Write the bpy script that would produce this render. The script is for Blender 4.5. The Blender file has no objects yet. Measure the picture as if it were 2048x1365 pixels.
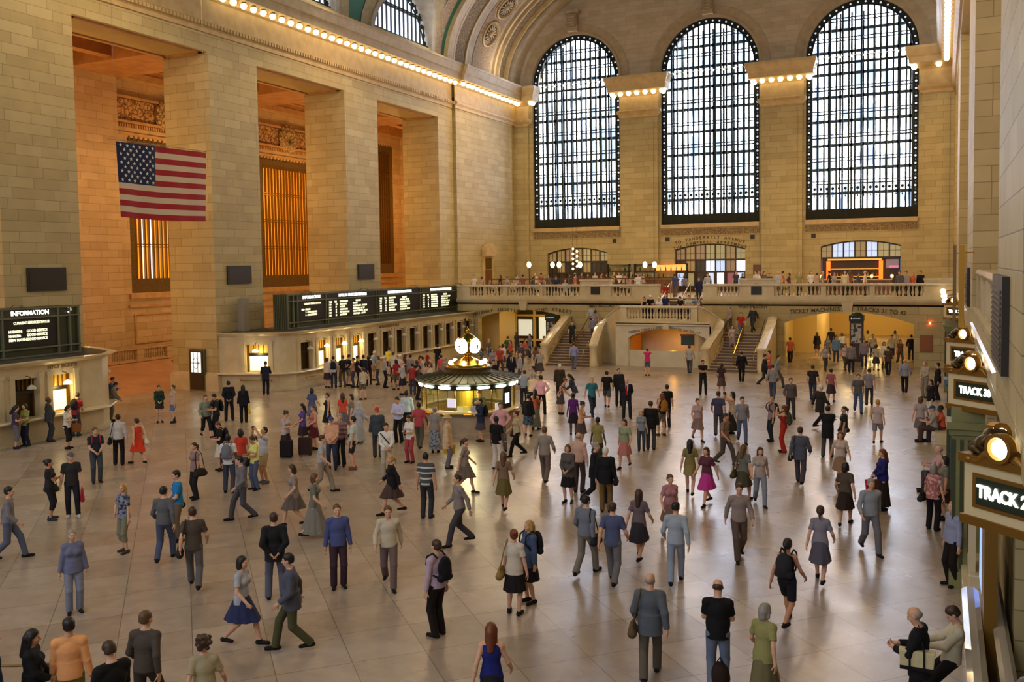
import bpy, math, random
import numpy as np
from math import pi, sin, cos, sqrt, radians, atan2
from mathutils import Vector, Matrix
random.seed(7)
SC = bpy.context.scene
COL = SC.collection

# ------------------------------------------------------------------ camera
CAM_H = 6.6
YAW, PITCH, ROLL = 0.43889988, 0.05164378, -0.01417191
FPX, CX, CY = 1831.9761, 1024.0, 624.01
_f = np.array([-sin(YAW)*cos(PITCH), cos(YAW)*cos(PITCH), -sin(PITCH)])
_r = np.array([cos(YAW), sin(YAW), 0.0]); _u = np.cross(_r, _f)
RV = cos(ROLL)*_r + sin(ROLL)*_u; UV = -sin(ROLL)*_r + cos(ROLL)*_u
CAMP = np.array([0.0, 0.0, CAM_H])
def ray(x, y): return RV*(x-CX)/FPX - UV*(y-CY)/FPX + _f
def on_z(x, y, z=0.0): d = ray(x, y); return CAMP + d*(z-CAM_H)/d[2]
def on_x(x, y, X): d = ray(x, y); return CAMP + d*X/d[0]
def on_y(x, y, Y): d = ray(x, y); return CAMP + d*Y/d[1]

cam = bpy.data.cameras.new('camera'); camo = bpy.data.objects.new('camera', cam); COL.objects.link(camo)
cam.sensor_width = 36; cam.lens = FPX/2048*36; cam.shift_y = -(682.5-CY)/2048; cam.clip_end = 400; cam.clip_start = 0.1
camo.matrix_world = Matrix(((RV[0], UV[0], -_f[0], 0), (RV[1], UV[1], -_f[1], 0), (RV[2], UV[2], -_f[2], CAM_H), (0, 0, 0, 1)))
SC.camera = camo

# ------------------------------------------------------------------ materials
def srgb(h):
    if isinstance(h, str):
        h = h.lstrip('#'); c = [int(h[i:i+2], 16)/255 for i in (0, 2, 4)]
    else: c = list(h)
    return tuple(((v/12.92) if v <= 0.04045 else ((v+0.055)/1.055)**2.4) for v in c) + (1.0,)
_M = {}
def mat(name, color='#808080', rough=0.6, metal=0.0, emit=None, es=0.0, spec=0.5):
    if name in _M: return _M[name]
    m = bpy.data.materials.new(name); m.use_nodes = True
    b = m.node_tree.nodes['Principled BSDF']
    b.inputs['Base Color'].default_value = srgb(color); b.inputs['Roughness'].default_value = rough
    b.inputs['Metallic'].default_value = metal; b.inputs['Specular IOR Level'].default_value = spec
    if emit: b.inputs['Emission Color'].default_value = srgb(emit); b.inputs['Emission Strength'].default_value = es
    _M[name] = m; return m
def nodes(m): return m.node_tree.nodes, m.node_tree.links, m.node_tree.nodes['Principled BSDF']
def N(m, t, **k):
    n = m.node_tree.nodes.new(t)
    for a, v in k.items():
        if a in n.inputs: n.inputs[a].default_value = v
        else: setattr(n, a, v)
    return n
def noisy(name, c1, c2, scale=3.0, rough=0.6, metal=0.0, bump=0.0, detail=4, rr=None, stretch=None):
    """two colour natural variation"""
    if name in _M: return _M[name]
    m = mat(name, c1, rough, metal); nd, lk, b = nodes(m)
    tc = N(m, 'ShaderNodeTexCoord'); no = N(m, 'ShaderNodeTexNoise', Scale=scale, Detail=detail)
    src = tc.outputs['Object']
    if stretch:
        mp = N(m, 'ShaderNodeMapping'); mp.inputs['Scale'].default_value = stretch; lk.new(src, mp.inputs[0]); src = mp.outputs[0]
    lk.new(src, no.inputs['Vector'])
    r = N(m, 'ShaderNodeValToRGB'); r.color_ramp.elements[0].position = .35; r.color_ramp.elements[1].position = .65
    r.color_ramp.elements[0].color = srgb(c1); r.color_ramp.elements[1].color = srgb(c2)
    lk.new(no.outputs['Fac'], r.inputs[0]); lk.new(r.outputs[0], b.inputs['Base Color'])
    if bump:
        bp = N(m, 'ShaderNodeBump', Strength=bump, Distance=.05); lk.new(no.outputs['Fac'], bp.inputs['Height']); lk.new(bp.outputs[0], b.inputs['Normal'])
    return m
def ashlar(name, c1, c2, mortar, bw=1.25, bh=0.46, rough=0.55, msize=0.012):
    """coursed stone: joints read from world position, whichever way the wall faces"""
    m = mat(name, c1, rough); nd, lk, b = nodes(m)
    g = N(m, 'ShaderNodeNewGeometry'); sp = N(m, 'ShaderNodeSeparateXYZ'); lk.new(g.outputs['Position'], sp.inputs[0])
    sn = N(m, 'ShaderNodeSeparateXYZ'); lk.new(g.outputs['True Normal'], sn.inputs[0])
    ab = N(m, 'ShaderNodeMath', operation='ABSOLUTE'); lk.new(sn.outputs[0], ab.inputs[0])
    gt = N(m, 'ShaderNodeMath', operation='GREATER_THAN'); lk.new(ab.outputs[0], gt.inputs[0]); gt.inputs[1].default_value = .6
    mx = N(m, 'ShaderNodeMix'); mx.data_type = 'FLOAT'
    lk.new(gt.outputs[0], mx.inputs[0]); lk.new(sp.outputs[0], mx.inputs[2]); lk.new(sp.outputs[1], mx.inputs[3])
    cb = N(m, 'ShaderNodeCombineXYZ'); lk.new(mx.outputs[0], cb.inputs[0]); lk.new(sp.outputs[2], cb.inputs[1])
    br = N(m, 'ShaderNodeTexBrick'); lk.new(cb.outputs[0], br.inputs['Vector'])
    br.inputs['Scale'].default_value = 1.0; br.inputs['Brick Width'].default_value = bw; br.inputs['Row Height'].default_value = bh
    br.inputs['Mortar Size'].default_value = msize; br.inputs['Mortar Smooth'].default_value = .3; br.inputs['Bias'].default_value = 0
    br.inputs['Color1'].default_value = srgb(c1); br.inputs['Color2'].default_value = srgb(c2); br.inputs['Mortar'].default_value = srgb(mortar)
    br.squash = 1.6; br.squash_frequency = 3; br.offset = .37
    no = N(m, 'ShaderNodeTexNoise', Scale=1.1, Detail=6); lk.new(g.outputs['Position'], no.inputs['Vector'])
    mr = N(m, 'ShaderNodeMapRange'); mr.inputs['To Min'].default_value = .82; mr.inputs['To Max'].default_value = 1.15; lk.new(no.outputs['Fac'], mr.inputs['Value'])
    ml = N(m, 'ShaderNodeMix'); ml.data_type = 'RGBA'; ml.blend_type = 'MULTIPLY'; ml.inputs[0].default_value = 1
    lk.new(br.outputs['Color'], ml.inputs[6]); lk.new(mr.outputs[0], ml.inputs[7]); lk.new(ml.outputs[2], b.inputs['Base Color'])
    bp = N(m, 'ShaderNodeBump', Strength=.5, Distance=.02); bp.invert = True; lk.new(br.outputs['Fac'], bp.inputs['Height']); lk.new(bp.outputs[0], b.inputs['Normal'])
    return m
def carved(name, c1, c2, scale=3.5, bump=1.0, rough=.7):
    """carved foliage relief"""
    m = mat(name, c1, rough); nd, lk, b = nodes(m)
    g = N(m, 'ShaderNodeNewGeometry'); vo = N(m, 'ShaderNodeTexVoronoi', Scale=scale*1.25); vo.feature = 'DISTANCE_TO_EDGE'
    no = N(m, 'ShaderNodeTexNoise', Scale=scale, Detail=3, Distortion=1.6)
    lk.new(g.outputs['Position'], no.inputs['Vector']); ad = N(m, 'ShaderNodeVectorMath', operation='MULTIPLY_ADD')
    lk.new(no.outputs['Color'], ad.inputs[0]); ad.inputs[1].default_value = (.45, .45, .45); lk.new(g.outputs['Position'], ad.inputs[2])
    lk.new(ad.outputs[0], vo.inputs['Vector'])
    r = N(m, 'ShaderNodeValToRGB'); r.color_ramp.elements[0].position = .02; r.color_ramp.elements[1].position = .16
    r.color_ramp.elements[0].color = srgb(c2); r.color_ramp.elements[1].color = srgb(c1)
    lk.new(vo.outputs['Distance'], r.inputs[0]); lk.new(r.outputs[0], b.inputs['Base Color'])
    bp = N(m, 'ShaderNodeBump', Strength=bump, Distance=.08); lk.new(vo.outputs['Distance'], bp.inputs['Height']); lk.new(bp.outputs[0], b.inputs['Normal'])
    return m

# ------------------------------------------------------------------ mesh builder
class MB:
    def __init__(s): s.v = []; s.f = []; s.m = []; s.cm = 0
    def _add(s, vs, fs):
        o = len(s.v); s.v += [tuple(map(float, p)) for p in vs]; s.f += [tuple(i+o for i in q) for q in fs]; s.m += [s.cm]*len(fs); return s
    def box(s, x0, x1, y0, y1, z0, z1):
        return s._add([(x0,y0,z0),(x1,y0,z0),(x1,y1,z0),(x0,y1,z0),(x0,y0,z1),(x1,y0,z1),(x1,y1,z1),(x0,y1,z1)],
                      [(0,3,2,1),(4,5,6,7),(0,1,5,4),(1,2,6,5),(2,3,7,6),(3,0,4,7)])
    def bar(s, a, b, w, h=None):
        h = h or w; a = Vector(a); b = Vector(b); d = (b-a).normalized(); up = Vector((0,0,1)) if abs(d.z) < .95 else Vector((1,0,0))
        r = d.cross(up).normalized()*w/2; u = r.cross(d).normalized()*h/2
        vs = [a-r-u, a+r-u, a+r+u, a-r+u, b-r-u, b+r-u, b+r+u, b-r+u]
        return s._add(vs, [(0,3,2,1),(4,5,6,7),(0,1,5,4),(1,2,6,5),(2,3,7,6),(3,0,4,7)])
    def tube(s, pts, r, seg=8, cap=True):
        pts = [Vector(p) for p in pts]; n = len(pts); rr = r if isinstance(r, (list, tuple)) else [r]*n
        vs = []; prev = None
        for i, p in enumerate(pts):
            d = (pts[min(i+1, n-1)]-pts[max(i-1, 0)]).normalized()
            if prev is None: up = Vector((0,0,1)) if abs(d.z) < .9 else Vector((1,0,0)); a = d.cross(up).normalized()
            else: a = (prev - d*prev.dot(d)).normalized()
            prev = a; b = d.cross(a)
            vs += [p + (a*cos(2*pi*k/seg)+b*sin(2*pi*k/seg))*rr[i] for k in range(seg)]
        fs = [(i*seg+k, i*seg+(k+1) % seg, (i+1)*seg+(k+1) % seg, (i+1)*seg+k) for i in range(n-1) for k in range(seg)]
        if cap: fs += [tuple(range(seg))[::-1], tuple((n-1)*seg+k for k in range(seg))]
        return s._add(vs, fs)
    def lathe(s, prof, c=(0,0,0), seg=24, a0=0.0, a1=2*pi, sx=1, sy=1):
        full = abs(a1-a0-2*pi) < 1e-6; ns = seg if full else seg+1; vs = []
        for r, z in prof:
            for k in range(ns):
                a = a0+(a1-a0)*k/seg; vs.append((c[0]+r*cos(a)*sx, c[1]+r*sin(a)*sy, c[2]+z))
        fs = []
        for i in range(len(prof)-1):
            for k in range(seg):
                k2 = (k+1) % ns if full else k+1
                fs.append((i*ns+k, i*ns+k2, (i+1)*ns+k2, (i+1)*ns+k))
        return s._add(vs, fs)
    def sphere(s, c, r, seg=12, rings=8):
        r = r if isinstance(r, (tuple, list)) else (r, r, r)
        vs = [(c[0], c[1], c[2]-r[2])]
        for i in range(1, rings):
            t = -pi/2+pi*i/rings
            vs += [(c[0]+r[0]*cos(t)*cos(2*pi*k/seg), c[1]+r[1]*cos(t)*sin(2*pi*k/seg), c[2]+r[2]*sin(t)) for k in range(seg)]
        vs.append((c[0], c[1], c[2]+r[2])); L = len(vs)-1
        fs = [(0, 1+(k+1) % seg, 1+k) for k in range(seg)]
        for i in range(rings-2): fs += [(1+i*seg+k, 1+i*seg+(k+1) % seg, 1+(i+1)*seg+(k+1) % seg, 1+(i+1)*seg+k) for k in range(seg)]
        fs += [(1+(rings-2)*seg+k, 1+(rings-2)*seg+(k+1) % seg, L) for k in range(seg)]
        return s._add(vs, fs)
    def extrude(s, poly, fn, t0, t1, cap=True):
        """poly of 2d points, fn(u,v,t)->xyz"""
        n = len(poly); vs = [fn(u, v, t0) for u, v in poly]+[fn(u, v, t1) for u, v in poly]
        fs = [(k, (k+1) % n, n+(k+1) % n, n+k) for k in range(n)]
        if cap: fs += [tuple(range(n))[::-1], tuple(range(n, 2*n))]
        return s._add(vs, fs)
    def path_wall(s, pts, prof):
        """sweep profile [(offset_right, z)] along plan path [(x,y,dz)]"""
        n = len(pts); P = [Vector((p[0], p[1])) for p in pts]; m = len(prof); vs = []
        for i in range(n):
            a = P[max(i-1, 0)]; b = P[min(i+1, n-1)]; d = (b-a).normalized(); nrm = Vector((d.y, -d.x))
            if 0 < i < n-1:
                d1 = (P[i]-P[i-1]).normalized(); n1 = Vector((d1.y, -d1.x)); c_ = max(.4, nrm.dot(n1)); nrm = nrm/c_
            dz = pts[i][2] if len(pts[i]) > 2 else 0
            vs += [(P[i].x+nrm.x*o, P[i].y+nrm.y*o, z+dz) for o, z in prof]
        fs = [(i*m+k, (i+1)*m+k, (i+1)*m+(k+1) % m, i*m+(k+1) % m) for i in range(n-1) for k in range(m)]
        fs += [tuple(range(m)), tuple((n-1)*m+k for k in range(m))[::-1]]
        return s._add(vs, fs)
    def build(s, name, mats, parent=None, smooth=False, origin=None, bevel=0):
        if origin is None and parent is not None and not getattr(s, 'local', False):
            origin = parent_world(parent)
        v = s.v
        if origin is not None: v = [(p[0]-origin[0], p[1]-origin[1], p[2]-origin[2]) for p in v]
        me = bpy.data.meshes.new(name); me.from_pydata(v, [], s.f)
        for mm in (mats if isinstance(mats, (list, tuple)) else [mats]): me.materials.append(mm)
        if any(s.m): me.polygons.foreach_set('material_index', s.m)
        if smooth: me.polygons.foreach_set('use_smooth', [True]*len(me.polygons))
        me.update()
        o = bpy.data.objects.new(name, me); COL.objects.link(o)
        if parent is not None: o.parent = parent
        elif origin is not None: o.location = origin
        if smooth == 'auto':
            md = o.modifiers.new('es', 'EDGE_SPLIT'); md.split_angle = radians(35)
        if bevel:
            md = o.modifiers.new('bv', 'BEVEL'); md.width = bevel; md.segments = 2; md.limit_method = 'ANGLE'
        return o
def islands(mb):
    par = list(range(len(mb.v)))
    def fd(a):
        while par[a] != a: par[a] = par[par[a]]; a = par[a]
        return a
    for f in mb.f:
        r = fd(f[0])
        for q in f[1:]: par[fd(q)] = r
    g = {}
    for f in mb.f: g.setdefault(fd(f[0]), []).append(f)
    out = []
    for fs in g.values():
        ids = sorted({i for f in fs for i in f}); mp = {i: k for k, i in enumerate(ids)}; m = MB(); m.v = [mb.v[i] for i in ids]; m.f = [tuple(mp[i] for i in f) for f in fs]; m.m = [0]*len(fs)
        if getattr(mb, 'local', False): m.local = True
        out.append(m)
    return out
def build_each(mb, name, mats, parent=None, smooth=False):
    return [m.build(name, mats, parent, smooth) for m in islands(mb)]
def parent_world(p):
    v = Vector((0,0,0))
    while p is not None: v += Vector(p.location); p = p.parent
    return v
def tag(o, label=None, cat=None, group=None, kind=None):
    if label: o['label'] = label
    if cat: o['category'] = cat
    if group: o['group'] = group
    if kind: o['kind'] = kind
    return o
def thing(name, label, cat, loc=(0,0,0), rz=0.0, group=None):
    o = bpy.data.objects.new(name, None); COL.objects.link(o); o.location = loc; o.rotation_euler = (0,0,rz); o.empty_display_size = .2
    return tag(o, label, cat, group)
def L():
    m = MB(); m.local = True; return m
def struct(name, mb, m, parent=None, smooth=False):
    o = mb.build(name, m, parent, smooth)
    if parent is None: o['kind'] = 'structure'
    return o
def copy_tree(o, parent=None):
    c = o.copy(); COL.objects.link(c); c.parent = parent
    for ch in list(o.children): copy_tree(ch, c)
    return c
_TX = {}
def text_geo(body, size, extrude=0.01, bold=0.0, align='CENTER'):
    cu = bpy.data.curves.new('lettering', 'FONT'); cu.body = body; cu.size = size; cu.extrude = extrude; cu.offset = bold; cu.align_x = align; cu.align_y = 'CENTER'; cu.resolution_u = 3
    ob = bpy.data.objects.new('lettering', cu); COL.objects.link(ob); bpy.context.view_layer.update()
    me = bpy.data.meshes.new_from_object(ob.evaluated_get(bpy.context.evaluated_depsgraph_get()))
    vs = [v.co.copy() for v in me.vertices]; fs = [tuple(p.vertices) for p in me.polygons]
    bpy.data.objects.remove(ob); bpy.data.meshes.remove(me); bpy.data.curves.remove(cu)
    return vs, fs
def add_text(mb, body, size, o, ax, ay, extrude=.01, bold=0.0, align='CENTER', sx=1.0):
    """flat lettering at o, running along ax, upright along ay"""
    vs, fs = text_geo(body, size, extrude, bold, align); ax = Vector(ax); ay = Vector(ay); az = ax.cross(ay); o = Vector(o)
    mb._add([o+ax*v.x*sx+ay*v.y+az*v.z for v in vs], fs)
def arc_text(mb, body, size, c, R, ax, ay, extrude=.01, bold=0.0, step=None):
    """lettering along a circle of radius R about c; middle letter at top"""
    ax = Vector(ax); ay = Vector(ay); c = Vector(c); step = step or size*.78
    tot = len(body); 
    for i, ch in enumerate(body):
        if ch == ' ': continue
        a = (i-(tot-1)/2)*step/R; d = ax*sin(a)+ay*cos(a); t = ax*cos(a)-ay*sin(a)
        add_text(mb, ch, size, c+d*R, t, d, extrude, bold)
# ------------------------------------------------------------------ palette
STONE = ashlar('caen_stone', '#b9aa7c', '#aa996a', '#8a7a52', rough=.6)
STONE_W = ashlar('passage_stone', '#c6ab82', '#b69a6e', '#907650', rough=.6)
STONE_S = mat('smooth_stone', '#c6ae80', .5)
noisy('moulded_stone', '#c4ab7c', '#b59b6b', 2.0, .5)
MOULD = _M['moulded_stone']
VSTONE = ashlar('vault_stone', '#b8aa94', '#ab9c84', '#8d7d66', bw=1.1, bh=.4, rough=.7, msize=.006)
MARB = noisy('botticino_marble', '#d2c4a2', '#c4b38c', 1.5, .28)
MARB2 = noisy('polished_marble_cap', '#ddd2bb', '#cdbfa2', 2.5, .12)
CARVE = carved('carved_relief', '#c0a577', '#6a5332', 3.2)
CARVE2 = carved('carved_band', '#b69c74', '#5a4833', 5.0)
TEAL = noisy('teal_plaster', '#3d7466', '#356a5d', .8, .8)
IRON = mat('dark_iron', '#232a28', .45, .6)
IRONL = mat('grey_iron', '#47545a', .45, .5)
BRONZE = mat('gilded_bronze', '#7a5c1e', .35, .8)
BRONZE_D = carved('bronze_scroll', '#8a6a26', '#2c2110', 9.0, .8, .4)
IRON_SC = carved('iron_scroll', '#3b4038', '#141816', 9.0, .8, .5)
GLASSD = mat('daylit_glass', '#dfe9f5', .3, emit='#dce8ff', es=2.6)
AMBER = mat('amber_lit_glass', '#e0a040', .4, emit='#ff9a24', es=1.05)
BULB = mat('warm_bulb', '#fff3d0', .3, emit='#ffe0a0', es=5.5)
GOLD = mat('polished_brass', '#b8923a', .22, 1.0)
GOLDP = mat('gold_paint', '#a8812e', .4, .5)
DARKP = mat('black_enamel', '#14120f', .4)
PLQ = mat('dark_plaque', '#1d1814', .5)
CREAM = mat('cream_enamel', '#cfc096', .5)
WOOD = noisy('brown_wood', '#7a4a20', '#5f3716', 3.0, .45, stretch=(1, 1, .15))

# floor: large pinkish marble slabs, polished
def floor_mat():
    m = mat('tennessee_marble', '#a89584', .24); nd, lk, b = nodes(m)
    g = N(m, 'ShaderNodeNewGeometry'); br = N(m, 'ShaderNodeTexBrick'); mp = N(m, 'ShaderNodeMapping'); mp.inputs['Rotation'].default_value = (0, 0, pi/4)
    lk.new(g.outputs['Position'], mp.inputs[0]); lk.new(mp.outputs[0], br.inputs['Vector'])
    br.inputs['Scale'].default_value = 1; br.inputs['Brick Width'].default_value = 1.25; br.inputs['Row Height'].default_value = 1.25; br.offset = 0
    br.inputs['Mortar Size'].default_value = .008; br.inputs['Color1'].default_value = srgb('#aa9f94'); br.inputs['Color2'].default_value = srgb('#95887c'); br.inputs['Mortar'].default_value = srgb('#6f6353')
    br.inputs['Bias'].default_value = -.1
    no = N(m, 'ShaderNodeTexNoise', Scale=2.4, Detail=5, Roughness=.6, Distortion=.2); lk.new(g.outputs['Position'], no.inputs['Vector'])
    r = N(m, 'ShaderNodeValToRGB'); r.color_ramp.elements[0].position = .3; r.color_ramp.elements[1].position = .7
    r.color_ramp.elements[0].color = (.78, .74, .71, 1); r.color_ramp.elements[1].color = (1.08, 1.07, 1.05, 1); lk.new(no.outputs['Fac'], r.inputs[0])
    ml = N(m, 'ShaderNodeMix'); ml.data_type = 'RGBA'; ml.blend_type = 'MULTIPLY'; ml.inputs[0].default_value = .8
    lk.new(br.outputs['Color'], ml.inputs[6]); lk.new(r.outputs[0], ml.inputs[7]); lk.new(ml.outputs[2], b.inputs['Base Color'])
    n2 = N(m, 'ShaderNodeTexNoise', Scale=.7, Detail=3); lk.new(g.outputs['Position'], n2.inputs['Vector'])
    mr = N(m, 'ShaderNodeMapRange'); mr.inputs['To Min'].default_value = .2; mr.inputs['To Max'].default_value = .38; lk.new(n2.outputs['Fac'], mr.inputs['Value']); lk.new(mr.outputs[0], b.inputs['Roughness'])
    return m
FLOOR = floor_mat()

XS, XN = -35.2, 0.8          # faces of the long walls
YW, YE = 76.0, -9.0          # end walls
def seg_z(u, uc, hw, zs, rise, full):
    t = max(-1, min(1, (u-uc)/hw))
    if full: return zs+rise*sqrt(max(0, 1-t*t))
    R = (hw*hw+rise*rise)/(2*rise); return zs+sqrt(max(0, R*R-(t*hw)**2))-(R-rise)
def wall_op(mb, fn, u0, u1, z0, z1, th, ops, nseg=20):
    """wall sheet with depth; ops: (ua, ub, zb, zs, rise, full)"""
    ops = sorted(ops); cur = u0
    def q(*p): 
        mb._add([fn(*c) for c in p], [tuple(range(len(p)))])
    def slab(a, b, c, d):
        if b-a > 1e-4 and d-c > 1e-4:
            q((a,c,0),(b,c,0),(b,d,0),(a,d,0)); q((a,c,th),(a,d,th),(b,d,th),(b,c,th))
    for ua, ub, zb, zs, rise, full in ops:
        slab(cur, ua, z0, z1); slab(ua, ub, z0, zb)
        q((ua,zb,0),(ua,zs,0),(ua,zs,th),(ua,zb,th)); q((ub,zb,0),(ub,zb,th),(ub,zs,th),(ub,zs,0))
        if zb > z0+1e-4: q((ua,zb,0),(ua,zb,th),(ub,zb,th),(ub,zb,0))
        if rise <= 0: slab(ua, ub, zs, z1); q((ua,zs,0),(ub,zs,0),(ub,zs,th),(ua,zs,th))
        else:
            uc, hw = (ua+ub)/2, (ub-ua)/2; us = [uc-hw*cos(pi*k/nseg) for k in range(nseg+1)]
            for a, b in zip(us, us[1:]):
                za, zb2 = seg_z(a, uc, hw, zs, rise, full), seg_z(b, uc, hw, zs, rise, full)
                q((a,za,0),(b,zb2,0),(b,z1,0),(a,z1,0)); q((a,za,th),(a,z1,th),(b,z1,th),(b,zb2,th)); q((a,za,0),(a,za,th),(b,zb2,th),(b,zb2,0))
        cur = ub
    slab(cur, u1, z0, z1)

# ------------------------------------------------------------------ floor
mb = MB(); mb.box(-38.4, 3.0, YE-1, 90, -.3, 0.0)
struct('floor', mb, FLOOR)
# the hall side border of plain stone slabs along the gates
# sloping passage floor beyond the south piers
mb = MB(); mb._add([(-38.4,10,0),(-38.4,YW,0),(-45.2,YW,1.0),(-45.2,10,1.0)], [(0,1,2,3)]); mb._add([(-45.2,10,1.0),(-45.2,YW,1.0),(-47,YW,1.0),(-47,10,1.0)], [(0,1,2,3)])
struct('floor_ramp', mb, noisy('ramp_marble', '#b98f70', '#a67c5e', 1.2, .3))

# ------------------------------------------------------------------ south wall
mb = MB()
ops = [(29.25+12.2*k-.0, 37.65+12.2*k, 0, 18.05, 0, False) for k in (-3, -2, -1, 0, 1, 2)]
wall_op(mb, lambda u, z, t: (XS-t, u, z), YE, YW, 0, 23.0, 3.2, ops)
mb.box(XS-.1, XS+.28, 64.4, 75.0, 0, 19.3)
struct('wall_left', mb, STONE)
# plinth courses at the pier feet
mb = MB()
for k in range(-2, 3):
    a, b = 37.65+12.2*(k-1), 29.25+12.2*k
    if k < 2: mb.box(XS-3.32, XS+.12, a-.12, b+.12, 0, .85); mb.box(XS-3.26, XS+.06, a-.06, b+.06, .85, 1.0)
struct('trim_1', mb, MARB)
# rear wall of the passage with its tall grilled windows
XB = -46.3
PW = [(42.2+12.2*k, 48.6+12.2*k) for k in (-2, -1, 0, 1, 2)]
mb = MB(); sills = [5.13, 5.13, 5.13, 5.13, 5.95]
PZT = [14.9, 14.9, 14.9, 14.9, 17.6]
wall_op(mb, lambda u, z, t: (XB-t, u, z), 8, 78, 0, 21, .7, [(a, b, sz, zt, 0, False) for (a, b), sz, zt in zip(PW, sills, PZT)])
for k in range(-2, 4): mb.box(XB, XB+.5, 37.7+12.2*(k-0)-.0, 41.4+12.2*k-.3, 0, 20)
mb.box(-46.3, XS-3.2, YW, YW+.5, 0, 21); mb.box(-46.3, XS-3.2, 9.5, 10, 0, 21)
struct('wall_passage', mb, STONE_W)
# panelled stone and frieze on the rear wall
mb = MB(); mc = MB(); md_ = MB()
for k, (a, b) in enumerate(PW):
    zt = PZT[k]
    mb.box(XB, XB+.18, a-.2, b+.2, sills[k]-.35, sills[k]-.05); mb.box(XB, XB+.1, a-.3, b+.3, sills[k]-.9, sills[k]-.75)
    mb.box(XB, XB+.08, a+.2, b-.2, 1.9, 2.0); mb.box(XB, XB+.08, a+.2, b-.2, 3.7, 3.8); mb.box(XB, XB+.08, a+.1, a+.2, 1.9, 3.8); mb.box(XB, XB+.08, b-.2, b-.1, 1.9, 3.8)
    if k < 4:
        mb.box(XB, XB+.15, a-1, b+1, 15.05, 15.2); mb.box(XB, XB+.4, a-1, b+1, 15.75, 15.9); mb.box(XB, XB+.3, a-1, b+1, 17.3, 17.45); mb.box(XB, XB+.5, a-1.2, b+1.2, 18.5, 18.9)
        mc.box(XB, XB+.16, a-1, b+1, 15.95, 17.25)
        for j in range(44): y = a-1+(b-a+2)*(j+.2)/44; mb.box(XB+.1, XB+.3, y, y+.1, 15.5, 15.7)
        # round cartouche in the middle of each frieze
        yc = (a+b)/2
        md_.lathe([(0,.0),(.35,.1),(.42,.32),(.55,.34),(.6,.18),(.8,.3),(.95,.22),(1.0,0)], (0,0,0), 28)
        n = 8*28; vv = md_.v[-n:]; md_.v[-n:] = [(XB+.16+p[2], yc+p[0], 16.55+p[1]) for p in vv]
        for j in range(14):
            t = 2*pi*j/14; md_.sphere((XB+.3, yc+.98*cos(t), 16.55+.98*sin(t)), (.12, .17, .17), 8, 6)
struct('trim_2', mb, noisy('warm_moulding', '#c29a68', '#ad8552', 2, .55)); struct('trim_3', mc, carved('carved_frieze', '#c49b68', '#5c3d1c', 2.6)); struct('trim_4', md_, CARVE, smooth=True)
# coffered ceiling of the passage
mb = MB(); mb.box(-47, XS, 8, 78, 19.6, 19.9)
CO = noisy('coffer_stone', '#b98a58', '#a5753f', 1.5, .7)
for k in range(-2, 4):
    a = 25.45+12.2*(k-0); mb.box(-46.3, XS-3.2, a, a+3.8, 18.4, 19.6); 
for x in (-38.9, -42.6, -46.2): mb.box(x-.35, x+.35, 8, 78, 18.6, 19.6)
for k in range(-2, 3):
    a, b = 29.25+12.2*k, 37.65+12.2*k
    for x0, x1 in ((-42.25, -39.25), (-45.85, -42.95)):
        mb.box(x0, x1, a+.3, a+.6, 19.2, 19.6); mb.box(x0, x1, b-.6, b-.3, 19.2, 19.6); mb.box(x0, x0+.3, a, b, 19.2, 19.6); mb.box(x1-.3, x1, a, b, 19.2, 19.6)
        for i in range(3):
            for j in range(6): mb.box(x0+.55+i*.7, x0+.85+i*.7, a+1.1+j*1.1, a+1.5+j*1.1, 19.5, 19.6)
    # soffit panel in the head of each opening
    mb.box(XS-2.9, XS-2.7, a, b, 17.98, 18.05); mb.box(XS-.5, XS-.3, a, b, 17.98, 18.05); mb.box(XS-2.9, XS-.3, a+.15, a+.35, 17.98, 18.05); mb.box(XS-2.9, XS-.3, b-.35, b-.15, 17.98, 18.05)
struct('ceiling_passage', mb, CO)
# windows of the passage: amber light behind gilded grilles
for k, (a, b) in enumerate(PW):
    z0, z1 = sills[k], PZT[k]
    w = tag(bpy.data.objects.new('window_%d' % (k+10), None), kind='structure'); COL.objects.link(w); w.location = (XB, a, z0)
    g = MB(); g.box(XB-.62, XB-.6, a, b, z0, z1); g.build('pane', AMBER if k != 4 else mat('dim_glass', '#7b5320', .3, emit='#9b6a2c', es=.7), w)
    if k == 2:   # the left part of this one looks through to a daylit window beyond
        g = MB()
        for (y0, y1) in ((a+.7, a+1.0), (a+1.5, a+1.75), (a+2.05, a+2.35)): g.box(XB-.58, XB-.57, y0, y1, z0+.6, z0+8.5)
        g.build('daylit_pane', GLASSD, w)
    g = MB(); nb = 15
    for j in range(nb+1): y = a+.55+(b-a-1.1)*j/nb; g.box(XB-.2, XB-.05, y-.055, y+.055, z0+.9, z1-.7)
    nz = int((z1-z0)/1.15)
    for j in range(1, nz+1):
        z = z0+.9+(z1-z0-1.6)*j/nz
        if j % 2 == 0: g.box(XB-.16, XB-.02, a+.5, b-.5, z-.04, z+.02); g.box(XB-.16, XB-.02, a+.5, b-.5, z+.12, z+.18)
    g.build('grille_bars', BRONZE, w)
    g = MB(); g.box(XB-.18, XB-.06, a, b, z0, z0+.9); g.box(XB-.18, XB-.06, a, b, z1-.7, z1); g.box(XB-.18, XB-.06, a, a+.5, z0+.9, z1-.7); g.box(XB-.18, XB-.06, b-.5, b, z0+.9, z1-.7)
    for j in range(16): g.box(XB-.1, XB+.02, a+.1+j*(b-a-.2)/16, a+.25+j*(b-a-.2)/16, z1-.1, z1+.12)
    g.build('scroll_border', BRONZE_D, w)

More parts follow.
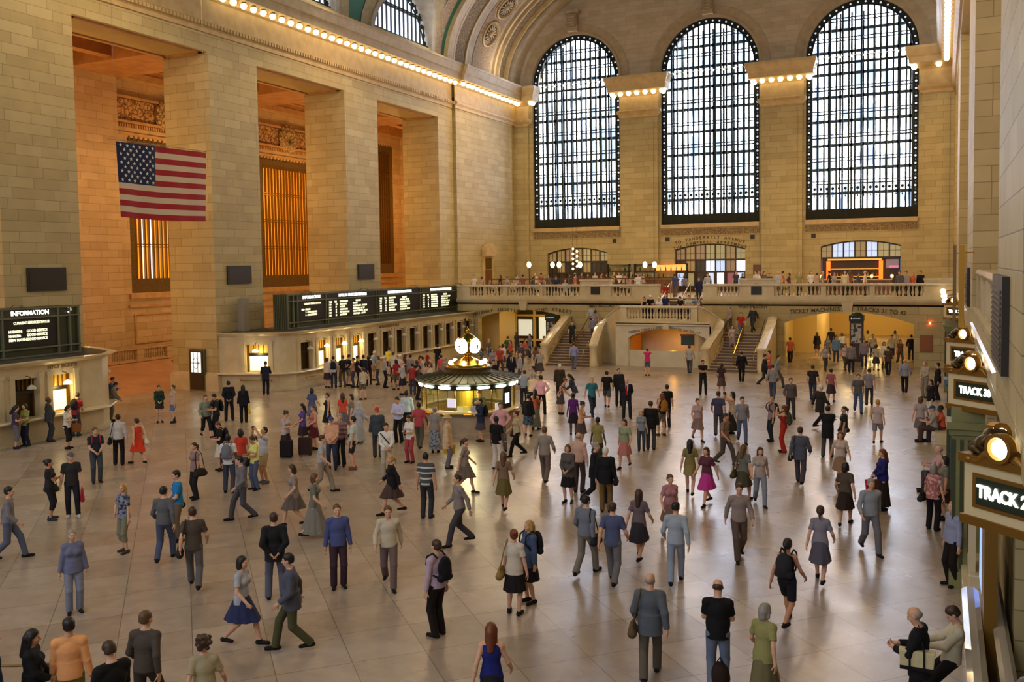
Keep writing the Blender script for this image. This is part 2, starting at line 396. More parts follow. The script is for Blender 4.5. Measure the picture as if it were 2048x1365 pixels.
# ------------------------------------------------------------------ entablature with its bulbs
ENT = [(0,19.0),(.12,19.0),(.12,19.2),(.28,19.35),(.28,19.5),(.1,19.6),(.08,20.75),(.2,20.85),(.25,21.0),(.95,21.1),(.98,21.55),(1.08,21.62),(1.2,22.1),(1.25,22.15),(1.25,22.3),(0,22.45)]
def entab(X, sgn, y0, y1, zf=ENT, off=0):
    m = MB(); m.extrude([(o+off, z) for o, z in zf], lambda u, v, t: (X+sgn*u, t, v), y0, y1); return m
mb = entab(XS, 1, YE, 64.2); e2 = entab(XS, 1, 64.2, YW, off=.28); mb._add(e2.v, e2.f)
# dentil row
for j in range(int((YW-10)/.24)): y = 10+j*.24; mb.box(XS+.25, XS+.36, y, y+.13, 19.28, 19.48)
struct('trim_5', mb, MOULD)
mb = entab(XN, -1, YE, YW)
struct('trim_6', mb, MOULD)
# bulbs
def cornice_bulb():
    t = thing('cornice_bulb', '', 'lamp')
    m = L(); m.lathe([(.001,-.2),(.1,-.18),(.165,-.1),(.19,-.01),(.15,.08),(.07,.12)], (0,0,0), 12); m.build('globe', BULB, t, smooth=True)
    m = L(); m.lathe([(.001,.2),(.13,.2),(.15,.12),(.09,.08),(.05,.1)], (0,0,0), 12); m.build('socket', BRONZE, t)
    return t
_b0 = cornice_bulb(); _first = [True]
def put_bulb(x, y, z, label, group, s=1.0):
    if _first[0]: o = _b0; _first[0] = False
    else: o = copy_tree(_b0)
    o.location = (x, y, z); o.scale = (s, s, s); o['label'] = label; o['group'] = group; return o
for j in range(47): put_bulb(XS+.62+(.28 if 38.2+j*.80 > 64.2 else 0), 38.2+j*.80, 20.9, 'bare round bulb in the long glowing row under the left wall cornice', 'bulbs under the left wall cornice')
for j in range(46): put_bulb(XN-.62, 24+j*1.1, 20.93, 'bare round bulb in the foreshortened row under the right wall cornice', 'bulbs under the right wall cornice')

# ------------------------------------------------------------------ west wall
WC = [-29.3, -17.5, -5.75]; HW = 4.08
mb = MB()
wall_op(mb, lambda u, z, t: (u, YW+t, z), XS-.5, XN+1, 9.4, 22.4, .9, [(c-HW, c+HW, 9.8, 22.4, 0, False) for c in WC])
struct('wall_far', mb, STONE)
mb = MB(); wall_op(mb, lambda u, z, t: (u, YW+t, z), XS-.5, XN+1, 22.4, 34, .9, [(c-HW, c+HW, 22.4, 22.55, HW, True) for c in WC], 28)
struct('wall_far_gable', mb, VSTONE)
LOW = [(-29.25, 2.85, 7.52, .48), (-17.48, 2.93, 7.65, .45), (-5.75, 2.92, 7.68, .42)]
mb = MB()
wall_op(mb, lambda u, z, t: (u, YW+t, z), XS-.5, XN+1, 4.1, 9.4, .9, [(c-h, c+h, 4.1, zs, r, False) for c, h, zs, r in LOW])
struct('wall_far_base', mb, STONE)
# pilasters between the windows, with lamp-lit heads
PX = [(-35.2, -33.72), (-25.0, -21.78), (-13.2, -10.05), (-1.45, .8)]
mb = MB(); mh = MB()
HEAD = [(0,18.95),(.1,18.95),(.14,19.15),(.3,19.3),(.3,19.5),(.1,19.6),(.08,20.7),(.2,20.85),(.9,21.1),(.92,21.5),(1.0,21.6),(1.15,22.1),(1.15,22.3),(0,22.45)]
for a, b in PX:
    mb.box(a, b, YW-.3, YW, 4.1, 19.0); mb.box(a+.35, b-.35, YW-.36, YW-.29, 4.3, 18.7)
    for i in range(len(HEAD)-1):
        o0, z0 = HEAD[i]; o1, z1 = HEAD[i+1]
        R0 = (a-o0, b+o0, YW-.3-o0); R1 = (a-o1, b+o1, YW-.3-o1)
        mh._add([(R0[0],YW,z0),(R0[0],R0[2],z0),(R0[1],R0[2],z0),(R0[1],YW,z0),(R1[0],YW,z1),(R1[0],R1[2],z1),(R1[1],R1[2],z1),(R1[1],YW,z1)], [(0,1,5,4),(1,2,6,5),(2,3,7,6)])
    n = int((b-a)/.14)
    for j in range(n): x = a+j*(b-a)/n; mh.box(x, x+.08, YW-.68, YW-.55, 19.32, 19.48)
struct('trim_7', mb, STONE); struct('trim_8', mh, MOULD)
for i, (a, b) in enumerate(PX):
    n = 7 if i in (1, 2) else 3; nm = ['left corner pilaster', 'pier between the left and middle arched windows', 'pier between the middle and right arched windows', 'right corner pilaster'][i]
    for j in range(n):
        x = a-.55+(b-a+1.1)*j/(n-1)
        if XS+.4 < x < XN-.3: put_bulb(x, YW-.85, 20.93, 'bare bulb glowing on the head of the %s' % nm, 'bulbs on the '+nm, 1.15)
    for y in (YW-.35,):
        for x in (a-.55, b+.55):
            if XS+.8 < x < XN-.8: put_bulb(x, y, 20.93, 'side bulb on the head of the %s' % nm, 'side bulbs on the '+nm, 1.1)
# archivolts, keystones, sill bands
mb = MB(); mk = MB(); ms = MB()
for c in WC:
    for (r0, r1, o0, o1) in ((HW, HW+.22, .1, .1), (HW+.22, HW+.9, .04, .04)):
        for k in range(28):
            t0, t1 = pi*k/28, pi*(k+1)/28; P = []
            for t in (t0, t1):
                for r in (r0, r1): P.append((c+r*cos(t), 22.55+r*sin(t)))
            a, b, cc, d = P
            mb._add([(a[0],YW-o0,a[1]),(b[0],YW-o1,b[1]),(d[0],YW-o1,d[1]),(cc[0],YW-o0,cc[1]),(b[0],YW,b[1]),(d[0],YW,d[1])], [(0,1,2,3),(1,4,5,2)])
    mk.box(c-.45, c+.45, YW-.55, YW, 26.8, 28.3); mk.box(c-.65, c+.65, YW-.75, YW, 28.3, 28.6); mk.box(c-.3, c+.3, YW-.7, YW, 27.0, 28.2)
    ms.box(c-HW+.0, c+HW, YW-.25, YW, 9.45, 9.78)
    for j in range(30): mk.sphere((c-.38+.76*(j % 6)/5, YW-.72, 27.1+.24*(j//6)), .07, 6, 4)
VM = noisy('vault_moulding', '#ab997c', '#9c896b', 2, .6); struct('trim_9', mb, VM); struct('trim_10', mk, VM); struct('trim_11', ms, MOULD)
mb = MB()
for c in WC: mb.box(c-HW, c+HW, YW-.1, YW, 8.88, 9.35)
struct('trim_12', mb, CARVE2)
# the three great windows
def big_window(i, c):
    w = bpy.data.objects.new('window_%d' % i, None); COL.objects.link(w); w['kind'] = 'structure'; w.location = (c, YW+.3, 9.8)
    def top(x, r=HW): return 22.55+sqrt(max(0, r*r-(x-c)**2))
    # daylit outer glazing
    g = MB(); n = 24; us = [c-HW*cos(pi*k/n) for k in range(n+1)]
    for a, b in zip(us, us[1:]): g._add([(a,YW+1.9,9.8),(b,YW+1.9,9.8),(b,YW+1.9,top(b)),(a,YW+1.9,top(a))], [(0,1,2,3)])
    g.build('pane', SKYGLASS, w)
    # inner bars
    g = MB(); nb = 16; r = HW-.42
    for j in range(nb+1):
        x = c-r+2*r*j/nb; zt = 22.55+sqrt(max(0, r*r-(x-c)**2)); g.box(x-.07, x+.07, YW+.3, YW+.42, 10.6, zt)
    for z, t in ((12.55,.1),(14.35,.07),(16.15,.1),(18.0,.07),(19.85,.1),(21.9,.18),(23.6,.07),(25.1,.07)):
        hx = r if z < 22.55 else sqrt(max(0, r*r-(z-22.55)**2)); g.box(c-hx, c+hx, YW+.27, YW+.42, z-t/2, z+t/2)
        if z != 21.9: g.box(c-hx, c+hx, YW+.27, YW+.42, z+.2, z+.27)
    # little star bosses under the lowest rail
    for j in range(nb):
        x = c-r+2*r*(j+.5)/nb; g.sphere((x, YW+.35, 12.2), (.13, .06, .13), 6, 4); g.box(x-.02, x+.02, YW+.34, YW+.37, 11.5, 12.1); g.sphere((x, YW+.35, 11.6), (.06, .03, .06), 6, 4)
    g.build('bars', IRON, w)
    # outer sash seen through
    g = MB()
    for j in range(9): x = c-r+2*r*(j+.35)/8.6; g.box(x-.08, x+.08, YW+1.5, YW+1.6, 9.8, min(26, top(x)))
    for z in (11.9, 13.8, 15.7, 17.6, 19.5, 21.3, 23.0, 24.7): hx = HW if z < 22.55 else sqrt(max(0, HW*HW-(z-22.55)**2)); g.box(c-hx, c+hx, YW+1.5, YW+1.6, z-.12, z+.12)
    g.build('outer_sash', IRONL, w)
    # scrolled border with round bosses
    g = MB(); 
    for sx in (-1, 1):
        for j in range(23):
            z = 9.95+j*.56; x = c+sx*(HW-.21)
            m = len(g.v); g.lathe([(.12,-.03),(.19,0),(.12,.03)], (0,0,0), 10); g.v[m:] = [(x+p[0], YW+.34+p[2], z+p[1]) for p in g.v[m:]]
            g.bar((x-.2, YW+.34, z+.2), (x+.2, YW+.34, z+.36), .05); g.bar((x+.2, YW+.34, z+.2), (x-.2, YW+.34, z+.36), .05)
        g.box(c+sx*HW-.05, c+sx*HW+.05, YW+.28, YW+.42, 9.8, 22.6); g.box(c+sx*(HW-.42)-.05, c+sx*(HW-.42)+.05, YW+.28, YW+.42, 9.8, 22.6)
    for k in range(22):
        t = pi*(k+.5)/22; rr = HW-.21; x, z = c+rr*cos(t), 22.55+rr*sin(t)
        m = len(g.v); g.lathe([(.1,-.03),(.19,0),(.1,.03)], (0,0,0), 10); g.v[m:] = [(x+p[0], YW+.34+p[2], z+p[1]) for p in g.v[m:]]
        t2 = pi*k/22; g.bar((c+(rr-.2)*cos(t2), YW+.34, 22.55+(rr-.2)*sin(t2)), (c+(rr+.2)*cos(t2+.07), YW+.34, 22.55+(rr+.2)*sin(t2+.07)), .06)
    for sx in (-1, 1): g.box(c+sx*(HW-.21)-.21, c+sx*(HW-.21)+.21, YW+.37, YW+.4, 9.8, 22.6)
    for k in range(30):
        t0, t1 = pi*k/30, pi*(k+1)/30; g._add([(c+r_*cos(t), YW+.38, 22.55+r_*sin(t)) for t, r_ in ((t0, HW-.45), (t0, HW), (t1, HW), (t1, HW-.45))], [(0,1,2,3)])
    hg = MB()
    for sx in (-1, 1):
        for j in range(23):
            for dz, rr_ in ((0, .085), (.28, .05)):
                z = 9.95+j*.56+dz; hg._add([(c+sx*(HW-.21)+rr_*cos(2*pi*q/10), YW+.325, z+rr_*sin(2*pi*q/10)) for q in range(10)], [tuple(range(10))])
    for k in range(22):
        t = pi*(k+.5)/22; hg._add([(c+(HW-.21)*cos(t)+.075*cos(2*pi*q/10), YW+.325, 22.55+(HW-.21)*sin(t)+.075*sin(2*pi*q/10)) for q in range(10)], [tuple(range(10))])
    hg.build('border_glass', mat('border_glass', '#cfdcee', .3, emit='#cfdcf4', es=.8), w)
    for rr in (HW-.04, HW-.42): g.tube([(c+rr*cos(pi*k/30), YW+.34, 22.55+rr*sin(pi*k/30)) for k in range(31)], .06, 6)
    g.build('scroll_border', IRON, w)
    g = MB(); g.box(c-HW, c+HW, YW+.28, YW+.4, 9.8, 10.6)
    for j in range(nb+1): x = c-r+2*r*j/nb; g.box(x-.04, x+.04, YW+.24, YW+.3, 9.8, 10.6)
    g.build('apron_panel', IRON_SC, w)
def sky_glass():
    m = mat('daylit_outer_glazing', '#dfe9f5', .3); nd, lk, b = nodes(m)
    g = N(m, 'ShaderNodeNewGeometry'); mp = N(m, 'ShaderNodeMapping'); mp.inputs['Scale'].default_value = (.35, 1, .25); lk.new(g.outputs['Position'], mp.inputs[0])
    no = N(m, 'ShaderNodeTexNoise', Scale=2.2, Detail=4); lk.new(mp.outputs[0], no.inputs['Vector'])
    wv = N(m, 'ShaderNodeTexWave', Scale=.31, Distortion=.6); wv.bands_direction = 'X'; lk.new(g.outputs['Position'], wv.inputs['Vector'])
    ad = N(m, 'ShaderNodeMath', operation='MULTIPLY_ADD'); lk.new(wv.outputs['Fac'], ad.inputs[0]); ad.inputs[1].default_value = .22; sb_ = N(m, 'ShaderNodeMath', operation='SUBTRACT'); lk.new(no.outputs['Fac'], sb_.inputs[0]); sb_.inputs[1].default_value = .1; lk.new(sb_.outputs[0], ad.inputs[2])
    r = N(m, 'ShaderNodeValToRGB'); r.color_ramp.elements[0].position = .40; r.color_ramp.elements[1].position = .56
    r.color_ramp.elements[0].color = (.032, .05, .09, 1); r.color_ramp.elements[1].color = srgb('#dfe9ff'); lk.new(ad.outputs[0], r.inputs[0])
    lk.new(r.outputs[0], b.inputs['Emission Color']); b.inputs['Emission Strength'].default_value = SKY_E
    return m
SKY_E = 22
SKYGLASS = sky_glass()
for i, c in enumerate(WC): big_window(i+1, c)
# window shaft linings so daylight only comes through the glazing
mb = MB()
for c in WC:
    mb.box(c-HW-.1, c-HW, YW+.9, YW+1.95, 9.6, 27); mb.box(c+HW, c+HW+.1, YW+.9, YW+1.95, 9.6, 27); mb.box(c-HW, c+HW, YW+.9, YW+1.95, 9.6, 9.8)
struct('trim_13', mb, STONE_S)

# ------------------------------------------------------------------ vault
XC = (XS+XN)/2; VA = (XN-XS)/2; VB = 10.6; ZS = 22.4
LUN = [(57.25+12.2*k) for k in (-5, -4, -3, -2, -1, 0)]; LR, LH = 3.95, 4.3
def lun_z(y):
    for c in LUN:
        if abs(y-c) < LR: return ZS+LH*sqrt(1-((y-c)/LR)**2)
    return ZS
def vp(th, y): return (XC+VA*cos(th), y, ZS+VB*sin(th))
ys = []
for c in LUN: ys += [c+LR*cos(pi*k/18) for k in range(19)]
ys += [YE, 63.2]; ys = sorted(set(round(y, 4) for y in ys)); ys = [y for y in ys if y >= YE]
mb = MB(); NT = 40; cols = []
for y in ys:
    t0 = math.asin(min(1, (lun_z(y)-ZS)/VB)); cols.append([vp(t0+(pi-2*t0)*k/NT, y) for k in range(NT+1)])
o = 0
vs = [p for c in cols for p in c]; fs = [(i*(NT+1)+k, i*(NT+1)+k+1, (i+1)*(NT+1)+k+1, (i+1)*(NT+1)+k) for i in range(len(cols)-1) for k in range(NT)]
mb._add(vs, fs); struct('ceiling', mb, TEAL, smooth=True)
# end bay of the vault, stone bands
def band(y0, y1, z_in, m, name, ny=1):
    b = MB(); vs = []; 
    P = [vp(pi*k/60, 0) for k in range(61)]
    def pt(k, y, inset):
        th = pi*k/60; x = XC+(VA-inset)*cos(th); z = ZS+(VB-inset)*sin(th); return (x, y, z)
    for k in range(61): vs += [pt(k, y0, 0), pt(k, y0, z_in), pt(k, y1, z_in), pt(k, y1, 0)]
    fs = []
    for k in range(60):
        for j in range(3): fs.append((k*4+j, k*4+j+1, (k+1)*4+j+1, (k+1)*4+j))
    b._add(vs, fs); return struct(name, b, m, smooth=False)
band(63.2, YW, .02, VSTONE, 'ceiling_end_bay')
band(63.1, 64.0, .35, MOULD, 'trim_14'); band(64.2, 64.45, .25, MOULD, 'trim_15'); band(64.5, 66.2, .12, CARVE2, 'trim_16'); band(66.3, 66.5, .2, MOULD, 'trim_17')
band(71.4, 71.7, .25, MOULD, 'trim_18'); band(72.2, 72.4, .3, MOULD, 'trim_19'); band(72.6, 73.5, .15, CARVE2, 'trim_20'); band(73.7, 73.9, .45, MOULD, 'trim_21'); band(74.4, 76, .6, VSTONE, 'trim_22')
# rosettes on the end bay
ros = MB(); rosf = MB()
for k in range(13):
    th = pi*(.105+.066*k)
    if th > pi-.3: break
    for sgn in (1,):
        th2 = pi-th; x, _, z = vp(th2, 0); yc = 69.3
        nrm = Vector((-cos(th2)/VA, 0, -sin(th2)/VB)).normalized(); tan = Vector((nrm.z, 0, -nrm.x)); c = Vector((x, yc, z))+nrm*.05
        def P(r, a, h): return c+tan*(r*cos(a))+Vector((0, 1, 0))*(r*sin(a))+nrm*h
        prof = [(1.12, .02), (1.12, .16), (1.0, .2), (.92, .08), (.9, .02)]
        vs = [P(r, 2*pi*j/28, h) for r, h in prof for j in range(28)]; ros._add(vs, [(i*28+j, i*28+(j+1) % 28, (i+1)*28+(j+1) % 28, (i+1)*28+j) for i in range(4) for j in range(28)])
        rosf._add([P(.9, 2*pi*j/28, .03) for j in range(28)], [tuple(range(28))])
        for j in range(14):
            a = 2*pi*j/14; ros._add([P(.3, a-.12, .06), P(.55, a-.14, .16), P(.8, a, .1), P(.55, a+.14, .16), P(.3, a+.12, .06)], [(0,1,2,3,4)])
        vs = [P(r, 2*pi*j/14, h) for r, h in ((.25, .05), (.22, .2), (.1, .26), (.01, .27)) for j in range(14)]; ros._add(vs, [(i*14+j, i*14+(j+1) % 14, (i+1)*14+(j+1) % 14, (i+1)*14+j) for i in range(3) for j in range(14)])
        ros._add([P(1.38, 2*pi*(j+.5)/8, .04) for j in range(8)]+[P(1.28, 2*pi*(j+.5)/8, .1) for j in range(8)], [(j, (j+1) % 8, 8+(j+1) % 8, 8+j) for j in range(8)])
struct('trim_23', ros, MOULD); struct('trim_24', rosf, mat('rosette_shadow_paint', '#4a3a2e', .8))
bm_ = MB(); 
for k in range(60):
    th0, th1 = pi*k/60, pi*(k+1)/60
    bm_._add([vp(th0, 67.7), vp(th0, 70.9), vp(th1, 70.9), vp(th1, 67.7)], [(0,1,2,3)])
bm_.v = [(XC+(p[0]-XC)*.997, p[1], ZS+(p[2]-ZS)*.997) for p in bm_.v]
struct('trim_25', bm_, carved('rosette_ground', '#ab9376', '#7c6448', 4.5, .6))
# lunette windows over the cornice, both sides
for side, X, s in ((0, XS, 1), (1, XN, -1)):
    for i, c in enumerate(LUN):
        if side == 1 and i not in (0, 5, 4): pass
        w = bpy.data.objects.new('window_%d' % (20+side*10+i), None); COL.objects.link(w); w['kind'] = 'structure'; w.location = (X, c, ZS)
        n = 18; A = [(c+LR*cos(pi*k/n), ZS+LH*sin(pi*k/n)) for k in range(n+1)]
        g = MB(); g._add([(X-s*.5, y, z) for y, z in A], [tuple(range(n+1))]); g.build('pane', LUNGLASS if 'LUNGLASS' in globals() else GLASSD, w)
        g = MB()
        for j in range(1, 14): y = c-LR+2*LR*j/14; g.box(X-s*.3-.05, X-s*.3+.05, y-.05, y+.05, ZS, ZS+LH*sqrt(1-((y-c)/LR)**2))
        for z in (ZS+.75, ZS+2.6, ZS+2.75): hy = LR*sqrt(max(0, 1-((z-ZS)/LH)**2)); g.box(X-s*.3-.06, X-s*.3+.06, c-hy, c+hy, z-.05, z+.05)
        for k in range(20):
            t = pi*(k+.5)/20; g.sphere((X-s*.28, c+(LR-.3)*cos(t), ZS+(LH-.3)*sin(t)), (.06, .2, .2), 6, 4)
        for j in range(14): g.sphere((X-s*.28, c-LR+2*LR*(j+.5)/14, ZS+.4), (.06, .2, .2), 6, 4)
        g.tube([(X-s*.28, c+(LR-.55)*cos(pi*k/20), ZS+(LH-.55)*sin(pi*k/20)) for k in range(21)], .06, 5)
        g.build('bars', IRON, w)
        # splayed lining up to the vault
        g = MB(); vs = []
        for y, z in A:
            th = math.asin(min(1, (z-ZS)/VB)); xv = XC-s*VA*cos(th); vs += [(X-s*.6, y, z), (xv+s*.12, y, z)]
        for y, z in A:
            yy, zz = c+(y-c)*1.1, ZS+(z-ZS)*1.1; th = math.asin(min(1, (zz-ZS)/VB)); vs += [(XC-s*VA*cos(th)+s*.12, yy, zz), (XC-s*VA*cos(th), yy, zz)]
        fs = [(2*k, 2*k+1, 2*k+3, 2*k+2) for k in range(n)]; o2 = 2*(n+1)
        fs += [(2*k+1, o2+2*k, o2+2*k+2, 2*k+3) for k in range(n)]+[(o2+2*k, o2+2*k+1, o2+2*k+3, o2+2*k+2) for k in range(n)]
        g._add(vs, fs); g.build('lining', noisy('grey_lining', '#a49c90', '#948b7e', 2, .7), w, smooth=False)
        # cream painted border between lunette and teal field
        g = MB(); vs = []
        for k in range(n+1):
            for q in (1.1, 1.38):
                yy, zz = c+LR*q*cos(pi*k/n), ZS+LH*q*sin(pi*k/n); th = math.asin(min(1, (zz-ZS)/VB)); vs.append((XC-s*(VA-.03)*cos(th), yy, ZS+(VB-.03)*sin(th)))
        g._add(vs, [(2*k, 2*k+1, 2*k+3, 2*k+2) for k in range(n)]); g.build('painted_border', noisy('cream_paint_border', '#a89a78', '#97876a', 3, .8), w)
# pierced spandrel ornament next the end bay
mb = MB(); vs = []
for k in range(13):
    th = .0+.9*k/12
    for y in (61.35, 62.55): vs.append((XC-(VA-.05)*cos(th), y, ZS+(VB-.05)*sin(th)))
mb._add(vs, [(2*k, 2*k+1, 2*k+3, 2*k+2) for k in range(12)]); struct('trim_26', mb, carved('painted_ornament', '#b3a084', '#8a6f52', 4, .3))
# east end wall with matching great windows (behind the viewer)
mb = MB(); wall_op(mb, lambda u, z, t: (u, YE-t, z), XS-.5, XN+1, 0, 34, .9, [(c-HW, c+HW, 9.8, 22.55, HW, True) for c in WC], 20)
struct('wall_near', mb, STONE)
for i, c in enumerate(WC):
    g = MB(); n = 20; us = [c-HW*cos(pi*k/n) for k in range(n+1)]
    for a, b in zip(us, us[1:]): g._add([(a,YE-.5,9.8),(b,YE-.5,9.8),(b,YE-.5,22.55+sqrt(max(0,HW*HW-(b-c)**2))),(a,YE-.5,22.55+sqrt(max(0,HW*HW-(a-c)**2)))], [(3,2,1,0)])
    for_ = g.build('window_%d' % (i+4), mat('east_daylight_glass', '#dfe9f5', .3, emit='#e9efff', es=4.5)); for_['kind'] = 'structure'
# ------------------------------------------------------------------ west balcony
YB = 60.5; ZF = 4.1
mb = MB()
wall_op(mb, lambda u, z, t: (u, YB+t, z), XS-3, XN+.5, 0, 4.0, .6, [(-31.2, -23.7, 0, 2.62, .68, False), (-9.1, -1.5, 0, 2.62, .72, False), (-17.3, -14.4, 2.85, 4.0, 0, False)], 24)
struct('wall_balcony_front', mb, STONE)
mb = MB()   # belt, ledge and keystones
mb.extrude([(0,3.78),(.12,3.84),(.22,3.98),(.24,4.1),(0,4.1)], lambda u, v, t: (t, YB-u, v), XS, -17.3); mb.extrude([(0,3.78),(.12,3.84),(.22,3.98),(.24,4.1),(0,4.1)], lambda u, v, t: (t, YB-u, v), -14.4, XN)
for x in (-27.45, -5.3): mb._add([(x-.22,YB-.16,3.28),(x+.22,YB-.16,3.28),(x+.36,YB-.2,3.95),(x-.36,YB-.2,3.95),(x-.22,YB,3.28),(x+.22,YB,3.28),(x+.36,YB,3.95),(x-.36,YB,3.95)], [(0,1,2,3),(0,4,5,1),(1,5,6,2),(0,3,7,4)])
struct('trim_30', mb, MARB)
mb = MB(); mb.box(XS-3, -17.3, YB, YW, 3.7, ZF); mb.box(-14.4, XN, YB, YW, 3.7, ZF); mb.box(-17.3, -14.4, 62.6, YW, 3.7, ZF)
mb.box(-17.5, -17.3, YB+.6, 62.6, 2.5, 3.7); mb.box(-14.4, -14.2, YB+.6, 62.6, 2.5, 3.7)
struct('balcony_floor', mb, MARB)
mb = MB()
PANEL = carved('pierced_panel', '#9a8560', '#1c1510', 6)
PED = [(-35.2,-31.85,5.1),(-29.02,-28.74,5.0),(-26.12,-25.92,5.0),(-23.05,-20.8,5.35),(-19.3,-17.35,5.0),(-14.35,-13.4,5.0),(-11.95,-9.75,5.35),(-6.88,-6.58,5.0),(-4.02,-3.72,5.0),(-.95,.8,5.3)]
bal = thing('balustrade', 'long stone balustrade with turned balusters across the front of the west balcony', 'balustrade', (-17.5, YB, ZF))
m = MB()
for a, b, zt in PED: m.box(a, b, YB-.08, YB+.36, ZF, zt)
build_each(m, 'pedestal', MARB, bal)
for x0, x1 in ((-35.2, -17.35), (-14.35, .8)):
    m = MB(); m.extrude([(-.14,4.98),(-.17,5.03),(-.14,5.13),(.42,5.13),(.45,5.03),(.42,4.98)], lambda u, v, t: (t, YB+u, v), x0, x1, True)
    for a, b, zt in PED:
        if zt > 5.2 and a >= x0 and b <= x1+.01: m.box(a-.06, b+.06, YB-.14, YB+.42, zt, zt+.12)
    m.build('handrail', MARB2, bal)
    m = MB(); m.box(x0, x1, YB-.06, YB+.34, ZF, 4.32); m.build('base_course', MARB, bal)
for a in (-21.9, -10.85):
    m = MB(); n = 10; m.extrude([(-.34,4.42),(.34,4.42),(.34,4.95)]+[(.34*cos(pi*k/n), 4.95+.2*sin(pi*k/n)) for k in range(n+1)][1:-1]+[(-.34,4.95)], lambda u, v, t: (a+u, YB-.09-t, v), 0, .03); tag(m.build('grille', PLQ, bal), 'dark arched bronze grille')
def baluster_mesh(h):
    m = L(); m.lathe([(.07,0),(.07,.06*h),(.04,.1*h),(.05,.14*h),(.085,.3*h),(.075,.42*h),(.04,.62*h),(.035,.8*h),(.06,.86*h),(.045,.9*h),(.07,.94*h),(.07,h)], (0,0,0), 8); return m
bm0 = None
for (a0, a1), (b0, b1) in zip([(p[0], p[1]) for p in PED], [(p[0], p[1]) for p in PED][1:]):
    if a1 < -17 and b0 > -15: continue
    w = b0-a1; n = max(1, round(w/.245))
    for j in range(n):
        loc = (a1+w*(j+.5)/n-(-17.5), .14, .22)
        if bm0 is None: bm0 = baluster_mesh(.67).build('baluster', MARB, bal, smooth=True, origin=(0,0,0)); bm0.location = loc
        else: o = bm0.copy(); COL.objects.link(o); o.location = loc
# carved lettering
INK = mat('carved_letter_shadow', '#5f4d30', .8); INKP = mat('pink_letter_shadow', '#8d6c52', .8)
m = MB()
arc_text(m, 'SUBWAY SHUTTLE', .34, (-27.45, YB-.02, 3.45-12.3), 12.3, (1,0,0), (0,0,1), .012, .006, .27)
m2 = MB()
m.v = [(p[0]-2.2, p[1], p[2]) for p in m.v]
# slope follows the arch
m.v = [(p[0], p[1], 3.3+(p[2]-3.45)+.0*(p[0])-.1*max(0, -29.2-p[0])) for p in m.v]
m2 = MB(); arc_text(m2, '42ND STREET', .34, (-25.9, YB-.02, 3.32-12.3), 12.3, (1,0,0), (0,0,1), .012, .006, .27); m2.v = [(p[0]+.75, p[1], p[2]-.06*max(0, p[0]+26)) for p in m2.v]
m._add(m2.v, m2.f)
add_text(m, 'WEST BALCONY', .25, (-21.5, YB-.02, 3.62), (1,0,0), (0,0,1), .012, .004); add_text(m, 'WEST BALCONY', .25, (-11.1, YB-.02, 3.62), (1,0,0), (0,0,1), .012, .004)
m2 = MB(); add_text(m2, 'TICKET MACHINES', .36, (-7.25, YB-.02, 3.42), Vector((1,0,.07)).normalized(), Vector((-.07,0,1)).normalized(), .012, .006); m._add(m2.v, m2.f)
m2 = MB(); add_text(m2, 'TRACKS 31 TO 42', .36, (-3.35, YB-.02, 3.42), Vector((1,0,-.09)).normalized(), Vector((.09,0,1)).normalized(), .012, .006); m._add(m2.v, m2.f)
m.v = [(p[0], p[1]-.0, p[2]) for p in m.v]
tag(m.build('carved_lettering', INK), 'carved direction lettering along the stone above the lower west arches', 'lettering')
m = MB()
for (tx, R, zc, st) in (('TO VANDERBILT AVENUE', 9.5, 8.62, .3), ('THE CAMPBELL APARTMENT', 9.0, 8.23, .285)): arc_text(m, tx, .33, (-17.48, YW-.02, zc-R), R, (1,0,0), (0,0,1), .012, .006, st)
tag(m.build('carved_lettering', INK), 'two arched lines of carved lettering over the middle balcony doors', 'lettering')
m = MB()
add_text(m, 'DINING CONCOURSE', .22, (-17.0, 55.98, 2.33), Vector((1,0,.16)).normalized(), Vector((-.16,0,1)).normalized(), .01, .003); add_text(m, 'TRACKS 100 TO 117', .22, (-14.45, 55.98, 2.33), Vector((1,0,-.16)).normalized(), Vector((.16,0,1)).normalized(), .01, .003)
tag(m.build('carved_lettering', mat('grey_letter', '#6f6a60', .7)), 'small carved lettering curving over the niche arch below the stair landing', 'lettering')

# ------------------------------------------------------------------ grand stair
STEP = noisy('stair_marble', '#8a7763', '#77644f', 2, .4)
mb = MB()
XL, XR = -18.95, -12.9
wall_op(mb, lambda u, z, t: (u, 56.0+t, z), XL, XR, 0, 2.85, .4, [(-18.1, -13.1, 0, 1.85, .58, False)], 20)
mb.box(XL, XR+.02, 56.0, YB-.0, 2.6, 2.85); mb.box(XL, XL+.35, 56.4, YB, 0, 2.7); mb.box(XR-.35, XR, 56.4, YB, 0, 2.7)
mb.box(XL+.3, XR-.3, 58.9, 59.2, 0, 2.6)
# lower parapet in the niche
mb.box(-18.1, -13.1, 56.1, 56.4, 0, 1.02)
struct('stair_landing', mb, noisy('landing_stone', '#d0c7b2', '#c4b9a2', 1.2, .45))
m = MB(); wall_op(m, lambda u, z, t: (u, 56.42+t*.9, z), -18.1, -13.1, 0, 2.6, 2.3, [(-18.0, -13.2, 0, 1.84, .57, False)], 20)
struct('trim_31', m, mat('ochre_plaster', '#d79a38', .7))
m = L(); m.box(-.55, .55, -.04, .04, -.28, .32)
sg = thing('service_panel', 'dark green panel with a ragged top hanging in the niche under the landing', 'panel', (-14.35, 56.9, 1.62)); m.build('board', mat('bottle_green', '#2b4138', .5), sg)
m = L(); m.box(-.6, .6, -.06, .06, .3, .42); m.build('top_rail', WOOD, sg)
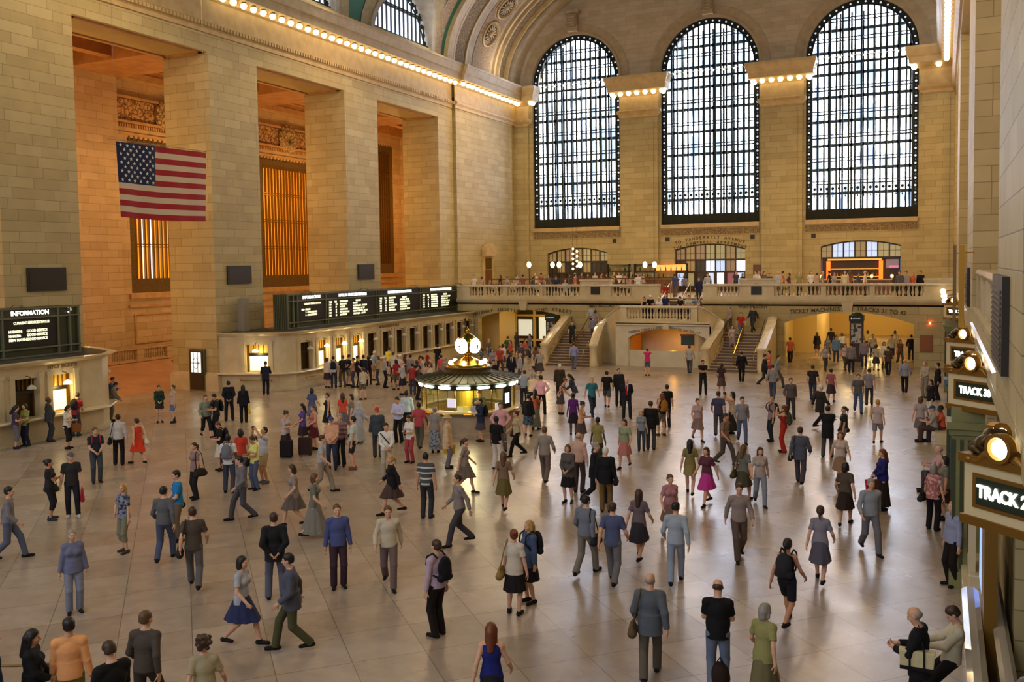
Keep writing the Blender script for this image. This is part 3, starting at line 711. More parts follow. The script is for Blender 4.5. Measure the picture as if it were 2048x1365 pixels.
# mouldings on the landing front
mb = MB(); mb.box(XL, XR, 55.9, 56.0, 2.62, 2.72); mb.box(XL-.02, XR+.02, 55.88, 56.0, 2.78, 2.88); mb.box(-15.78, -15.42, 55.86, 56, 2.4, 2.75); struct('trim_32', mb, MARB)
def flight(x0, x1, y0, n, rise, run, z0=0.0, side=1, axis='y', name='staircase', nos=True):
    m = MB(); e = MB()
    for k in range(n):
        if axis == 'y': m.box(x0, x1, y0+run*k, y0+run*n+.02, z0+rise*k, z0+rise*(k+1)-.03); e.box(x0, x1, y0+run*k-.03, y0+run*(k+1), z0+rise*(k+1)-.03, z0+rise*(k+1))
        else: m.box(min(x0, x1-side*0)+0, max(x0, x1), 0, 0, 0, 0)
    return m, e
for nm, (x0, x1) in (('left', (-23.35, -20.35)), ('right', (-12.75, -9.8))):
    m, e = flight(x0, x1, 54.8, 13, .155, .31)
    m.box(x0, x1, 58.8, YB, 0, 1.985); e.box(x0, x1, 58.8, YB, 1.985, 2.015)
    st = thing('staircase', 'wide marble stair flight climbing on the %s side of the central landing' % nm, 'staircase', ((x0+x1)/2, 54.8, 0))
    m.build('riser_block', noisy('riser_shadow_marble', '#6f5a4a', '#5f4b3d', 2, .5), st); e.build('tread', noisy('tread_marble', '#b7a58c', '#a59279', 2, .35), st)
    # brass centre rail on posts
    xm = (x0+x1)/2
    m = MB(); m.tube([(xm, 55.3, .15), (xm, 55.3, 1.05), (xm, 59.0, 2.95), (xm, 59.4, 2.95)], .035, 8); 
    for yy in (56.6, 57.8): m.tube([(xm, yy, (yy-54.8)*.5), (xm, yy, 1.05+(yy-55.3)*.513)], .025, 6)
    m.build('handrail', GOLD, st)
# side steps up to the central landing
for sx, x0 in ((-1, -12.75), (1, -20.35)):
    m = MB()
    for k in range(5):
        a = x0+sx*.0; xa = -12.75-.28*k if sx < 0 else -20.35+.28*k; xb = -13.9-.2 if sx < 0 else -19.0+.2
        m.box(min(xa, xb), max(xa, xb), 58.2, YB, 1.9, 2.015+.167*(k+1))
    struct('stair_side_steps', m, STEP)
# upper central flight
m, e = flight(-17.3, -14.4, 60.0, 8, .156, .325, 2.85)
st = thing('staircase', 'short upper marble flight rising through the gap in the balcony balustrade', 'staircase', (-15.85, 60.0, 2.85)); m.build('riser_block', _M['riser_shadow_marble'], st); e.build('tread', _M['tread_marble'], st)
for x in (-17.15, -15.75, -14.55):
    m = MB(); m.tube([(x, 59.9, 2.9), (x, 59.9, 3.85), (x, 62.4, 5.1), (x, 62.7, 5.1), (x, 62.7, 4.1)], .035, 8); m.build('handrail', mat('steel_rail', '#d8ccb0', .25, .8), st)
# sweeping marble parapets
def parapet(label, pts, thick=.42):
    t = thing('stair_parapet', label, 'parapet', (pts[0][0], pts[0][1], 0))
    P = []
    for i in range(len(pts)-1):      # catmull-rom smoothing
        p0 = pts[max(i-1, 0)]; p1 = pts[i]; p2 = pts[i+1]; p3 = pts[min(i+2, len(pts)-1)]
        for k in range(6):
            s = k/6; P.append(tuple(.5*((2*p1[q])+(-p0[q]+p2[q])*s+(2*p0[q]-5*p1[q]+4*p2[q]-p3[q])*s*s+(-p0[q]+3*p1[q]-3*p2[q]+p3[q])*s**3) for q in range(3)))
    P.append(pts[-1])
    w = MB(); c = MB(); h = thick/2
    n = len(P); vs = []; cs = []
    for i in range(n):
        a, b = Vector(P[max(i-1, 0)][:2]), Vector(P[min(i+1, n-1)][:2]); d = (b-a).normalized(); nr = Vector((d.y, -d.x)); p = Vector(P[i][:2]); z = P[i][2]
        for o, zz in ((-h, 0), (-h, z-.1), (h, z-.1), (h, 0)): vs.append((p.x+nr.x*o, p.y+nr.y*o, zz))
        for o, zz in ((-h-.06, z-.1), (-h-.07, z-.02), (-h*.5, z+.04), (h*.5, z+.04), (h+.07, z-.02), (h+.06, z-.1)): cs.append((p.x+nr.x*o, p.y+nr.y*o, zz))
    w._add(vs, [(4*i+k, 4*i+k+1, 4*i+k+5, 4*i+k+4) for i in range(n-1) for k in range(3)]+[(0,1,2,3), (4*n-4, 4*n-3, 4*n-2, 4*n-1)])
    c._add(cs, [(6*i+k, 6*i+(k+1) % 6, 6*i+6+(k+1) % 6, 6*i+6+k) for i in range(n-1) for k in range(6)]+[tuple(range(6)), tuple(range(6*n-6, 6*n))])
    w.build('wall', MARB, t, smooth=False); c.build('cap', MARB2, t, smooth=False)
    a = P[0]; s_ = MB(); s_.lathe([(.32,0),(.32,.12),(.26,.18),(.24,a[2]-.25),(.3,a[2]-.12),(.3,a[2]-.02),(.1,a[2]+.05),(.001,a[2]+.06)], (a[0], a[1], 0), 14); s_.build('newel', MARB, t, smooth=True)
    return t
parapet('sweeping marble parapet on the inner side of the right stair flight', [(-12.95, 55.1, 1.42), (-12.72, 56.2, 2.05), (-12.55, 57.2, 2.6), (-12.72, 57.75, 2.95), (-13.05, 57.35, 3.3), (-13.45, 56.6, 3.7), (-13.75, 56.2, 3.86)])
parapet('sweeping marble parapet on the inner side of the left stair flight', [(-20.15, 55.1, 1.42), (-20.3, 56.2, 2.05), (-20.4, 57.2, 2.6), (-20.15, 57.75, 2.95), (-19.6, 57.35, 3.3), (-18.9, 56.7, 3.7), (-18.5, 56.2, 3.86)])
parapet('straight marble parapet on the outer side of the right stair flight', [(-9.62, 55.1, 1.42), (-9.6, 56.5, 1.95), (-9.62, 58.5, 2.7), (-9.7, 59.6, 3.0), (-9.8, 60.3, 3.05)])
parapet('straight marble parapet on the outer side of the left stair flight', [(-23.55, 55.1, 1.42), (-23.6, 56.5, 1.95), (-23.75, 58.5, 2.6), (-23.85, 59.6, 2.9), (-23.9, 60.3, 2.95)])
for nm, x in (('right', -12.3), ('left', -20.8), ('far right', -10.05), ('far left', -23.1)):
    m = MB(); m.tube([(x, 55.3, .2), (x, 54.9, .5), (x, 55.0, 1.0), (x, 55.4, 1.15), (x, 58.9, 2.9)], .03, 6)
    tag(m.build('handrail', GOLD, None, True), 'thin brass handrail along the %s stair parapet' % nm, 'handrail')
# landing balustrade
lb = thing('balustrade', 'short stone balustrade with turned balusters on the central stair landing', 'balustrade', (-16.1, 56.15, 2.85))
m = MB(); m.extrude([(-.2,.88),(-.22,.94),(-.15,1.03),(.15,1.03),(.22,.94),(.2,.88)], lambda u, v, t: (t, 56.15+u, 2.85+v), -18.6, -13.65); m.build('handrail', MARB2, lb)
m = MB(); m.box(-18.6, -18.2, 55.98, 56.34, 2.85, 3.75); m.box(-14.05, -13.65, 55.98, 56.34, 2.85, 3.75); m.box(-18.3, -13.9, 56.0, 56.3, 2.85, 3.02); build_each(m, 'pedestal', MARB, lb)
b1 = None
for j in range(20):
    if b1 is None: b1 = baluster_mesh(.72).build('baluster', MARB, lb, smooth=True, origin=(0,0,0)); o = b1
    else: o = b1.copy(); COL.objects.link(o)
    o.location = (-18.2+4.15*(j+.5)/20+16.1, 0, .17)

# ------------------------------------------------------------------ lower west passages
YEL = mat('lit_yellow_stone', '#d9bd7c', .6)
for x0, x1, nm in ((-33.5, -22.0, 'wall_passage_left'), (-9.6, .8, 'wall_passage_right')):
    m = MB(); m.box(x0-.3, x0, YB+.6, 86, 0, 3.7); m.box(x1, x1+.3, YB+.6, 86, 0, 3.7); m.box(x0, x1, 85.5, 86, 0, 3.7); m.box(x0, x1, 76.6, 86, 3.6, 3.7)
    struct(nm, m, YEL)
m = MB(); m.box(-9.6, -8.0, 68, 76, 0, 3.6); m.box(-33.0, -30.9, 63.5, 76, 0, 3.7); m.box(-25.4, -24.3, 66, 70, 0, 3.7); struct('wall_passage_piers', m, YEL)
# shop front in the left passage
sf = thing('shop_front', 'glazed shop front with lit displays in the lower left west passage', 'shop front', (-28.6, 66.5, 0))
m = MB(); 
for x in (-30.9, -29.25, -27.6, -26.2): m.box(x-.09, x+.09, 66.4, 66.6, 0, 3.6)
for z in (.5, 2.45): m.box(-30.9, -26.2, 66.38, 66.6, z, z+.16)
m.build('frame', mat('yellow_timber', '#c7a45a', .5), sf)
m = MB(); m.box(-30.9, -26.2, 66.65, 66.7, 0, 3.6); m.build('glass', mat('dark_shop_glass', '#2c2216', .2), sf)
m = MB(); m.box(-30.7, -29.5, 66.55, 66.6, .9, 2.2); m.box(-28.9, -27.9, 66.55, 66.6, .6, 2.4); m.build('display', mat('white_lit_display', '#e8f0e6', .5, emit='#e6efe2', es=.5), sf)
m = MB(); m.box(-27.3, -26.6, 66.55, 66.6, 1.5, 2.1); tag(m.build('display', mat('red_lit_display', '#e86a3c', .5, emit='#f07840', es=.7), sf), 'orange lit display')
def kiosk(x, y, z0, label, h, poster):
    t = thing('sign_kiosk', label, 'kiosk', (x, y, z0))
    m = L(); m.box(-.4, .4, -.4, .4, 0, h-.35); m.build('post', mat('brown_enamel', '#3a2417', .45), t)
    m = L(); m.box(-.44, .44, -.44, .44, h-.35, h); m.lathe([(.62,0),(.3,.18),(.001,.24)], (0,0,h), 4, pi/4, pi/4+2*pi); m.build('cap', mat('kiosk_green', '#173429', .4), t)
    m = L(); m.sphere((-.28, -.45, h-.18), (.05, .01, .05), 10, 6); [m.box(-.19+.075*q, -.135+.075*q, -.46, -.44, h-.2, h-.16+.015*(q % 2)) for q in range(6)]; m.build('lettering', mat('white_lettering', '#e8efe6', .5, emit='#ffffff', es=.4), t)
    m = L(); m.box(-.3, .3, -.43, -.4, h*.42, h*.82); m.build('poster', poster, t)
    m = L(); m.box(-.34, .34, -.42, -.4, h*.40, h*.84); m.build('poster_frame', BRONZE, t)
pm = mat('poster_print', '#9aa0a8', .5); nd, lk, b = nodes(pm); tcn = N(pm, 'ShaderNodeTexCoord'); nn = N(pm, 'ShaderNodeTexNoise', Scale=4.0); rr_ = N(pm, 'ShaderNodeValToRGB'); rr_.color_ramp.interpolation = 'CONSTANT'
rr_.color_ramp.elements[0].color = srgb('#3c4652'); rr_.color_ramp.elements[1].color = srgb('#c9c4bb'); rr_.color_ramp.elements[1].position = .5; lk.new(tcn.outputs['Object'], nn.inputs['Vector']); lk.new(nn.outputs['Fac'], rr_.inputs[0]); lk.new(rr_.outputs[0], b.inputs['Base Color'])
kiosk(-4.95, 63, 0, 'tall dark sign kiosk with a poster under the right west arch', 3.0, pm)
kiosk(-25.8, 62, 0, 'tall dark sign kiosk behind the left stair under the left west arch', 2.85, pm)
m = MB(); m.box(-1.16, -.46, YB-.08, YB-.005, .98, 1.98); m.box(-1.08, -.54, YB-.1, YB-.07, 1.06, 1.9); tag(m.build('access_hatch', mat('hatch_brown', '#8a5222', .5)), 'square brown access hatch low on the wall below the red lamp', 'hatch')
t = thing('red_lamp', 'small glowing red warning lamp on the wall beside the right west arch', 'lamp', (-.61, YB-.08, 2.71)); m = L(); m.sphere((0,-.02,0), .07); m.build('bulb', mat('red_glow', '#ff6040', .4, emit='#ff5a30', es=20), t, smooth=True); m = L(); m.lathe([(.09,0),(.09,.06)], (0,.02,-.03), 10); m.build('housing', DARKP, t)
for x in (-7.4, -5.4): 
    t = thing('ceiling_lamp', '%s round lamp glowing in the crown of the right west arch' % ('left' if x < -7 else 'right'), 'lamp', (x, 62.5, 3.68)); m = L(); m.lathe([(.001,-.1),(.16,-.08),(.2,0)], (0,0,0), 14); m.build('globe', BULB, t, smooth=True); m = L(); m.lathe([(.23,0),(.23,.03),(.001,.03)], (0,0,0), 14); m.build('ceiling_plate', BRONZE, t)

# ------------------------------------------------------------------ balcony level: doors, bar, lamps
def arch_frame(i, c, hw, zs, rise, cols, panes, low):
    w = bpy.data.objects.new('window_%d' % i, None); COL.objects.link(w); w['kind'] = 'structure'; w.location = (c, YW+.3, 4.1)
    fr = MB(); n = 7
    for j in range(n+1):
        x = c-hw+2*hw*j/n; fr.box(x-.05, x+.05, YW+.25, YW+.4, 4.1 if low else 6.75, seg_z(x, c, hw, zs, rise, False))
    for z in ((6.75, 5.75) if low else (6.75,)): fr.box(c-hw, c+hw, YW+.22, YW+.42, z-.07, z+.07)
    for k in range(16):
        a, b = c-hw+2*hw*k/16, c-hw+2*hw*(k+1)/16; fr.bar((a, YW+.3, seg_z(a, c, hw, zs, rise, False)-.04), (b, YW+.3, seg_z(b, c, hw, zs, rise, False)-.04), .14)
    for j in range(n):
        x = c-hw+2*hw*(j+.5)/n; fr.box(x-.015, x+.015, YW+.3, YW+.33, 5.75 if low else 6.75, seg_z(x, c, hw, zs, rise, False)); fr.box(x-.4, x+.4, YW+.3, YW+.33, 7.28, 7.31)
        if low: fr.box(x-.36, x-.29, YW+.28, YW+.36, 4.1, 5.68); fr.box(x+.29, x+.36, YW+.28, YW+.36, 4.1, 5.68); fr.box(x-.3, x+.3, YW+.28, YW+.36, 4.1, 4.6)
    fr.build('frame', cols, w)
    for j in range(n):
        a, b = c-hw+2*hw*j/n+.05, c-hw+2*hw*(j+1)/n-.05
        top = min(seg_z(a, c, hw, zs, rise, False), seg_z(b, c, hw, zs, rise, False))
        for r, (z0, z1) in enumerate(((6.82, top), (5.82, 6.68), (4.6, 5.68))):
            if r and not low: continue
            p = MB(); p.box(a, b, YW+.42, YW+.44, z0, z1); p.build('pane', panes[r][j % len(panes[r])], w)
gp = lambda n, c, e: mat(n, c, .3, emit=c, es=e)
tan_, pink_, pale_, blu_, wht_, red_, drk_ = gp('pane_tan', '#a08858', .45), gp('pane_pinkish', '#9c8060', .45), gp('pane_pale_green', '#aa9f70', .5), gp('pane_blue_white', '#b9cdf0', 1.0), gp('pane_white', '#eef2ff', 1.4), gp('pane_crimson', '#8e5058', .7), gp('pane_dim', '#3c3226', .3)
BRF = mat('bronze_frame', '#4c3b22', .5, .5)
arch_frame(7, WC[0]+.05, 2.85, 7.52, .48, BRF, [[tan_, tan_, pink_, tan_, pale_, tan_, pale_], [drk_, tan_, drk_], [drk_]], True)
arch_frame(8, -17.48, 2.93, 7.65, .45, BRF, [[pink_, tan_, pink_, pale_, pale_, tan_, pale_], [drk_, tan_, drk_, wht_, blu_, pink_, wht_], [blu_, pale_, drk_, blu_, wht_, red_, blu_]], True)
arch_frame(9, WC[2], 2.92, 7.68, .42, mat('dark_frame', '#2a241c', .5), [[tan_, blu_, blu_, tan_, blu_, pale_, pale_]], False)
# bar with lit shelves in the right arch
br_ = thing('back_bar', 'dark back bar with gold lit shelves and glowing orange columns in the right balcony arch', 'bar', (-5.75, YW+.3, 4.1))
m = MB(); m.box(-8.6, -2.9, YW+.5, YW+.7, 4.1, 6.7); m.build('back_panel', mat('bar_brown', '#33211c', .5), br_)
m = MB(); m.box(-8.15, -4.2, YW+.05, YW+.45, 6.55, 6.68); m.box(-7.9, -4.4, YW+.2, YW+.5, 5.85, 5.9); m.box(-7.9, -4.4, YW+.2, YW+.5, 5.25, 5.3); m.build('shelf', mat('gold_lit_shelf', '#d09a30', .3, emit='#e0a030', es=1.0), br_)
OR = mat('orange_glow_panel', '#e86010', .4, emit='#f06414', es=2.6)
for x in (-8.1, -4.25): m = MB(); m.box(x-.14, x+.14, YW+.05, YW+.35, 4.7, 6.5); m.build('column', OR, br_)
m = MB(); m.box(-3.9, -3.0, YW+.4, YW+.44, 5.9, 6.6); m.build('menu_board', mat('menu_board', '#7d6a72', .5, emit='#a08c96', es=.35), br_)
m = MB(); m.box(-3.7, -3.0, YW+.38, YW+.41, 5.95, 6.12); m.build('menu_strip', mat('pink_strip', '#c070a0', .5, emit='#d080b0', es=.7), br_)
for j in range(26):
    x = -7.7+j*.125
    if -6.5 < x < -5.3: continue
    t = L(); t.lathe([(.035,0),(.035,.16),(.012,.22),(.012,.29)], (0,0,0), 8); o = t.build('bottle', mat(['green_bottle', 'amber_bottle', 'clear_bottle'][j % 3], ['#24401f', '#8a5a1c', '#b8b8a8'][j % 3], .15)); o.location = (x, YW+.32, 5.3); tag(o, 'small %s liquor bottle standing on the lower shelf of the right back bar' % ['green', 'amber', 'clear'][j % 3], 'bottle', '%s bottles on the back bar' % ['green', 'amber', 'clear'][j % 3])
# bar counters
def counter(label, x0, x1, y0, y1, z0, h, mtop, mbody, name='bar_counter'):
    t = thing(name, label, 'counter', ((x0+x1)/2, (y0+y1)/2, z0)); m = MB(); m.box(x0, x1, y0, y1, z0, z0+h-.06); m.build('body', mbody, t); m = MB(); m.box(x0-.06, x1+.06, y0-.06, y1+.06, z0+h-.06, z0+h); m.build('worktop', mtop, t); return t
counter('brown stone bar counter in front of the right back bar', -8.6, -3.2, 69.5, 70.1, ZF, 1.1, MARB, WOOD)
counter('long wooden bar counter on the left of the balcony', -26.5, -19.3, 72.5, 73.1, ZF, 1.1, WOOD, WOOD)
# wooden rail screens of the restaurant
for nm, x0, x1, y in (('left', -32.0, -18.6, 64.5),):
    t = thing('railing', 'low brown timber rail screening the restaurant terrace on the left balcony', 'railing', ((x0+x1)/2, y, ZF)); m = MB(); m.box(x0, x1, y-.05, y+.05, ZF+1.3, ZF+1.4); m.box(x0, x1, y-.03, y+.03, ZF+.95, ZF+1.0); m.build('rail', WOOD, t)
    m = MB()
    for j in range(12): x = x0+(x1-x0)*j/11; m.box(x-.04, x+.04, y-.04, y+.04, ZF, ZF+1.4)
    build_each(m, 'post', WOOD, t)
# liquor shelving on the left bar
t = thing('back_bar', 'glowing shelves of bottles behind the left balcony bar', 'bar', (-21.5, 75.4, ZF))
m = MB()
for z in (1.2, 1.75, 2.3): m.box(-26.2, -24.2, 75.3, 75.7, ZF+z, ZF+z+.05); m.box(-23.8, -19.2, 75.3, 75.65, ZF+z, ZF+z+.05)
m.build('shelf', DARKP, t); m = MB(); m.box(-23.8, -19.2, 75.66, 75.7, ZF+1.75, ZF+2.3); m.build('lit_panel', mat('amber_shelf_light', '#ff9c40', .5, emit='#ffa850', es=1.6), t)
m = MB()
for x in (-26.2, -24.25, -23.75, -19.25): m.box(x-.05, x+.05, 75.3, 75.7, ZF, ZF+2.4)
build_each(m, 'shelf_post', DARKP, t)
for j in range(30):
    x = -26.0+j*.225; q = L(); q.lathe([(.05,0),(.05,.2),(.02,.27),(.02,.36)], (0,0,0), 6); k_ = j % 3; o = q.build('bottle', mat(['green_bottle', 'amber_bottle', 'clear_bottle'][k_])); o.location = (x, 75.45, ZF+(1.25 if j % 2 else 1.8)); tag(o, 'small %s bottle on the glowing shelves of the left balcony bar' % ['green', 'amber', 'clear'][k_], 'bottle', '%s bottles of the left balcony bar' % ['green', 'amber', 'clear'][k_])
# globe lamp standards
def lamp_post(x, y, zt, label, s=1.0):
    t = thing('lamp_post', label, 'lamp', (x, y, ZF)); m = L(); m.lathe([(.14,0),(.12,.06),(.03,.12),(.025,zt-ZF-.25),(.06,zt-ZF-.2)], (0,0,0), 10); m.build('post', DARKP, t, smooth=True)
    m = L(); m.sphere((0,0,zt-ZF), (.17*s,.17*s,.24*s)); m.build('globe', BULB, t, smooth=True); return t
for x, px, nm in ((-28.7, 1058, 'globe lamp standard nearest the left corner of the balcony'), (-26.8, 1105, 'second globe lamp standard from the left on the balcony'), (-26.3, 1118, 'globe lamp standard just right of the second one from the left'), (-24.6, 1160, 'globe lamp standard in front of the left arch, near its middle'), (-19.5, 1290, 'left one of the paired globe lamps beside the upper stair'), (-18.8, 1309, 'right one of the paired globe lamps beside the upper stair')):
    p = on_y(px, 530, 64.8); lamp_post(p[0], 64.8, p[2], nm)
for j in range(9):
    p = on_y(1146+(j % 2)*8, 498+j*5, 74.5); t = thing('pendant_globe', 'small round globe in the cluster hanging inside the left balcony arch', 'lamp', tuple(p), 0, 'cluster of hanging globes'); m = L(); m.sphere((0,0,0), .1, 10, 6); m.build('globe', BULB, t, smooth=True); m = L(); m.tube([(0,0,.1), (0,0,2.6-.0)], .008, 4); m.build('wire', DARKP, t)
for px, nm in ((1643, 'leftmost'), (1702, 'second from left'), (1743, 'second from right'), (1784, 'rightmost')):
    p = on_y(px, 551, 69.8); t = thing('table_lamp', '%s of the four small glowing lamps on the right bar counter' % nm, 'lamp', (p[0], 69.8, ZF+1.1)); m = L(); m.lathe([(.06,0),(.05,.03),(.015,.05),(.015,.12)], (0,0,0), 10); m.build('base', BRONZE, t); m = L(); m.lathe([(.09,.1),(.1,.28),(.07,.32)], (0,0,0), 12); m.build('lamp_shade', mat('amber_shade', '#ffd890', .5, emit='#ffcc70', es=5), t)
# wall spot lights washing the wall over the right arch
for x in (-7.1, -4.9):
    l = bpy.data.lights.new('arch_spot', 'SPOT'); l.energy = 160; l.color = srgb('#ffcf80')[:3]; l.spot_size = radians(70); l.spot_blend = 1; l.shadow_soft_size = .1
    o = bpy.data.objects.new('arch_spot', l); COL.objects.link(o); o.location = (x, YW-.8, 8.15); o.rotation_euler = (radians(200), 0, 0)
# small square vents and dark panels on the west wall
for px, py in ((1229, 482), (1335, 479), (1505, 474), (1627, 472)):
    p = on_y(px, py, YW); m = MB(); m.box(p[0]-.17, p[0]+.17, YW-.06, YW, p[2]-.17, p[2]+.17); tag(m.build('wall_vent', PLQ), 'small square dark vent on the west wall, %s' % {1229: 'left of the first pier', 1335: 'upper left of the middle doors', 1505: 'upper right of the middle doors', 1627: 'upper left of the right arch'}[px], 'vent')
p = on_y(1514, 545, YW); m = MB(); m.box(p[0]-.28, p[0]+.28, YW-.12, YW, 4.1, 6.3); tag(m.build('standing_board', WOOD), 'tall narrow dark board standing against the west wall right of the doors', 'board')
# doorway with curved pediment in the left corner
dr = bpy.data.objects.new('door_1', None); COL.objects.link(dr); dr['kind'] = 'structure'; dr.location = (-34.0, 69.5, ZF)
m = MB(); X = XS+.28; m.box(X, X+.1, 68.6, 70.6, ZF, 8.2); m.build('surround', MOULD, dr)
m = MB(); m.box(X+.1, X+.16, 69.0, 70.2, ZF, 6.2); m.build('leaf', WOOD, dr); m = MB(); m.box(X+.1, X+.15, 69.05, 70.15, 6.25, 7.2); m.build('grille', BRONZE, dr)
m = MB(); m.extrude([(-1.1,7.35),(1.1,7.35),(1.1,7.6)]+[(1.1*cos(pi*k/10), 7.6+.8*sin(pi*k/10)) for k in range(1, 10)]+[(-1.1,7.6)], lambda u, v, t: (X+.1+t, 69.6+u, v), 0, .35); m.build('pediment', MOULD, dr)

# ------------------------------------------------------------------ ticket counters on the left
LITG = mat('lit_ticket_glass', '#e7eccb', .3, emit='#eef0c4', es=1.3); SHADEG = mat('bronze_grille_dark', '#4a3a1e', .4, .6); LITB = mat('gilt_lit_reveal', '#c79c44', .35, .6, emit='#e8b040', es=.35)
def ticket_counter(label, path, wins, zt=3.15, name='ticket_counter'):
    """path [(x,y)], wins [(segment, distance along, lit)]"""
    t = thing(name, label, 'counter', (path[-1][0], path[-1][1], 0))
    base = [(0,0),(-.02,.0),(-.02,.12),(-.06,.12),(-.06,.82),(-.3,.88),(-.34,.9),(-.34,.98),(0,.98)]
    m = MB(); m.path_wall(path, [(.4,0),(-.05,0),(-.05,.14),(0,.16),(0,.84),(-.26,.9),(.4,.9)][::1]); m.build('base', MARB, t)
    m = MB(); m.path_wall(path, [(.4,.9),(-.3,.9),(-.32,.94),(-.3,.99),(.4,.99)]); m.build('ledge', MARB2, t)
    m = MB(); m.path_wall(path, [(.5,2.68),(0,2.68),(-.02,2.95),(-.12,2.98),(-.2,3.06),(-.36,3.1),(-.38,zt),(.6,zt)]); m.build('cornice', MARB, t)
    body = MB(); pil = MB()
    for i in range(len(path)-1):
        a, b = Vector(path[i]), Vector(path[i+1]); Ln = (b-a).length; d = (b-a)/Ln; nr = Vector((d.y, -d.x))
        ww = [(s, lit, wd) for k, s, lit, wd in wins if k == i]
        wall_op(body, lambda u, z, tt: (a.x+d.x*u+nr.x*tt, a.y+d.y*u+nr.y*tt, z), 0, Ln, .98, 2.7, .45, [(s-wd/2, s+wd/2, 1.0, 2.5, 0, False) for s, lit, wd in ww], 2)
        for s, lit, wd in ww:
            def P(u, o, z): return (a.x+d.x*u+nr.x*o, a.y+d.y*u+nr.y*o, z)
            def bx(mm, u0, u1, o0, o1, z0, z1): mm._add([P(u0,o0,z0),P(u1,o0,z0),P(u1,o1,z0),P(u0,o1,z0),P(u0,o0,z1),P(u1,o0,z1),P(u1,o1,z1),P(u0,o1,z1)], [(0,3,2,1),(4,5,6,7),(0,1,5,4),(1,2,6,5),(2,3,7,6),(3,0,4,7)])
            for e in (-1, 1):
                uu = s+e*(wd/2+.14); bx(pil, uu-.1, uu+.1, -.07, 0, .99, 2.66); bx(pil, uu-.13, uu+.13, -.1, 0, 2.55, 2.68)
            w = MB(); bx(w, s-wd/2, s+wd/2, .3, .34, 1.0, 2.5); w.build('ticket_window', LITB if lit else SHADEG, t)
            w = MB(); bx(w, s-wd/2, s+wd/2, .22, .3, 1.9, 2.0)
            for e in (-1, 1): bx(w, s+e*(wd/2-.04)-.03, s+e*(wd/2-.04)+.03, .2, .3, 1.0, 2.5)
            for q in range(5): bx(w, s-wd/2+.1+q*(wd-.2)/4-.012, s-wd/2+.1+q*(wd-.2)/4+.012, .24, .28, 2.0, 2.5)
            w.build('grille', BRONZE, t)
            if lit: w = MB(); bx(w, s-wd/2+.14, s+wd/2-.14, .26, .3, 1.08, 1.85); w.build('lit_pane', LITG, t)
            w = MB(); bx(w, s-wd/2+.12, s+wd/2-.12, .2, .3, 1.88, 2.02); w.build('name_board', DARKP, t)
            # pendant lamp
            lp = MB(); c0 = Vector(P(s, -.28, 2.2)); m0 = len(lp.v)
            lp.lathe([(.17,-.08),(.15,0),(.06,.07),(.02,.09)], tuple(c0), 12); lp.build('lamp_shade', mat('opal_lit_shade', '#fff2cc', .4, emit='#fff0c0', es=9) if lit else mat('opal_shade', '#b9b4a2', .4), t, smooth=True)
            ar = MB(); ar.tube([P(s, 0, 2.6), P(s, -.2, 2.58), P(s, -.28, 2.5), P(s, -.28, 2.28)], .02, 5); ar.build('lamp_arm', BRONZE, t)
            if lit:
                q = P(s, -.15, 2.0); l = bpy.data.lights.new('ticket_lamp', 'POINT'); l.energy = 22; l.color = srgb('#ffd890')[:3]; l.shadow_soft_size = .12; lo = bpy.data.objects.new('ticket_lamp', l); COL.objects.link(lo); lo.location = q
    body.build('front_wall', MARB, t); build_each(pil, 'pilaster', MARB, t)
    m = MB(); P_ = path; m._add([(x, y, zt+.006) for x, y in P_]+[(XS, P_[-1][1], zt+.006), (XS, P_[0][1], zt+.006)], [tuple(range(len(P_)+2))]); m.build('roof', mat('dusty_dark_roof', '#2b2620', .8), t)
    return t
main = [(-31.6, 60.45), (-31.6, 39.7), (-32.1, 38.95), (-34.3, 38.05), (-35.2, 37.8)]
tc = ticket_counter('long curved marble ticket counter with cream pilasters under the departure boards', main, [(0, 60.45-y, i in (1, 2, 3), .98) for i, y in enumerate([40.6, 42.15, 43.8, 45.5, 47.05, 48.7, 50.3, 51.9, 53.6, 55.15, 56.75, 58.4, 59.7])]+[(2, 1.2, True, 1.25)])
info = [(-35.2, 29.1), (-34.3, 28.9), (-32.3, 28.0), (-31.6, 27.1), (-31.6, 16.0)]
ic = ticket_counter('marble information counter with pendant lamps at the left edge of the hall', info, [(1, 1.1, False, .9), (3, 27.1-25.2, True, .95), (3, 27.1-23.6, False, .95), (3, 27.1-21.9, False, .95), (3, 27.1-20.2, False, .95)])
LET = mat('counter_letter', '#7a5f36', .7)
m = MB(); add_text(m, 'METRO-NORTH TICKETS', .2, (-31.575, 49.0, 2.83), (0,1,0), (0,0,1), .008, .004); m.build('lettering', LET, tc); m = MB(); add_text(m, 'NYCT TICKETS', .2, (-31.575, 25.2, 2.83), (0,1,0), (0,0,1), .008, .004); m.build('lettering', LET, ic)
for nm, y0, y1 in (('left', 40.2, 42.6), ):
    m = MB(); m.tube([(-31.3, y0, .62), (-31.3, y1, .62)], .03, 6); m.sphere((-31.3, y0, .62), .06); m.sphere((-31.3, y1, .62), .06); tag(m.build('brass_rail', GOLD, None, True), 'short brass rail on brackets low on the ticket counter front', 'rail')
a, b = Vector((-32.1, 38.95)), Vector((-34.3, 38.05)); d = (b-a).normalized(); n_ = Vector((-d.y, d.x))*-1
m = MB(); q0 = a+d*.4+Vector((.12, -.28)); q1 = a+d*2.0+Vector((.12, -.28)); m.tube([(q0.x, q0.y, .62), (q1.x, q1.y, .62)], .03, 6); m.sphere((q0.x, q0.y, .62), .06); m.sphere((q1.x, q1.y, .62), .06); tag(m.build('brass_rail', GOLD, None, True), 'brass rail on the curved corner of the ticket counter beside the dark-suited man', 'rail')

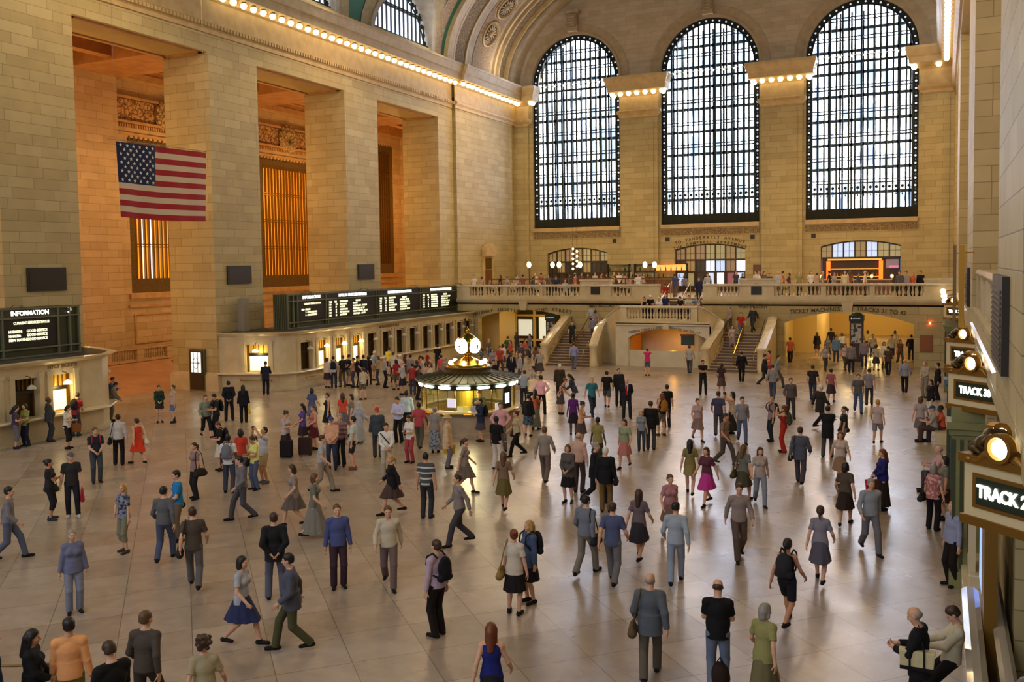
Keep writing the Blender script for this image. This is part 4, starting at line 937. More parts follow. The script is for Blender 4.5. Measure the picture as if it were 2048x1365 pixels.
# ------------------------------------------------------------------ departure boards
BG = mat('board_green', '#3f4332', .45, .3); BGL = mat('board_green_light', '#6b6f57', .45, .3); BK = mat('board_black', '#0d0d10', .4); BN = mat('board_navy', '#10182e', .4); SHT = mat('flap_grey', '#37363a', .5)
LT = mat('lit_flap_text', '#f4f6d0', .5, emit='#f6f8cc', es=1.4); LW = mat('lit_white_text', '#ffffff', .5, emit='#ffffff', es=3.0)
def board(label, y0, y1, X, z0, z1, screens, depth):
    t = thing('departure_board', label, 'board', (X-depth/2, (y0+y1)/2, z0)); H = z1-z0
    m = MB(); m.box(X-depth, X-.06, y0, y1, z0, z1); m.build('case', BG, t)
    m = MB()
    for s in screens:
        for yy in (s[0], s[1]): m.box(X-.06, X+.05, yy-.035, yy+.035, z0, z1)
    for yy in (y0+.06, y0+.55, y1-.06, y1-.5): m.box(X-.06, X+.05, yy-.035, yy+.035, z0, z1)
    for z in (z0+.04, z0+.33*H*.55+.0, z1-.2*H, z1-.03): m.box(X-.02, X+.06, y0, y1, z-.03, z+.03)
    m.build('rails', BGL, t)
    m = MB()
    for k in range(7): xx = X-depth+.1+k*(depth-.2)/6; m.box(xx-.03, xx+.03, y0-.03, y0+.0, z0, z1)
    m.build('side_louvre', BGL, t)
    for (a, b, title, rows, tm) in screens:
        m = MB(); m.box(X-.06, X, a+.06, b-.06, z0+.22*H, z1-.22*H); m.build('screen', BK, t)
        m = MB(); m.box(X-.06, X, a+.06, b-.06, z1-.2*H, z1-.02*H); m.build('header', tm, t)
        m = MB(); add_text(m, title, .125*H, (X+.005, (a+b)/2, z1-.11*H), (0,1,0), (0,0,1), .004, .006); m.build('header_text', LW, t)
        m = MB(); r = len(rows)
        for i, row in enumerate(rows):
            z = z1-.26*H-(i+.5)*.5*H/r; wd = (b-a-.3)
            for j, (u, s) in enumerate(row): add_text(m, s, .43*H/r, (X+.005, a+.14+wd*u, z), (0,1,0), (0,0,1), .003, .007, 'LEFT', sx=.92)
        m.build('flap_text', LT, t)
    m = MB()
    for yy in (y0+1.5, y0+7.2, y0+13.2, y0+19.5):
        if yy < y1: m.tube([(X-.2, yy, z1), (X+.1, yy, z1+.15), (X+.45, yy, z1+.12)], .02, 5); m.sphere((X+.5, yy, z1+.07), (.1, .14, .07), 8, 6)
    build_each(m, 'flood_lamp', mat('lamp_grey', '#6a6650', .5), t)
    return t
hd = [(0, 'TIME'), (.11, 'TRK'), (.22, 'DESTINATION'), (.56, 'REMARKS')]
def rows(l): return [hd]+[[(0, a), (.13, b), (.22, c), (.5, d)] for a, b, c, d in l]
R1 = rows([('5 35', '112', 'CROTON-H', 'EXPRESS'), ('5 41', '27', 'WASSAIC', 'WHITE PLAINS - 1ST STOP'), ('5 44', '19', 'CRESTWOOD', 'HARTSDALE - 1ST STP'), ('5 48', '35', 'NO WHITE PLNS', 'MOUNT VERNON - 1ST STP'), ('5 52', '24', 'SOUTHEAST', 'CHAPPAQUA - 1ST STP')])
R2 = rows([('5 53', '110', 'MT KISCO', 'FORDHAM - 1ST STP'), ('5 57', '30', 'BREWSTER', 'SCARSDALE - 1ST STP'), ('6 02', '25', 'NO WHITE PLNS', 'CRESTWOOD 1ST STP'), ('6 05', '17', 'SOUTHEAST', 'WHITE PLAINS'), ('6 11', '33', 'NO W PLAINS', 'TUCKAHOE - 1ST STP')])
R3 = rows([('5 37', '104', 'CROTON-HARM', 'TARRYTOWN - 1ST STP'), ('5 41', '39', 'POUGHKEEPSIE', 'CROTON - 1 STP'), ('5 47', '11', 'CROTON-HARM', 'GREYSTONE - 1ST STP'), ('5 51', '22', 'CROTON-HARM', 'HASTINGS - 1ST STP'), ('5 58', '36', 'POUGHKEEPSIE', 'OSSINING 1ST STP')])
I1 = [[(.2, 'CURRENT SERVICE STATUS')], [(0, '')], [(.1, '4,5,6 - DELAYS')], [(.25, '7 - GOOD SERVICE')], [(.25, 'S - GOOD SERVICE')], [(0, '')]]
yy = lambda x: float(on_x(x, 600, -32.9)[1])
board('long row of lit departure boards above the ticket counter', yy(573), yy(929), -32.9, 3.16, 5.1, [(yy(594), yy(651), 'INFORMATION', I1, BG), (yy(655), yy(753), 'HARLEM LINE DEPARTURES', R1, BN), (yy(757), yy(840), 'HARLEM LINE DEPARTURES', R2, BN), (yy(844), yy(918), 'HUDSON LINE DEPARTURES', R3, BG)], .95)
I2 = [[(.16, 'CURRENT SERVICE STATUS')], [(0, '')], [(.06, 'HUDSON:'), (.42, 'GOOD SERVICE')], [(.06, 'HARLEM:'), (.42, 'GOOD SERVICE')], [(.06, 'NEW HAVEN:'), (.42, 'GOOD SERVICE')], [(0, '')]]
yz = lambda x: float(on_x(x, 660, -33.0)[1])
ib = board('lit information board on the counter at the left edge', 17.0, yz(160), -33.0, 3.16, 5.15, [(yz(4), yz(116), 'INFORMATION', I2, BG)], .95)
m = MB(); m.lathe([(.12,-.02),(.12,.0)], (0,0,0), 16); m = MB(); c = on_x(137, 619, -32.98); m.tube([(c[0], c[1]+.1*cos(a_), c[2]+.11*sin(a_)) for a_ in [(-1.9+3.8*k/12) for k in range(13)]], .025, 5); m.build('arrow_sign', LW, ib)
# grey speaker column
m = MB(); c = on_y(531, 650, 39.2); m.box(-34.9, -34.5, 39.0, 39.45, 3.16, 4.95); tag(m.build('speaker_column', mat('speaker_grey', '#8d8578', .6)), 'slim grey speaker column standing on the ticket counter beside the boards', 'speaker')
# plaques on the piers
for i, (yc, nm) in enumerate(((27.45, 'first'), (39.5, 'second'), (51.83, 'third'))):
    t = thing('plaque', 'dark rectangular bronze plaque on the %s pier from the left' % nm, 'plaque', (XS, yc, 6.24)); m = MB(); m.box(XS, XS+.08, yc-.95, yc+.95, 5.74, 6.75); m.build('frame', PLQ, t); m = MB(); m.box(XS+.07, XS+.09, yc-.86, yc+.86, 5.82, 6.67); m.build('face', mat('plaque_face', '#15100c', .4), t)

# door with leaded glass in the flank of the second pier
dr = bpy.data.objects.new('door_2', None); COL.objects.link(dr); dr['kind'] = 'structure'; dr.location = (-36.5, 37.65, 0)
m = MB(); m.box(-37.08, -35.98, 37.5, 37.65, 0, 2.25); m.build('frame', mat('olive_frame', '#5b5636', .5), dr)
m = MB(); m.box(-36.98, -36.08, 37.46, 37.5, .1, 2.15); m.build('leaf', mat('dark_door', '#3f2f1a', .5), dr)
m = MB(); m.box(-36.86, -36.2, 37.43, 37.46, 1.0, 2.08); m.build('lit_glass', mat('leaded_lit_glass', '#e6eee2', .4, emit='#e6efe0', es=1.6), dr)
m = MB(); m.box(-36.7, -36.67, 37.41, 37.44, 1.0, 2.08); m.box(-36.4, -36.37, 37.41, 37.44, 1.0, 2.08); m.box(-36.86, -36.2, 37.41, 37.44, 1.5, 1.53)
for q in range(10): a_ = 2*pi*q/10; m.bar((-36.53+.18*cos(a_), 37.42, 1.5+.3*sin(a_)), (-36.53+.18*cos(a_+.63), 37.42, 1.5+.3*sin(a_+.63)), .02)
m.build('leading', BRONZE, dr)
# balustrade of the passage ramp
rb = thing('balustrade', 'pale stone balustrade along the ramp seen through the left opening', 'balustrade', (-44.8, 44, 1.0))
m = MB(); m.box(-44.95, -44.65, 38.5, 52, .95, 1.1); m.box(-45.0, -44.6, 38.5, 52, 1.72, 1.85)
for y in (38.9, 41.3, 43.7, 46.1, 48.5): m.box(-45.0, -44.6, y-.4, y+.1, .95, 1.75)
m.build('frame', STONE_W, rb)
b2 = None
for y in [38.9+2.4*k+.3+.19*j for k in range(4) for j in range(9)]:
    if b2 is None: b2 = baluster_mesh(.62).build('baluster', STONE_W, rb, smooth=True, origin=(0,0,0)); o = b2
    else: o = b2.copy(); COL.objects.link(o)
    o.location = (0, y-44, .1)

# ------------------------------------------------------------------ flag
FX = -30.0
c = [on_x(*p, FX) for p in ((232, 283), (412, 306), (414, 443), (240, 434))]
def fl(u, v, bump=0.0):
    top = c[0]*(1-u)+c[1]*u; bot = c[3]*(1-u)+c[2]*u; p = top*(1-v)+bot*v
    return (p[0]+.05*sin(u*9+v*2)*(.3+v)+.02*sin(u*23)+bump, p[1], p[2]-.10*sin(pi*u)*v*(.6))
fg = thing('flag', 'large red, white and blue striped national flag hanging before the first opening', 'flag', tuple((c[0]+c[1])/2))
RED = mat('flag_red', '#a81a22', .8); WHT = mat('flag_white', '#d8c4a8', .8); NAVY = mat('flag_navy', '#14204a', .8); STAR = mat('flag_star', '#e8e4dc', .8)
def patch(mm, u0, u1, v0, v1, nu, nv, off=0.0):
    vs = [fl(u0+(u1-u0)*i/nu, v0+(v1-v0)*j/nv, off) for i in range(nu+1) for j in range(nv+1)]
    vs += [(x-.012, y, z) for x, y, z in vs]; n = (nu+1)*(nv+1)
    q = [(i*(nv+1)+j, (i+1)*(nv+1)+j, (i+1)*(nv+1)+j+1, i*(nv+1)+j+1) for i in range(nu) for j in range(nv)]
    mm._add(vs, q+[tuple(n+k for k in f[::-1]) for f in q])
for i in range(13):
    m = MB(); patch(m, 0 if i >= 7 else .405, 1, i/13, (i+1)/13, 40, 2); m.build('stripe', RED if i % 2 == 0 else WHT, fg, smooth=True)
m = MB(); patch(m, 0, .405, 0, 7/13, 20, 8); m.build('canton', NAVY, fg, smooth=True)
m = MB()
for r in range(9):
    for k in range(6 if r % 2 == 0 else 5):
        u = .405*((k+.5+(0 if r % 2 == 0 else .5))/6); v = 7/13*(r+.7)/9.4; p = Vector(fl(u, v, .03)); R_ = .085; vs = [p]
        for q in range(10): a_ = pi/2+2*pi*q/10; rr = R_ if q % 2 == 0 else R_*.42; vs.append(p+Vector((0, rr*cos(a_), rr*sin(a_))))
        m._add(vs, [(0, 1+q, 1+(q+1) % 10) for q in range(10)])
m.build('star', STAR, fg)
m = MB()
for u in (0, .2, .4, .6, .8, 1): p = fl(u, 0); m.tube([p, (p[0], p[1], p[2]+.06)], .012, 4)
m.tube([(fl(0, 0)[0], fl(0, 0)[1]-.4, fl(0, 0)[2]+.06), (fl(1, 0)[0], fl(1, 0)[1]+.05, fl(1, 0)[2]+.06)], .015, 5)
for u in (0, 1): p = fl(u, 0); m.tube([(p[0], p[1], p[2]+.06), (p[0], p[1], 31.2)], .006, 4)
m.build('hanging_wire', mat('wire_grey', '#8c8270', .5), fg)

# ------------------------------------------------------------------ information booth
BC = (-17.22, 32.45); 
bt = thing('information_booth', 'round marble and brass information booth standing in the middle of the hall', 'booth', (BC[0], BC[1], 0))
def bl(prof, name, mm, seg=48, smooth=False): m = L(); m.lathe(prof, (0,0,0), seg); return m.build(name, mm, bt, smooth=smooth)
bl([(2.0,0),(2.0,.12),(1.92,.16),(1.9,.78),(2.0,.84)], 'base', noisy('booth_marble', '#b5a58d', '#a3927a', 2, .3))
bl([(1.9,.84),(2.08,.86),(2.12,.93),(2.08,.98),(1.7,.98)], 'ledge', MARB2)
bl([(2.12,.86),(2.14,.9),(2.12,.94)], 'ledge_trim', GOLD)
BGLS = mat('booth_glass', '#8a8a30', .08, .0); nd, lk, b_ = nodes(BGLS); b_.inputs['Alpha'].default_value = .28; b_.inputs['Base Color'].default_value = srgb('#c8c060')
bl([(1.86,.98),(1.86,1.82)], 'glazing', BGLS)
m = L()
for k in range(16):
    a_ = 2*pi*(k+.5)/16; m.box(0,0,0,0,0,0); m.v = m.v[:-8]; m.f = m.f[:-6]; m.m = m.m[:-6]; m.tube([(1.88*cos(a_), 1.88*sin(a_), .98), (1.88*cos(a_), 1.88*sin(a_), 1.98)], .025, 6)
m.build('mullion', GOLD, bt)
bl([(1.93,1.8),(1.95,1.82),(1.95,2.0),(1.9,2.02)], 'fascia', mat('dark_bronze_fascia', '#1e180c', .4, .5))
m = L()
for k in range(16):
    a_ = 2*pi*k/16; c_ = Vector((1.965*cos(a_), 1.965*sin(a_), 1.91)); tn = Vector((-sin(a_), cos(a_), 0)); nn_ = Vector((cos(a_), sin(a_), 0))
    for (hw, hz) in ((.26, .035), (.2, .055)): m._add([c_+tn*sx*hw+Vector((0,0,sz*hz))+nn_*o for o in (0, .02) for sx, sz in ((-1,-1),(1,-1),(1,1),(-1,1))], [(0,1,2,3),(4,5,6,7),(0,1,5,4),(1,2,6,5),(2,3,7,6),(3,0,4,7)])
m.build('light_panel', mat('booth_white_light', '#ffffff', .4, emit='#f4ffec', es=9), bt)
bl([(2.08,2.02),(2.14,2.06),(2.12,2.1),(.95,2.32),(.9,2.3)], 'roof', noisy('verdigris_roof', '#80846a', '#6c7058', 3, .4, .4), 64)
m = L()
for k in range(40): a_ = 2*pi*k/40; m.bar((2.1*cos(a_), 2.1*sin(a_), 2.12), (.98*cos(a_), .98*sin(a_), 2.335), .035, .03)
m.build('roof_rib', mat('roof_rib', '#44463a', .4, .5), bt)
bl([(.98,2.3),(1.0,2.34),(.94,2.38),(.94,2.5),(1.0,2.53),(.98,2.56),(.5,2.6)], 'drum', BRONZE_D, 40)
bl([(.9,2.56),(.86,2.62),(.7,2.66),(.55,2.74),(.32,2.86),(.17,2.92),(.12,2.98),(.2,3.02),(.14,3.06),(.1,3.0)], 'clock_base', GOLD, 40, True)
bl([(.12,2.9),(.14,2.98),(.22,3.04),(.3,3.08),(.42,3.24),(.47,3.38),(.45,3.52),(.36,3.68),(.22,3.8),(.1,3.86),(.05,3.9),(.09,3.94),(.08,4.0),(.03,4.04),(.02,4.12),(.001,4.16)], 'clock_case', GOLD, 40, True)
m = L(); CR = .30
for k in range(4):
    a_ = radians(-88+90*k)-0.25; nn_ = Vector((cos(a_), sin(a_), 0)); tn = Vector((-sin(a_), cos(a_), 0)); c_ = nn_*.4+Vector((0,0,3.38))
    vs = [c_+nn_*.1]+[c_+(tn*cos(2*pi*q/24)+Vector((0,0,1))*sin(2*pi*q/24))*CR*.6+nn_*.085 for q in range(24)]+[c_+(tn*cos(2*pi*q/24)+Vector((0,0,1))*sin(2*pi*q/24))*CR+nn_*.02 for q in range(24)]+[c_+(tn*cos(2*pi*q/24)+Vector((0,0,1))*sin(2*pi*q/24))*CR-nn_*.2 for q in range(24)]
    m._add(vs, [(0, 1+q, 1+(q+1) % 24) for q in range(24)]+[(1+q, 25+q, 25+(q+1) % 24, 1+(q+1) % 24) for q in range(24)]+[(25+q, 49+q, 49+(q+1) % 24, 25+(q+1) % 24) for q in range(24)])
m.build('clock_face', mat('opal_clock_face', '#fff8e0', .3, emit='#fff3cc', es=4.2), bt, smooth=True)
m = L()
for k in range(4):
    a_ = radians(-88+90*k)-0.25; nn_ = Vector((cos(a_), sin(a_), 0)); tn = Vector((-sin(a_), cos(a_), 0)); c_ = nn_*.515+Vector((0,0,3.38))
    m.bar(c_, c_+tn*.02+Vector((0,0,-.15)), .022); m.bar(c_, c_-tn*.1+Vector((0,0,-.05)), .026); m.sphere(c_, .03, 8, 6)
m.build('clock_hand', DARKP, bt)
for k in range(6):
    a_ = radians(-75+60*k); m = L(); m.sphere((.72*cos(a_), .72*sin(a_), 2.72), .1, 12, 8); m.build('globe_lamp', BULB, bt, smooth=True)
# inside the booth
m = L(); m.lathe([(.5,0),(.5,1.9)], (0,0,0), 20); m.build('core_column', mat('booth_core', '#b39a2c', .3, .5), bt)
m = L(); m.lathe([(1.8,.9),(1.3,.9),(1.3,.0)], (0,0,0), 40); m.build('desk', WOOD, bt)
pt_ = bpy.data.lights.new('booth_lamp', 'POINT'); pt_.energy = 200; pt_.color = srgb('#fff0b0')[:3]; pt_.shadow_soft_size = .3; po = bpy.data.objects.new('booth_lamp', pt_); COL.objects.link(po); po.location = (BC[0]+.6, BC[1]-1.1, 1.75)
def booth_item(px, w, h, name, m_, label, cat, z=.98, r=1.98):
    p = on_y(px, 800, BC[1]); ang = math.asin(max(-1, min(1, (px-935)/ (r*50.5)))); base = atan2(-BC[1], -BC[0]) ; a_ = base+ang
    o = L(); o.box(-w/2, w/2, -.02, .02, 0, h); ob = o.build(name, m_); ob.location = (BC[0]+r*cos(a_), BC[1]+r*sin(a_), z); ob.rotation_euler = (0, 0, a_+pi/2); tag(ob, label, cat); return ob
sc = booth_item(1010, .5, .82, 'display_screen', BK, 'black display screen standing on the right of the booth ledge', 'screen', 1.0, 1.93)
o = L(); o.box(-.13, .13, -.03, -.02, .2, .6); oo = o.build('screen_image', mat('screen_white', '#f2f8f6', .4, emit='#f2fbf8', es=2.2), sc)
booth_item(902, .34, .34, 'display_screen', mat('screen_mauve', '#dcd6ee', .4, emit='#dcd6ee', es=.7), 'small pale screen on the left of the booth ledge', 'screen', 1.15, 1.9)
for px, cc, lb_ in ((918, '#e8e6a8', 'pale green stack of timetables on the booth ledge'), (929, '#f0dc70', 'yellow stack of timetables on the booth ledge'), (944, '#8a86a8', 'mauve stack of leaflets on the booth ledge')):
    booth_item(px, .22, .2, 'leaflet_stack', mat('leaflet_'+cc[1:], cc, .6, emit=cc, es=.25), lb_, 'leaflets', .99, 1.86+.05)
booth_item(991, .2, .3, 'notice_card', mat('notice_white', '#e8eaf0', .6, emit='#e8eaf0', es=.4), 'upright white notice card on the booth ledge left of the black screen', 'notice', .98, 1.99)

# ------------------------------------------------------------------ right wall
mb = MB()
wall_op(mb, lambda u, z, t: (XN+t, u, z), YE, YW, 4.2, 23.0, 4.5, [(-6, 11.4, 5.2, 18.3, 0, False), (16.3, 29.3, 5.2, 18.3, 0, False), (35.6, 54.0, 5.2, 18.3, 0, False), (61.2, 73.5, 5.2, 18.3, 0, False)])
struct('wall_right', mb, STONE)
mb = MB(); mb.box(XN+4.4, XN+4.8, YE, YW, 0, 21); mb.box(XN, XN+4.5, YE, YW, 18.4, 18.6)
GT = [(-2.5, 1.8), (5.4, 7.6), (12.2, 15.2), (21.2, 24.5), (28.2, 31.5), (36, 39), (44, 47), (50.8, 54), (57, 60)]
wall_op(mb, lambda u, z, t: (XN+.22+t, u, z), YE, YW, 0, 4.2, .5, [(a, b, 0, 3.3, 0, False) for a, b in GT])
struct('wall_right_base', mb, STONE)
mb = MB(); mb.extrude([(0,4.0),(.1,4.0),(.2,4.15),(.3,4.45),(.34,4.6),(.34,4.75),(.15,4.85),(.1,5.2),(0,5.2)], lambda u, v, t: (XN-u+.28, t, v), 16.4, 29.2); mb.extrude([(0,4.0),(.1,4.0),(.2,4.15),(.3,4.45),(.34,4.6),(.34,4.75),(.15,4.85),(.1,5.2),(0,5.2)], lambda u, v, t: (XN-u+.28, t, v), 35.7, 53.9)
struct('trim_40', mb, MARB)
sb = thing('balustrade', 'stone balustrade high in the side opening of the right wall', 'balustrade', (XN+.3, 22.8, 5.2))
m = MB(); m.extrude([(-.2,6.1),(-.24,6.18),(-.18,6.28),(.18,6.28),(.24,6.18),(.2,6.1)], lambda u, v, t: (XN+.3+u, t, v), 16.4, 29.2); m.build('handrail', MARB2, sb)
m = MB()
for y in (16.7, 19.8, 22.9, 26.0, 29.0): m.box(XN+.1, XN+.5, y-.25, y+.25, 5.2, 6.1)
build_each(m, 'pedestal', MARB, sb)
b3 = None
for y in [16.95+.31*j for j in range(39)]:
    if b3 is None: b3 = baluster_mesh(.9).build('baluster', MARB, sb, smooth=True, origin=(0,0,0)); o = b3
    else: o = b3.copy(); COL.objects.link(o)
    o.location = (0, y-22.8, .0)
# plaques on the right piers (ribbed lettering plates)
for yc, w_, zt, zb, nm in ((14.7, 2.5, 6.35, 5.05, 'nearest'), (32.6, 2.2, 6.3, 5.1, 'second')):
    t = thing('plaque', 'dark ribbed bronze plaque on the %s pier of the right wall' % nm, 'plaque', (XN, yc, (zt+zb)/2)); m = MB(); m.box(XN-.09, XN, yc-w_/2, yc+w_/2, zb, zt); m.build('frame', PLQ, t)
    m = MB()
    for k in range(14): z = zb+.1+(zt-zb-.25)*k/14; m.box(XN-.11, XN-.085, yc-w_/2+.15, yc+w_/2-.15, z, z+.04)
    m.build('raised_lines', mat('plaque_lines', '#4a4038', .5, .3), t)
# banner poles on the right wall
for px, y, zt, zb in ((1918, 46, 9.6, 4.5), ):
    p0 = on_y(px+3, 495, 30.0); 
m = MB(); m.box(.42, .56, 27.6, 27.75, 3.2, 6.95); m.tube([(.56, 27.7, 6.75), (XN, 27.7, 6.75)], .02, 5); tag(m.build('sign_post', GOLDP), 'tall flat gilt post standing off the right wall', 'post')
m = MB(); m.box(.4, .52, 40.0, 40.2, 3.0, 7.1); m.tube([(.52, 40.1, 6.8), (XN, 40.1, 6.8)], .02, 5); tag(m.build('sign_post', mat('post_brown', '#7c6438', .5)), 'tall brown post beyond the gilt post on the right wall', 'post')

# ------------------------------------------------------------------ track signs
TG = mat('sign_green_black', '#1c2a1e', .35); FR = mat('sign_bronze_frame', '#8a6426', .4, .6); GRNP = noisy('green_gate_paint', '#848252', '#737348', 2, .5); BLG = mat('blue_green_paint', '#4b6670', .5)
SC_BR = noisy('bronze_sculpture', '#3a2c1a', '#57421f', 5, .45, .6)
def track_sign(Y, num, label, ax=.24, zc=4.0, portal=True, roundel=True, h=.62):
    """V shaped sign: two canted faces meeting at the apex (ax, Y)"""
    t = thing('track_sign', label, 'sign', (ax, Y, zc)); W_ = XN+.22
    d1 = Vector((.72, -.69, 0)); d2 = Vector((.72, .69, 0)); A = Vector((ax, Y, 0))
    Ln = (W_-ax)/.72
    def prism(z0, z1, grow):
        a = A+Vector((-grow, 0, 0)); p1 = A+d1*Ln+Vector((0, -grow, 0)); p2 = A+d2*Ln+Vector((0, grow, 0)); m = MB()
        vs = [(q.x, q.y, z) for z in (z0, z1) for q in (a, p1, p2)]; m._add(vs, [(0,2,1),(3,4,5),(0,1,4,3),(1,2,5,4),(2,0,3,5)]); return m
    prism(zc-h/2, zc+h/2, 0).build('box', CREAM, t); m = prism(zc+h/2, zc+h/2+.1, .07); m2 = prism(zc-h/2-.1, zc-h/2, .05); m._add(m2.v, m2.f); m.build('moulding', FR, t)
    for dd, sgn in ((d1, 1), (d2, -1)):
        nr = Vector((-.69, -.72*1.0, 0)) if sgn == 1 else Vector((-.69, .72, 0)); nr.normalize()
        def pl(u0, u1, z0, z1, o, name, mm):
            q = MB(); P = [A+dd*u+nr*oo for oo in (0, o) for u in (u0, u1)]
            q._add([(P[0].x,P[0].y,z0),(P[1].x,P[1].y,z0),(P[1].x,P[1].y,z1),(P[0].x,P[0].y,z1),(P[2].x,P[2].y,z0),(P[3].x,P[3].y,z0),(P[3].x,P[3].y,z1),(P[2].x,P[2].y,z1)], [(0,1,2,3),(4,5,6,7),(0,1,5,4),(1,2,6,5),(2,3,7,6),(3,0,4,7)]); q.build(name, mm, t)
        pl(Ln*.12, Ln*.97, zc-.2, zc+.2, .015, 'frame', FR); pl(Ln*.17, Ln*.92, zc-.155, zc+.155, .022, 'panel', TG)
        if sgn == 1:
            q = MB(); c0 = A+dd*(Ln*.545)+nr*.03; add_text(q, 'TRACK '+num, .2, (c0.x, c0.y, zc), dd, (0,0,1), .006, .006, sx=.82); q.build('lettering', mat('track_letters', '#ffffff', .5, emit='#fffff0', es=5), t)
        # volute pediment with a round lamp
        c0 = A+dd*(Ln*.5)+nr*.0+Vector((0,0,zc+h/2+.24)); q = MB()
        for rr, hh in (((.17, .0), (.17, .1)), ((.13, .1), (.17, .1)), ((.13, .1), (.115, .05))):
            vs = [c0+dd*(r*cos(2*pi*k/20))+Vector((0,0,1))*(r*sin(2*pi*k/20))+nr*hq for r, hq in (rr, hh) for k in range(20)] if False else [c0+dd*(r*cos(2*pi*k/20))+Vector((0,0,1))*(r*sin(2*pi*k/20))+nr*(hq+.0) for r, hq in (rr, hh) for k in range(20)]
            q._add(vs, [(k, (k+1) % 20, 20+(k+1) % 20, 20+k) for k in range(20)])
        q._add([c0+dd*(.17*cos(2*pi*k/20))+Vector((0,0,1))*(.17*sin(2*pi*k/20))-nr*.02 for k in range(20)], [tuple(range(20))]); q.build('lamp_ring', FR, t)
        q = MB(); q.sphere(tuple(c0+nr*.02), (.115, .115, .115), 14, 8); q.build('lamp_glass', mat('roundel_lamp', '#fff2c8', .4, emit='#fff2cc', es=7), t, smooth=True)
        q = MB()
        for e in (-1, 1):
            pts = [c0+dd*(e*(.15+.3*k/8))+Vector((0,0,-.1-.12*(k/8)**.7+.03*sin(k)))+nr*.02 for k in range(9)]; q.tube(pts, [.06-.004*k for k in range(9)], 6)
            q.sphere(tuple(c0+dd*(e*Ln*.42)+Vector((0,0,-.2))+nr*.02), .05, 8, 6)
        build_each(q, 'volute', FR, t, True)
    # bronze winged ornament between the lamps
    q = MB(); c0 = A+Vector((.16, 0, zc+h/2+.1)); q.sphere((c0.x+.05, c0.y, c0.z+.1), (.12, .14, .12), 10, 8)
    for e in (-1, 1):
        q.tube([(c0.x+.02, c0.y+e*.05, c0.z+.1), (c0.x+.1, c0.y+e*.2, c0.z+.2), (c0.x+.25, c0.y+e*.35, c0.z+.18), (c0.x+.4, c0.y+e*.5, c0.z+.05)], [.05, .07, .06, .02], 8)
        q.tube([(c0.x-.05, c0.y+e*.04, c0.z+.02), (c0.x-.08, c0.y+e*.1, c0.z+.07), (c0.x+.0, c0.y+e*.2, c0.z+.04)], [.03, .04, .02], 8)
    q.build('ornament', SC_BR, t, smooth=True)
    return t
track_sign(11.8, '29', 'nearest large TRACK sign with a round lamp, canted off the right wall', ax=.262, zc=3.93)
track_sign(20.3, '30', 'TRACK 30 sign with a round lamp, second from the front on the right wall', ax=.14, zc=4.0)
track_sign(27.3, '31', 'third TRACK sign partly hidden behind the second on the right wall', ax=.13, zc=4.05)
track_sign(50.0, '34', 'small far TRACK sign near the end of the right wall', ax=.12, zc=4.0)
track_sign(5.45, '28', 'bronze topped sign cut off by the lower right corner of the picture', ax=.262, zc=3.75)
for px, py, Y in ((1886, 583, 60), (1888, 592, 57), (1890, 602, 54), (1880, 567, 66)):
    p = on_y(px, py, Y); t = thing('wall_globe', 'small round globe lamp in the far cluster low on the right wall', 'lamp', tuple(p), 0, 'far globe lamps on the right wall'); m = L(); m.sphere((0,0,0), .16, 10, 8); m.build('globe', BULB, t, smooth=True); m = L(); m.tube([(.1,0,0), (XN-p[0],0,.1)], .02, 4); m.build('arm', BRONZE, t)
# green gate surrounds below the signs
def gate(Y, mm, label, ax=.2):
    t = thing('gate_surround', label, 'gate', (XN, Y, 0))
    for e in (-1, 1):
        m = MB(); y = Y+e*.0; 
    m = MB(); m.box(ax+.02, XN, Y-.3, Y+.3, 0, .35); m.box(ax+.06, XN, Y-.24, Y+.24, .35, 3.1); m.build('pilaster', mm, t)
    m = MB(); m.box(ax+.0, XN, Y-.3, Y+.3, 3.1, 3.22); m.box(ax-.04, XN, Y-.36, Y+.36, 3.22, 3.36); m.box(ax+.04, XN, Y-.28, Y+.28, 3.36, 3.65); m.build('capital', mm, t)
    m = MB()
    for q in (-.14, 0, .14): m.box(ax+.04, ax+.06, Y+q-.03, Y+q+.03, .4, 3.0); m.box(ax+.2+q, ax+.26+q, Y-.26, Y-.24, .4, 3.0)
    m.build('fluting', mat('gate_dark_line', '#3a3f20', .5), t)
gate(20.3, GRNP, 'green painted gate pilaster under the second track sign', .16)
gate(27.3, BLG, 'blue green gate pilaster under the third track sign', .12)
gate(50.0, GRNP, 'slim green gate pilaster under the far track sign', .12)
# near gate: brown post, blue screen, marble step and scroll bracket
m = MB(); m.box(.62, XN, 15.3, 16.2, 0, 3.2); tag(m.build('gate_post', mat('ochre_gate_wood', '#7d5a1e', .4)), 'broad ochre brown gate post under the nearest track sign', 'post')
t = thing('display_screen', 'narrow blue lit screen beside the ochre gate post', 'screen', (.66, 17.1, .9)); m = MB(); m.box(.66, .74, 16.3, 17.9, .9, 2.3); m.build('frame', BK, t); m = MB(); m.box(.645, .66, 16.4, 17.8, 1.0, 2.2); m.build('image', mat('blue_screen', '#7b9cff', .4, emit='#7ea0ff', es=1.6), t)
m = MB(); m.box(.4, XN, 18.4, 21.2, 0, .5); m.box(.5, XN, 18.6, 21.0, .5, .75); tag(m.build('marble_plinth', MARB, bevel=.02), 'stepped pale marble plinth below the second track sign', 'plinth')
t = thing('scroll_bracket', 'carved stone scroll bracket beside the green pilaster', 'bracket', (.55, 19.0, 1.9)); m = MB(); P = []
for k in range(26): a_ = k*.42; r = .22*(1-k/30); P.append((.52, 19.0+r*cos(a_), 2.0+r*sin(a_)))
m.tube(P, .045, 6); m.build('scroll', MARB, t, smooth=True); m = MB(); m.box(.5, .62, 18.8, 19.3, .75, 1.85); m.build('stem', MARB, t)
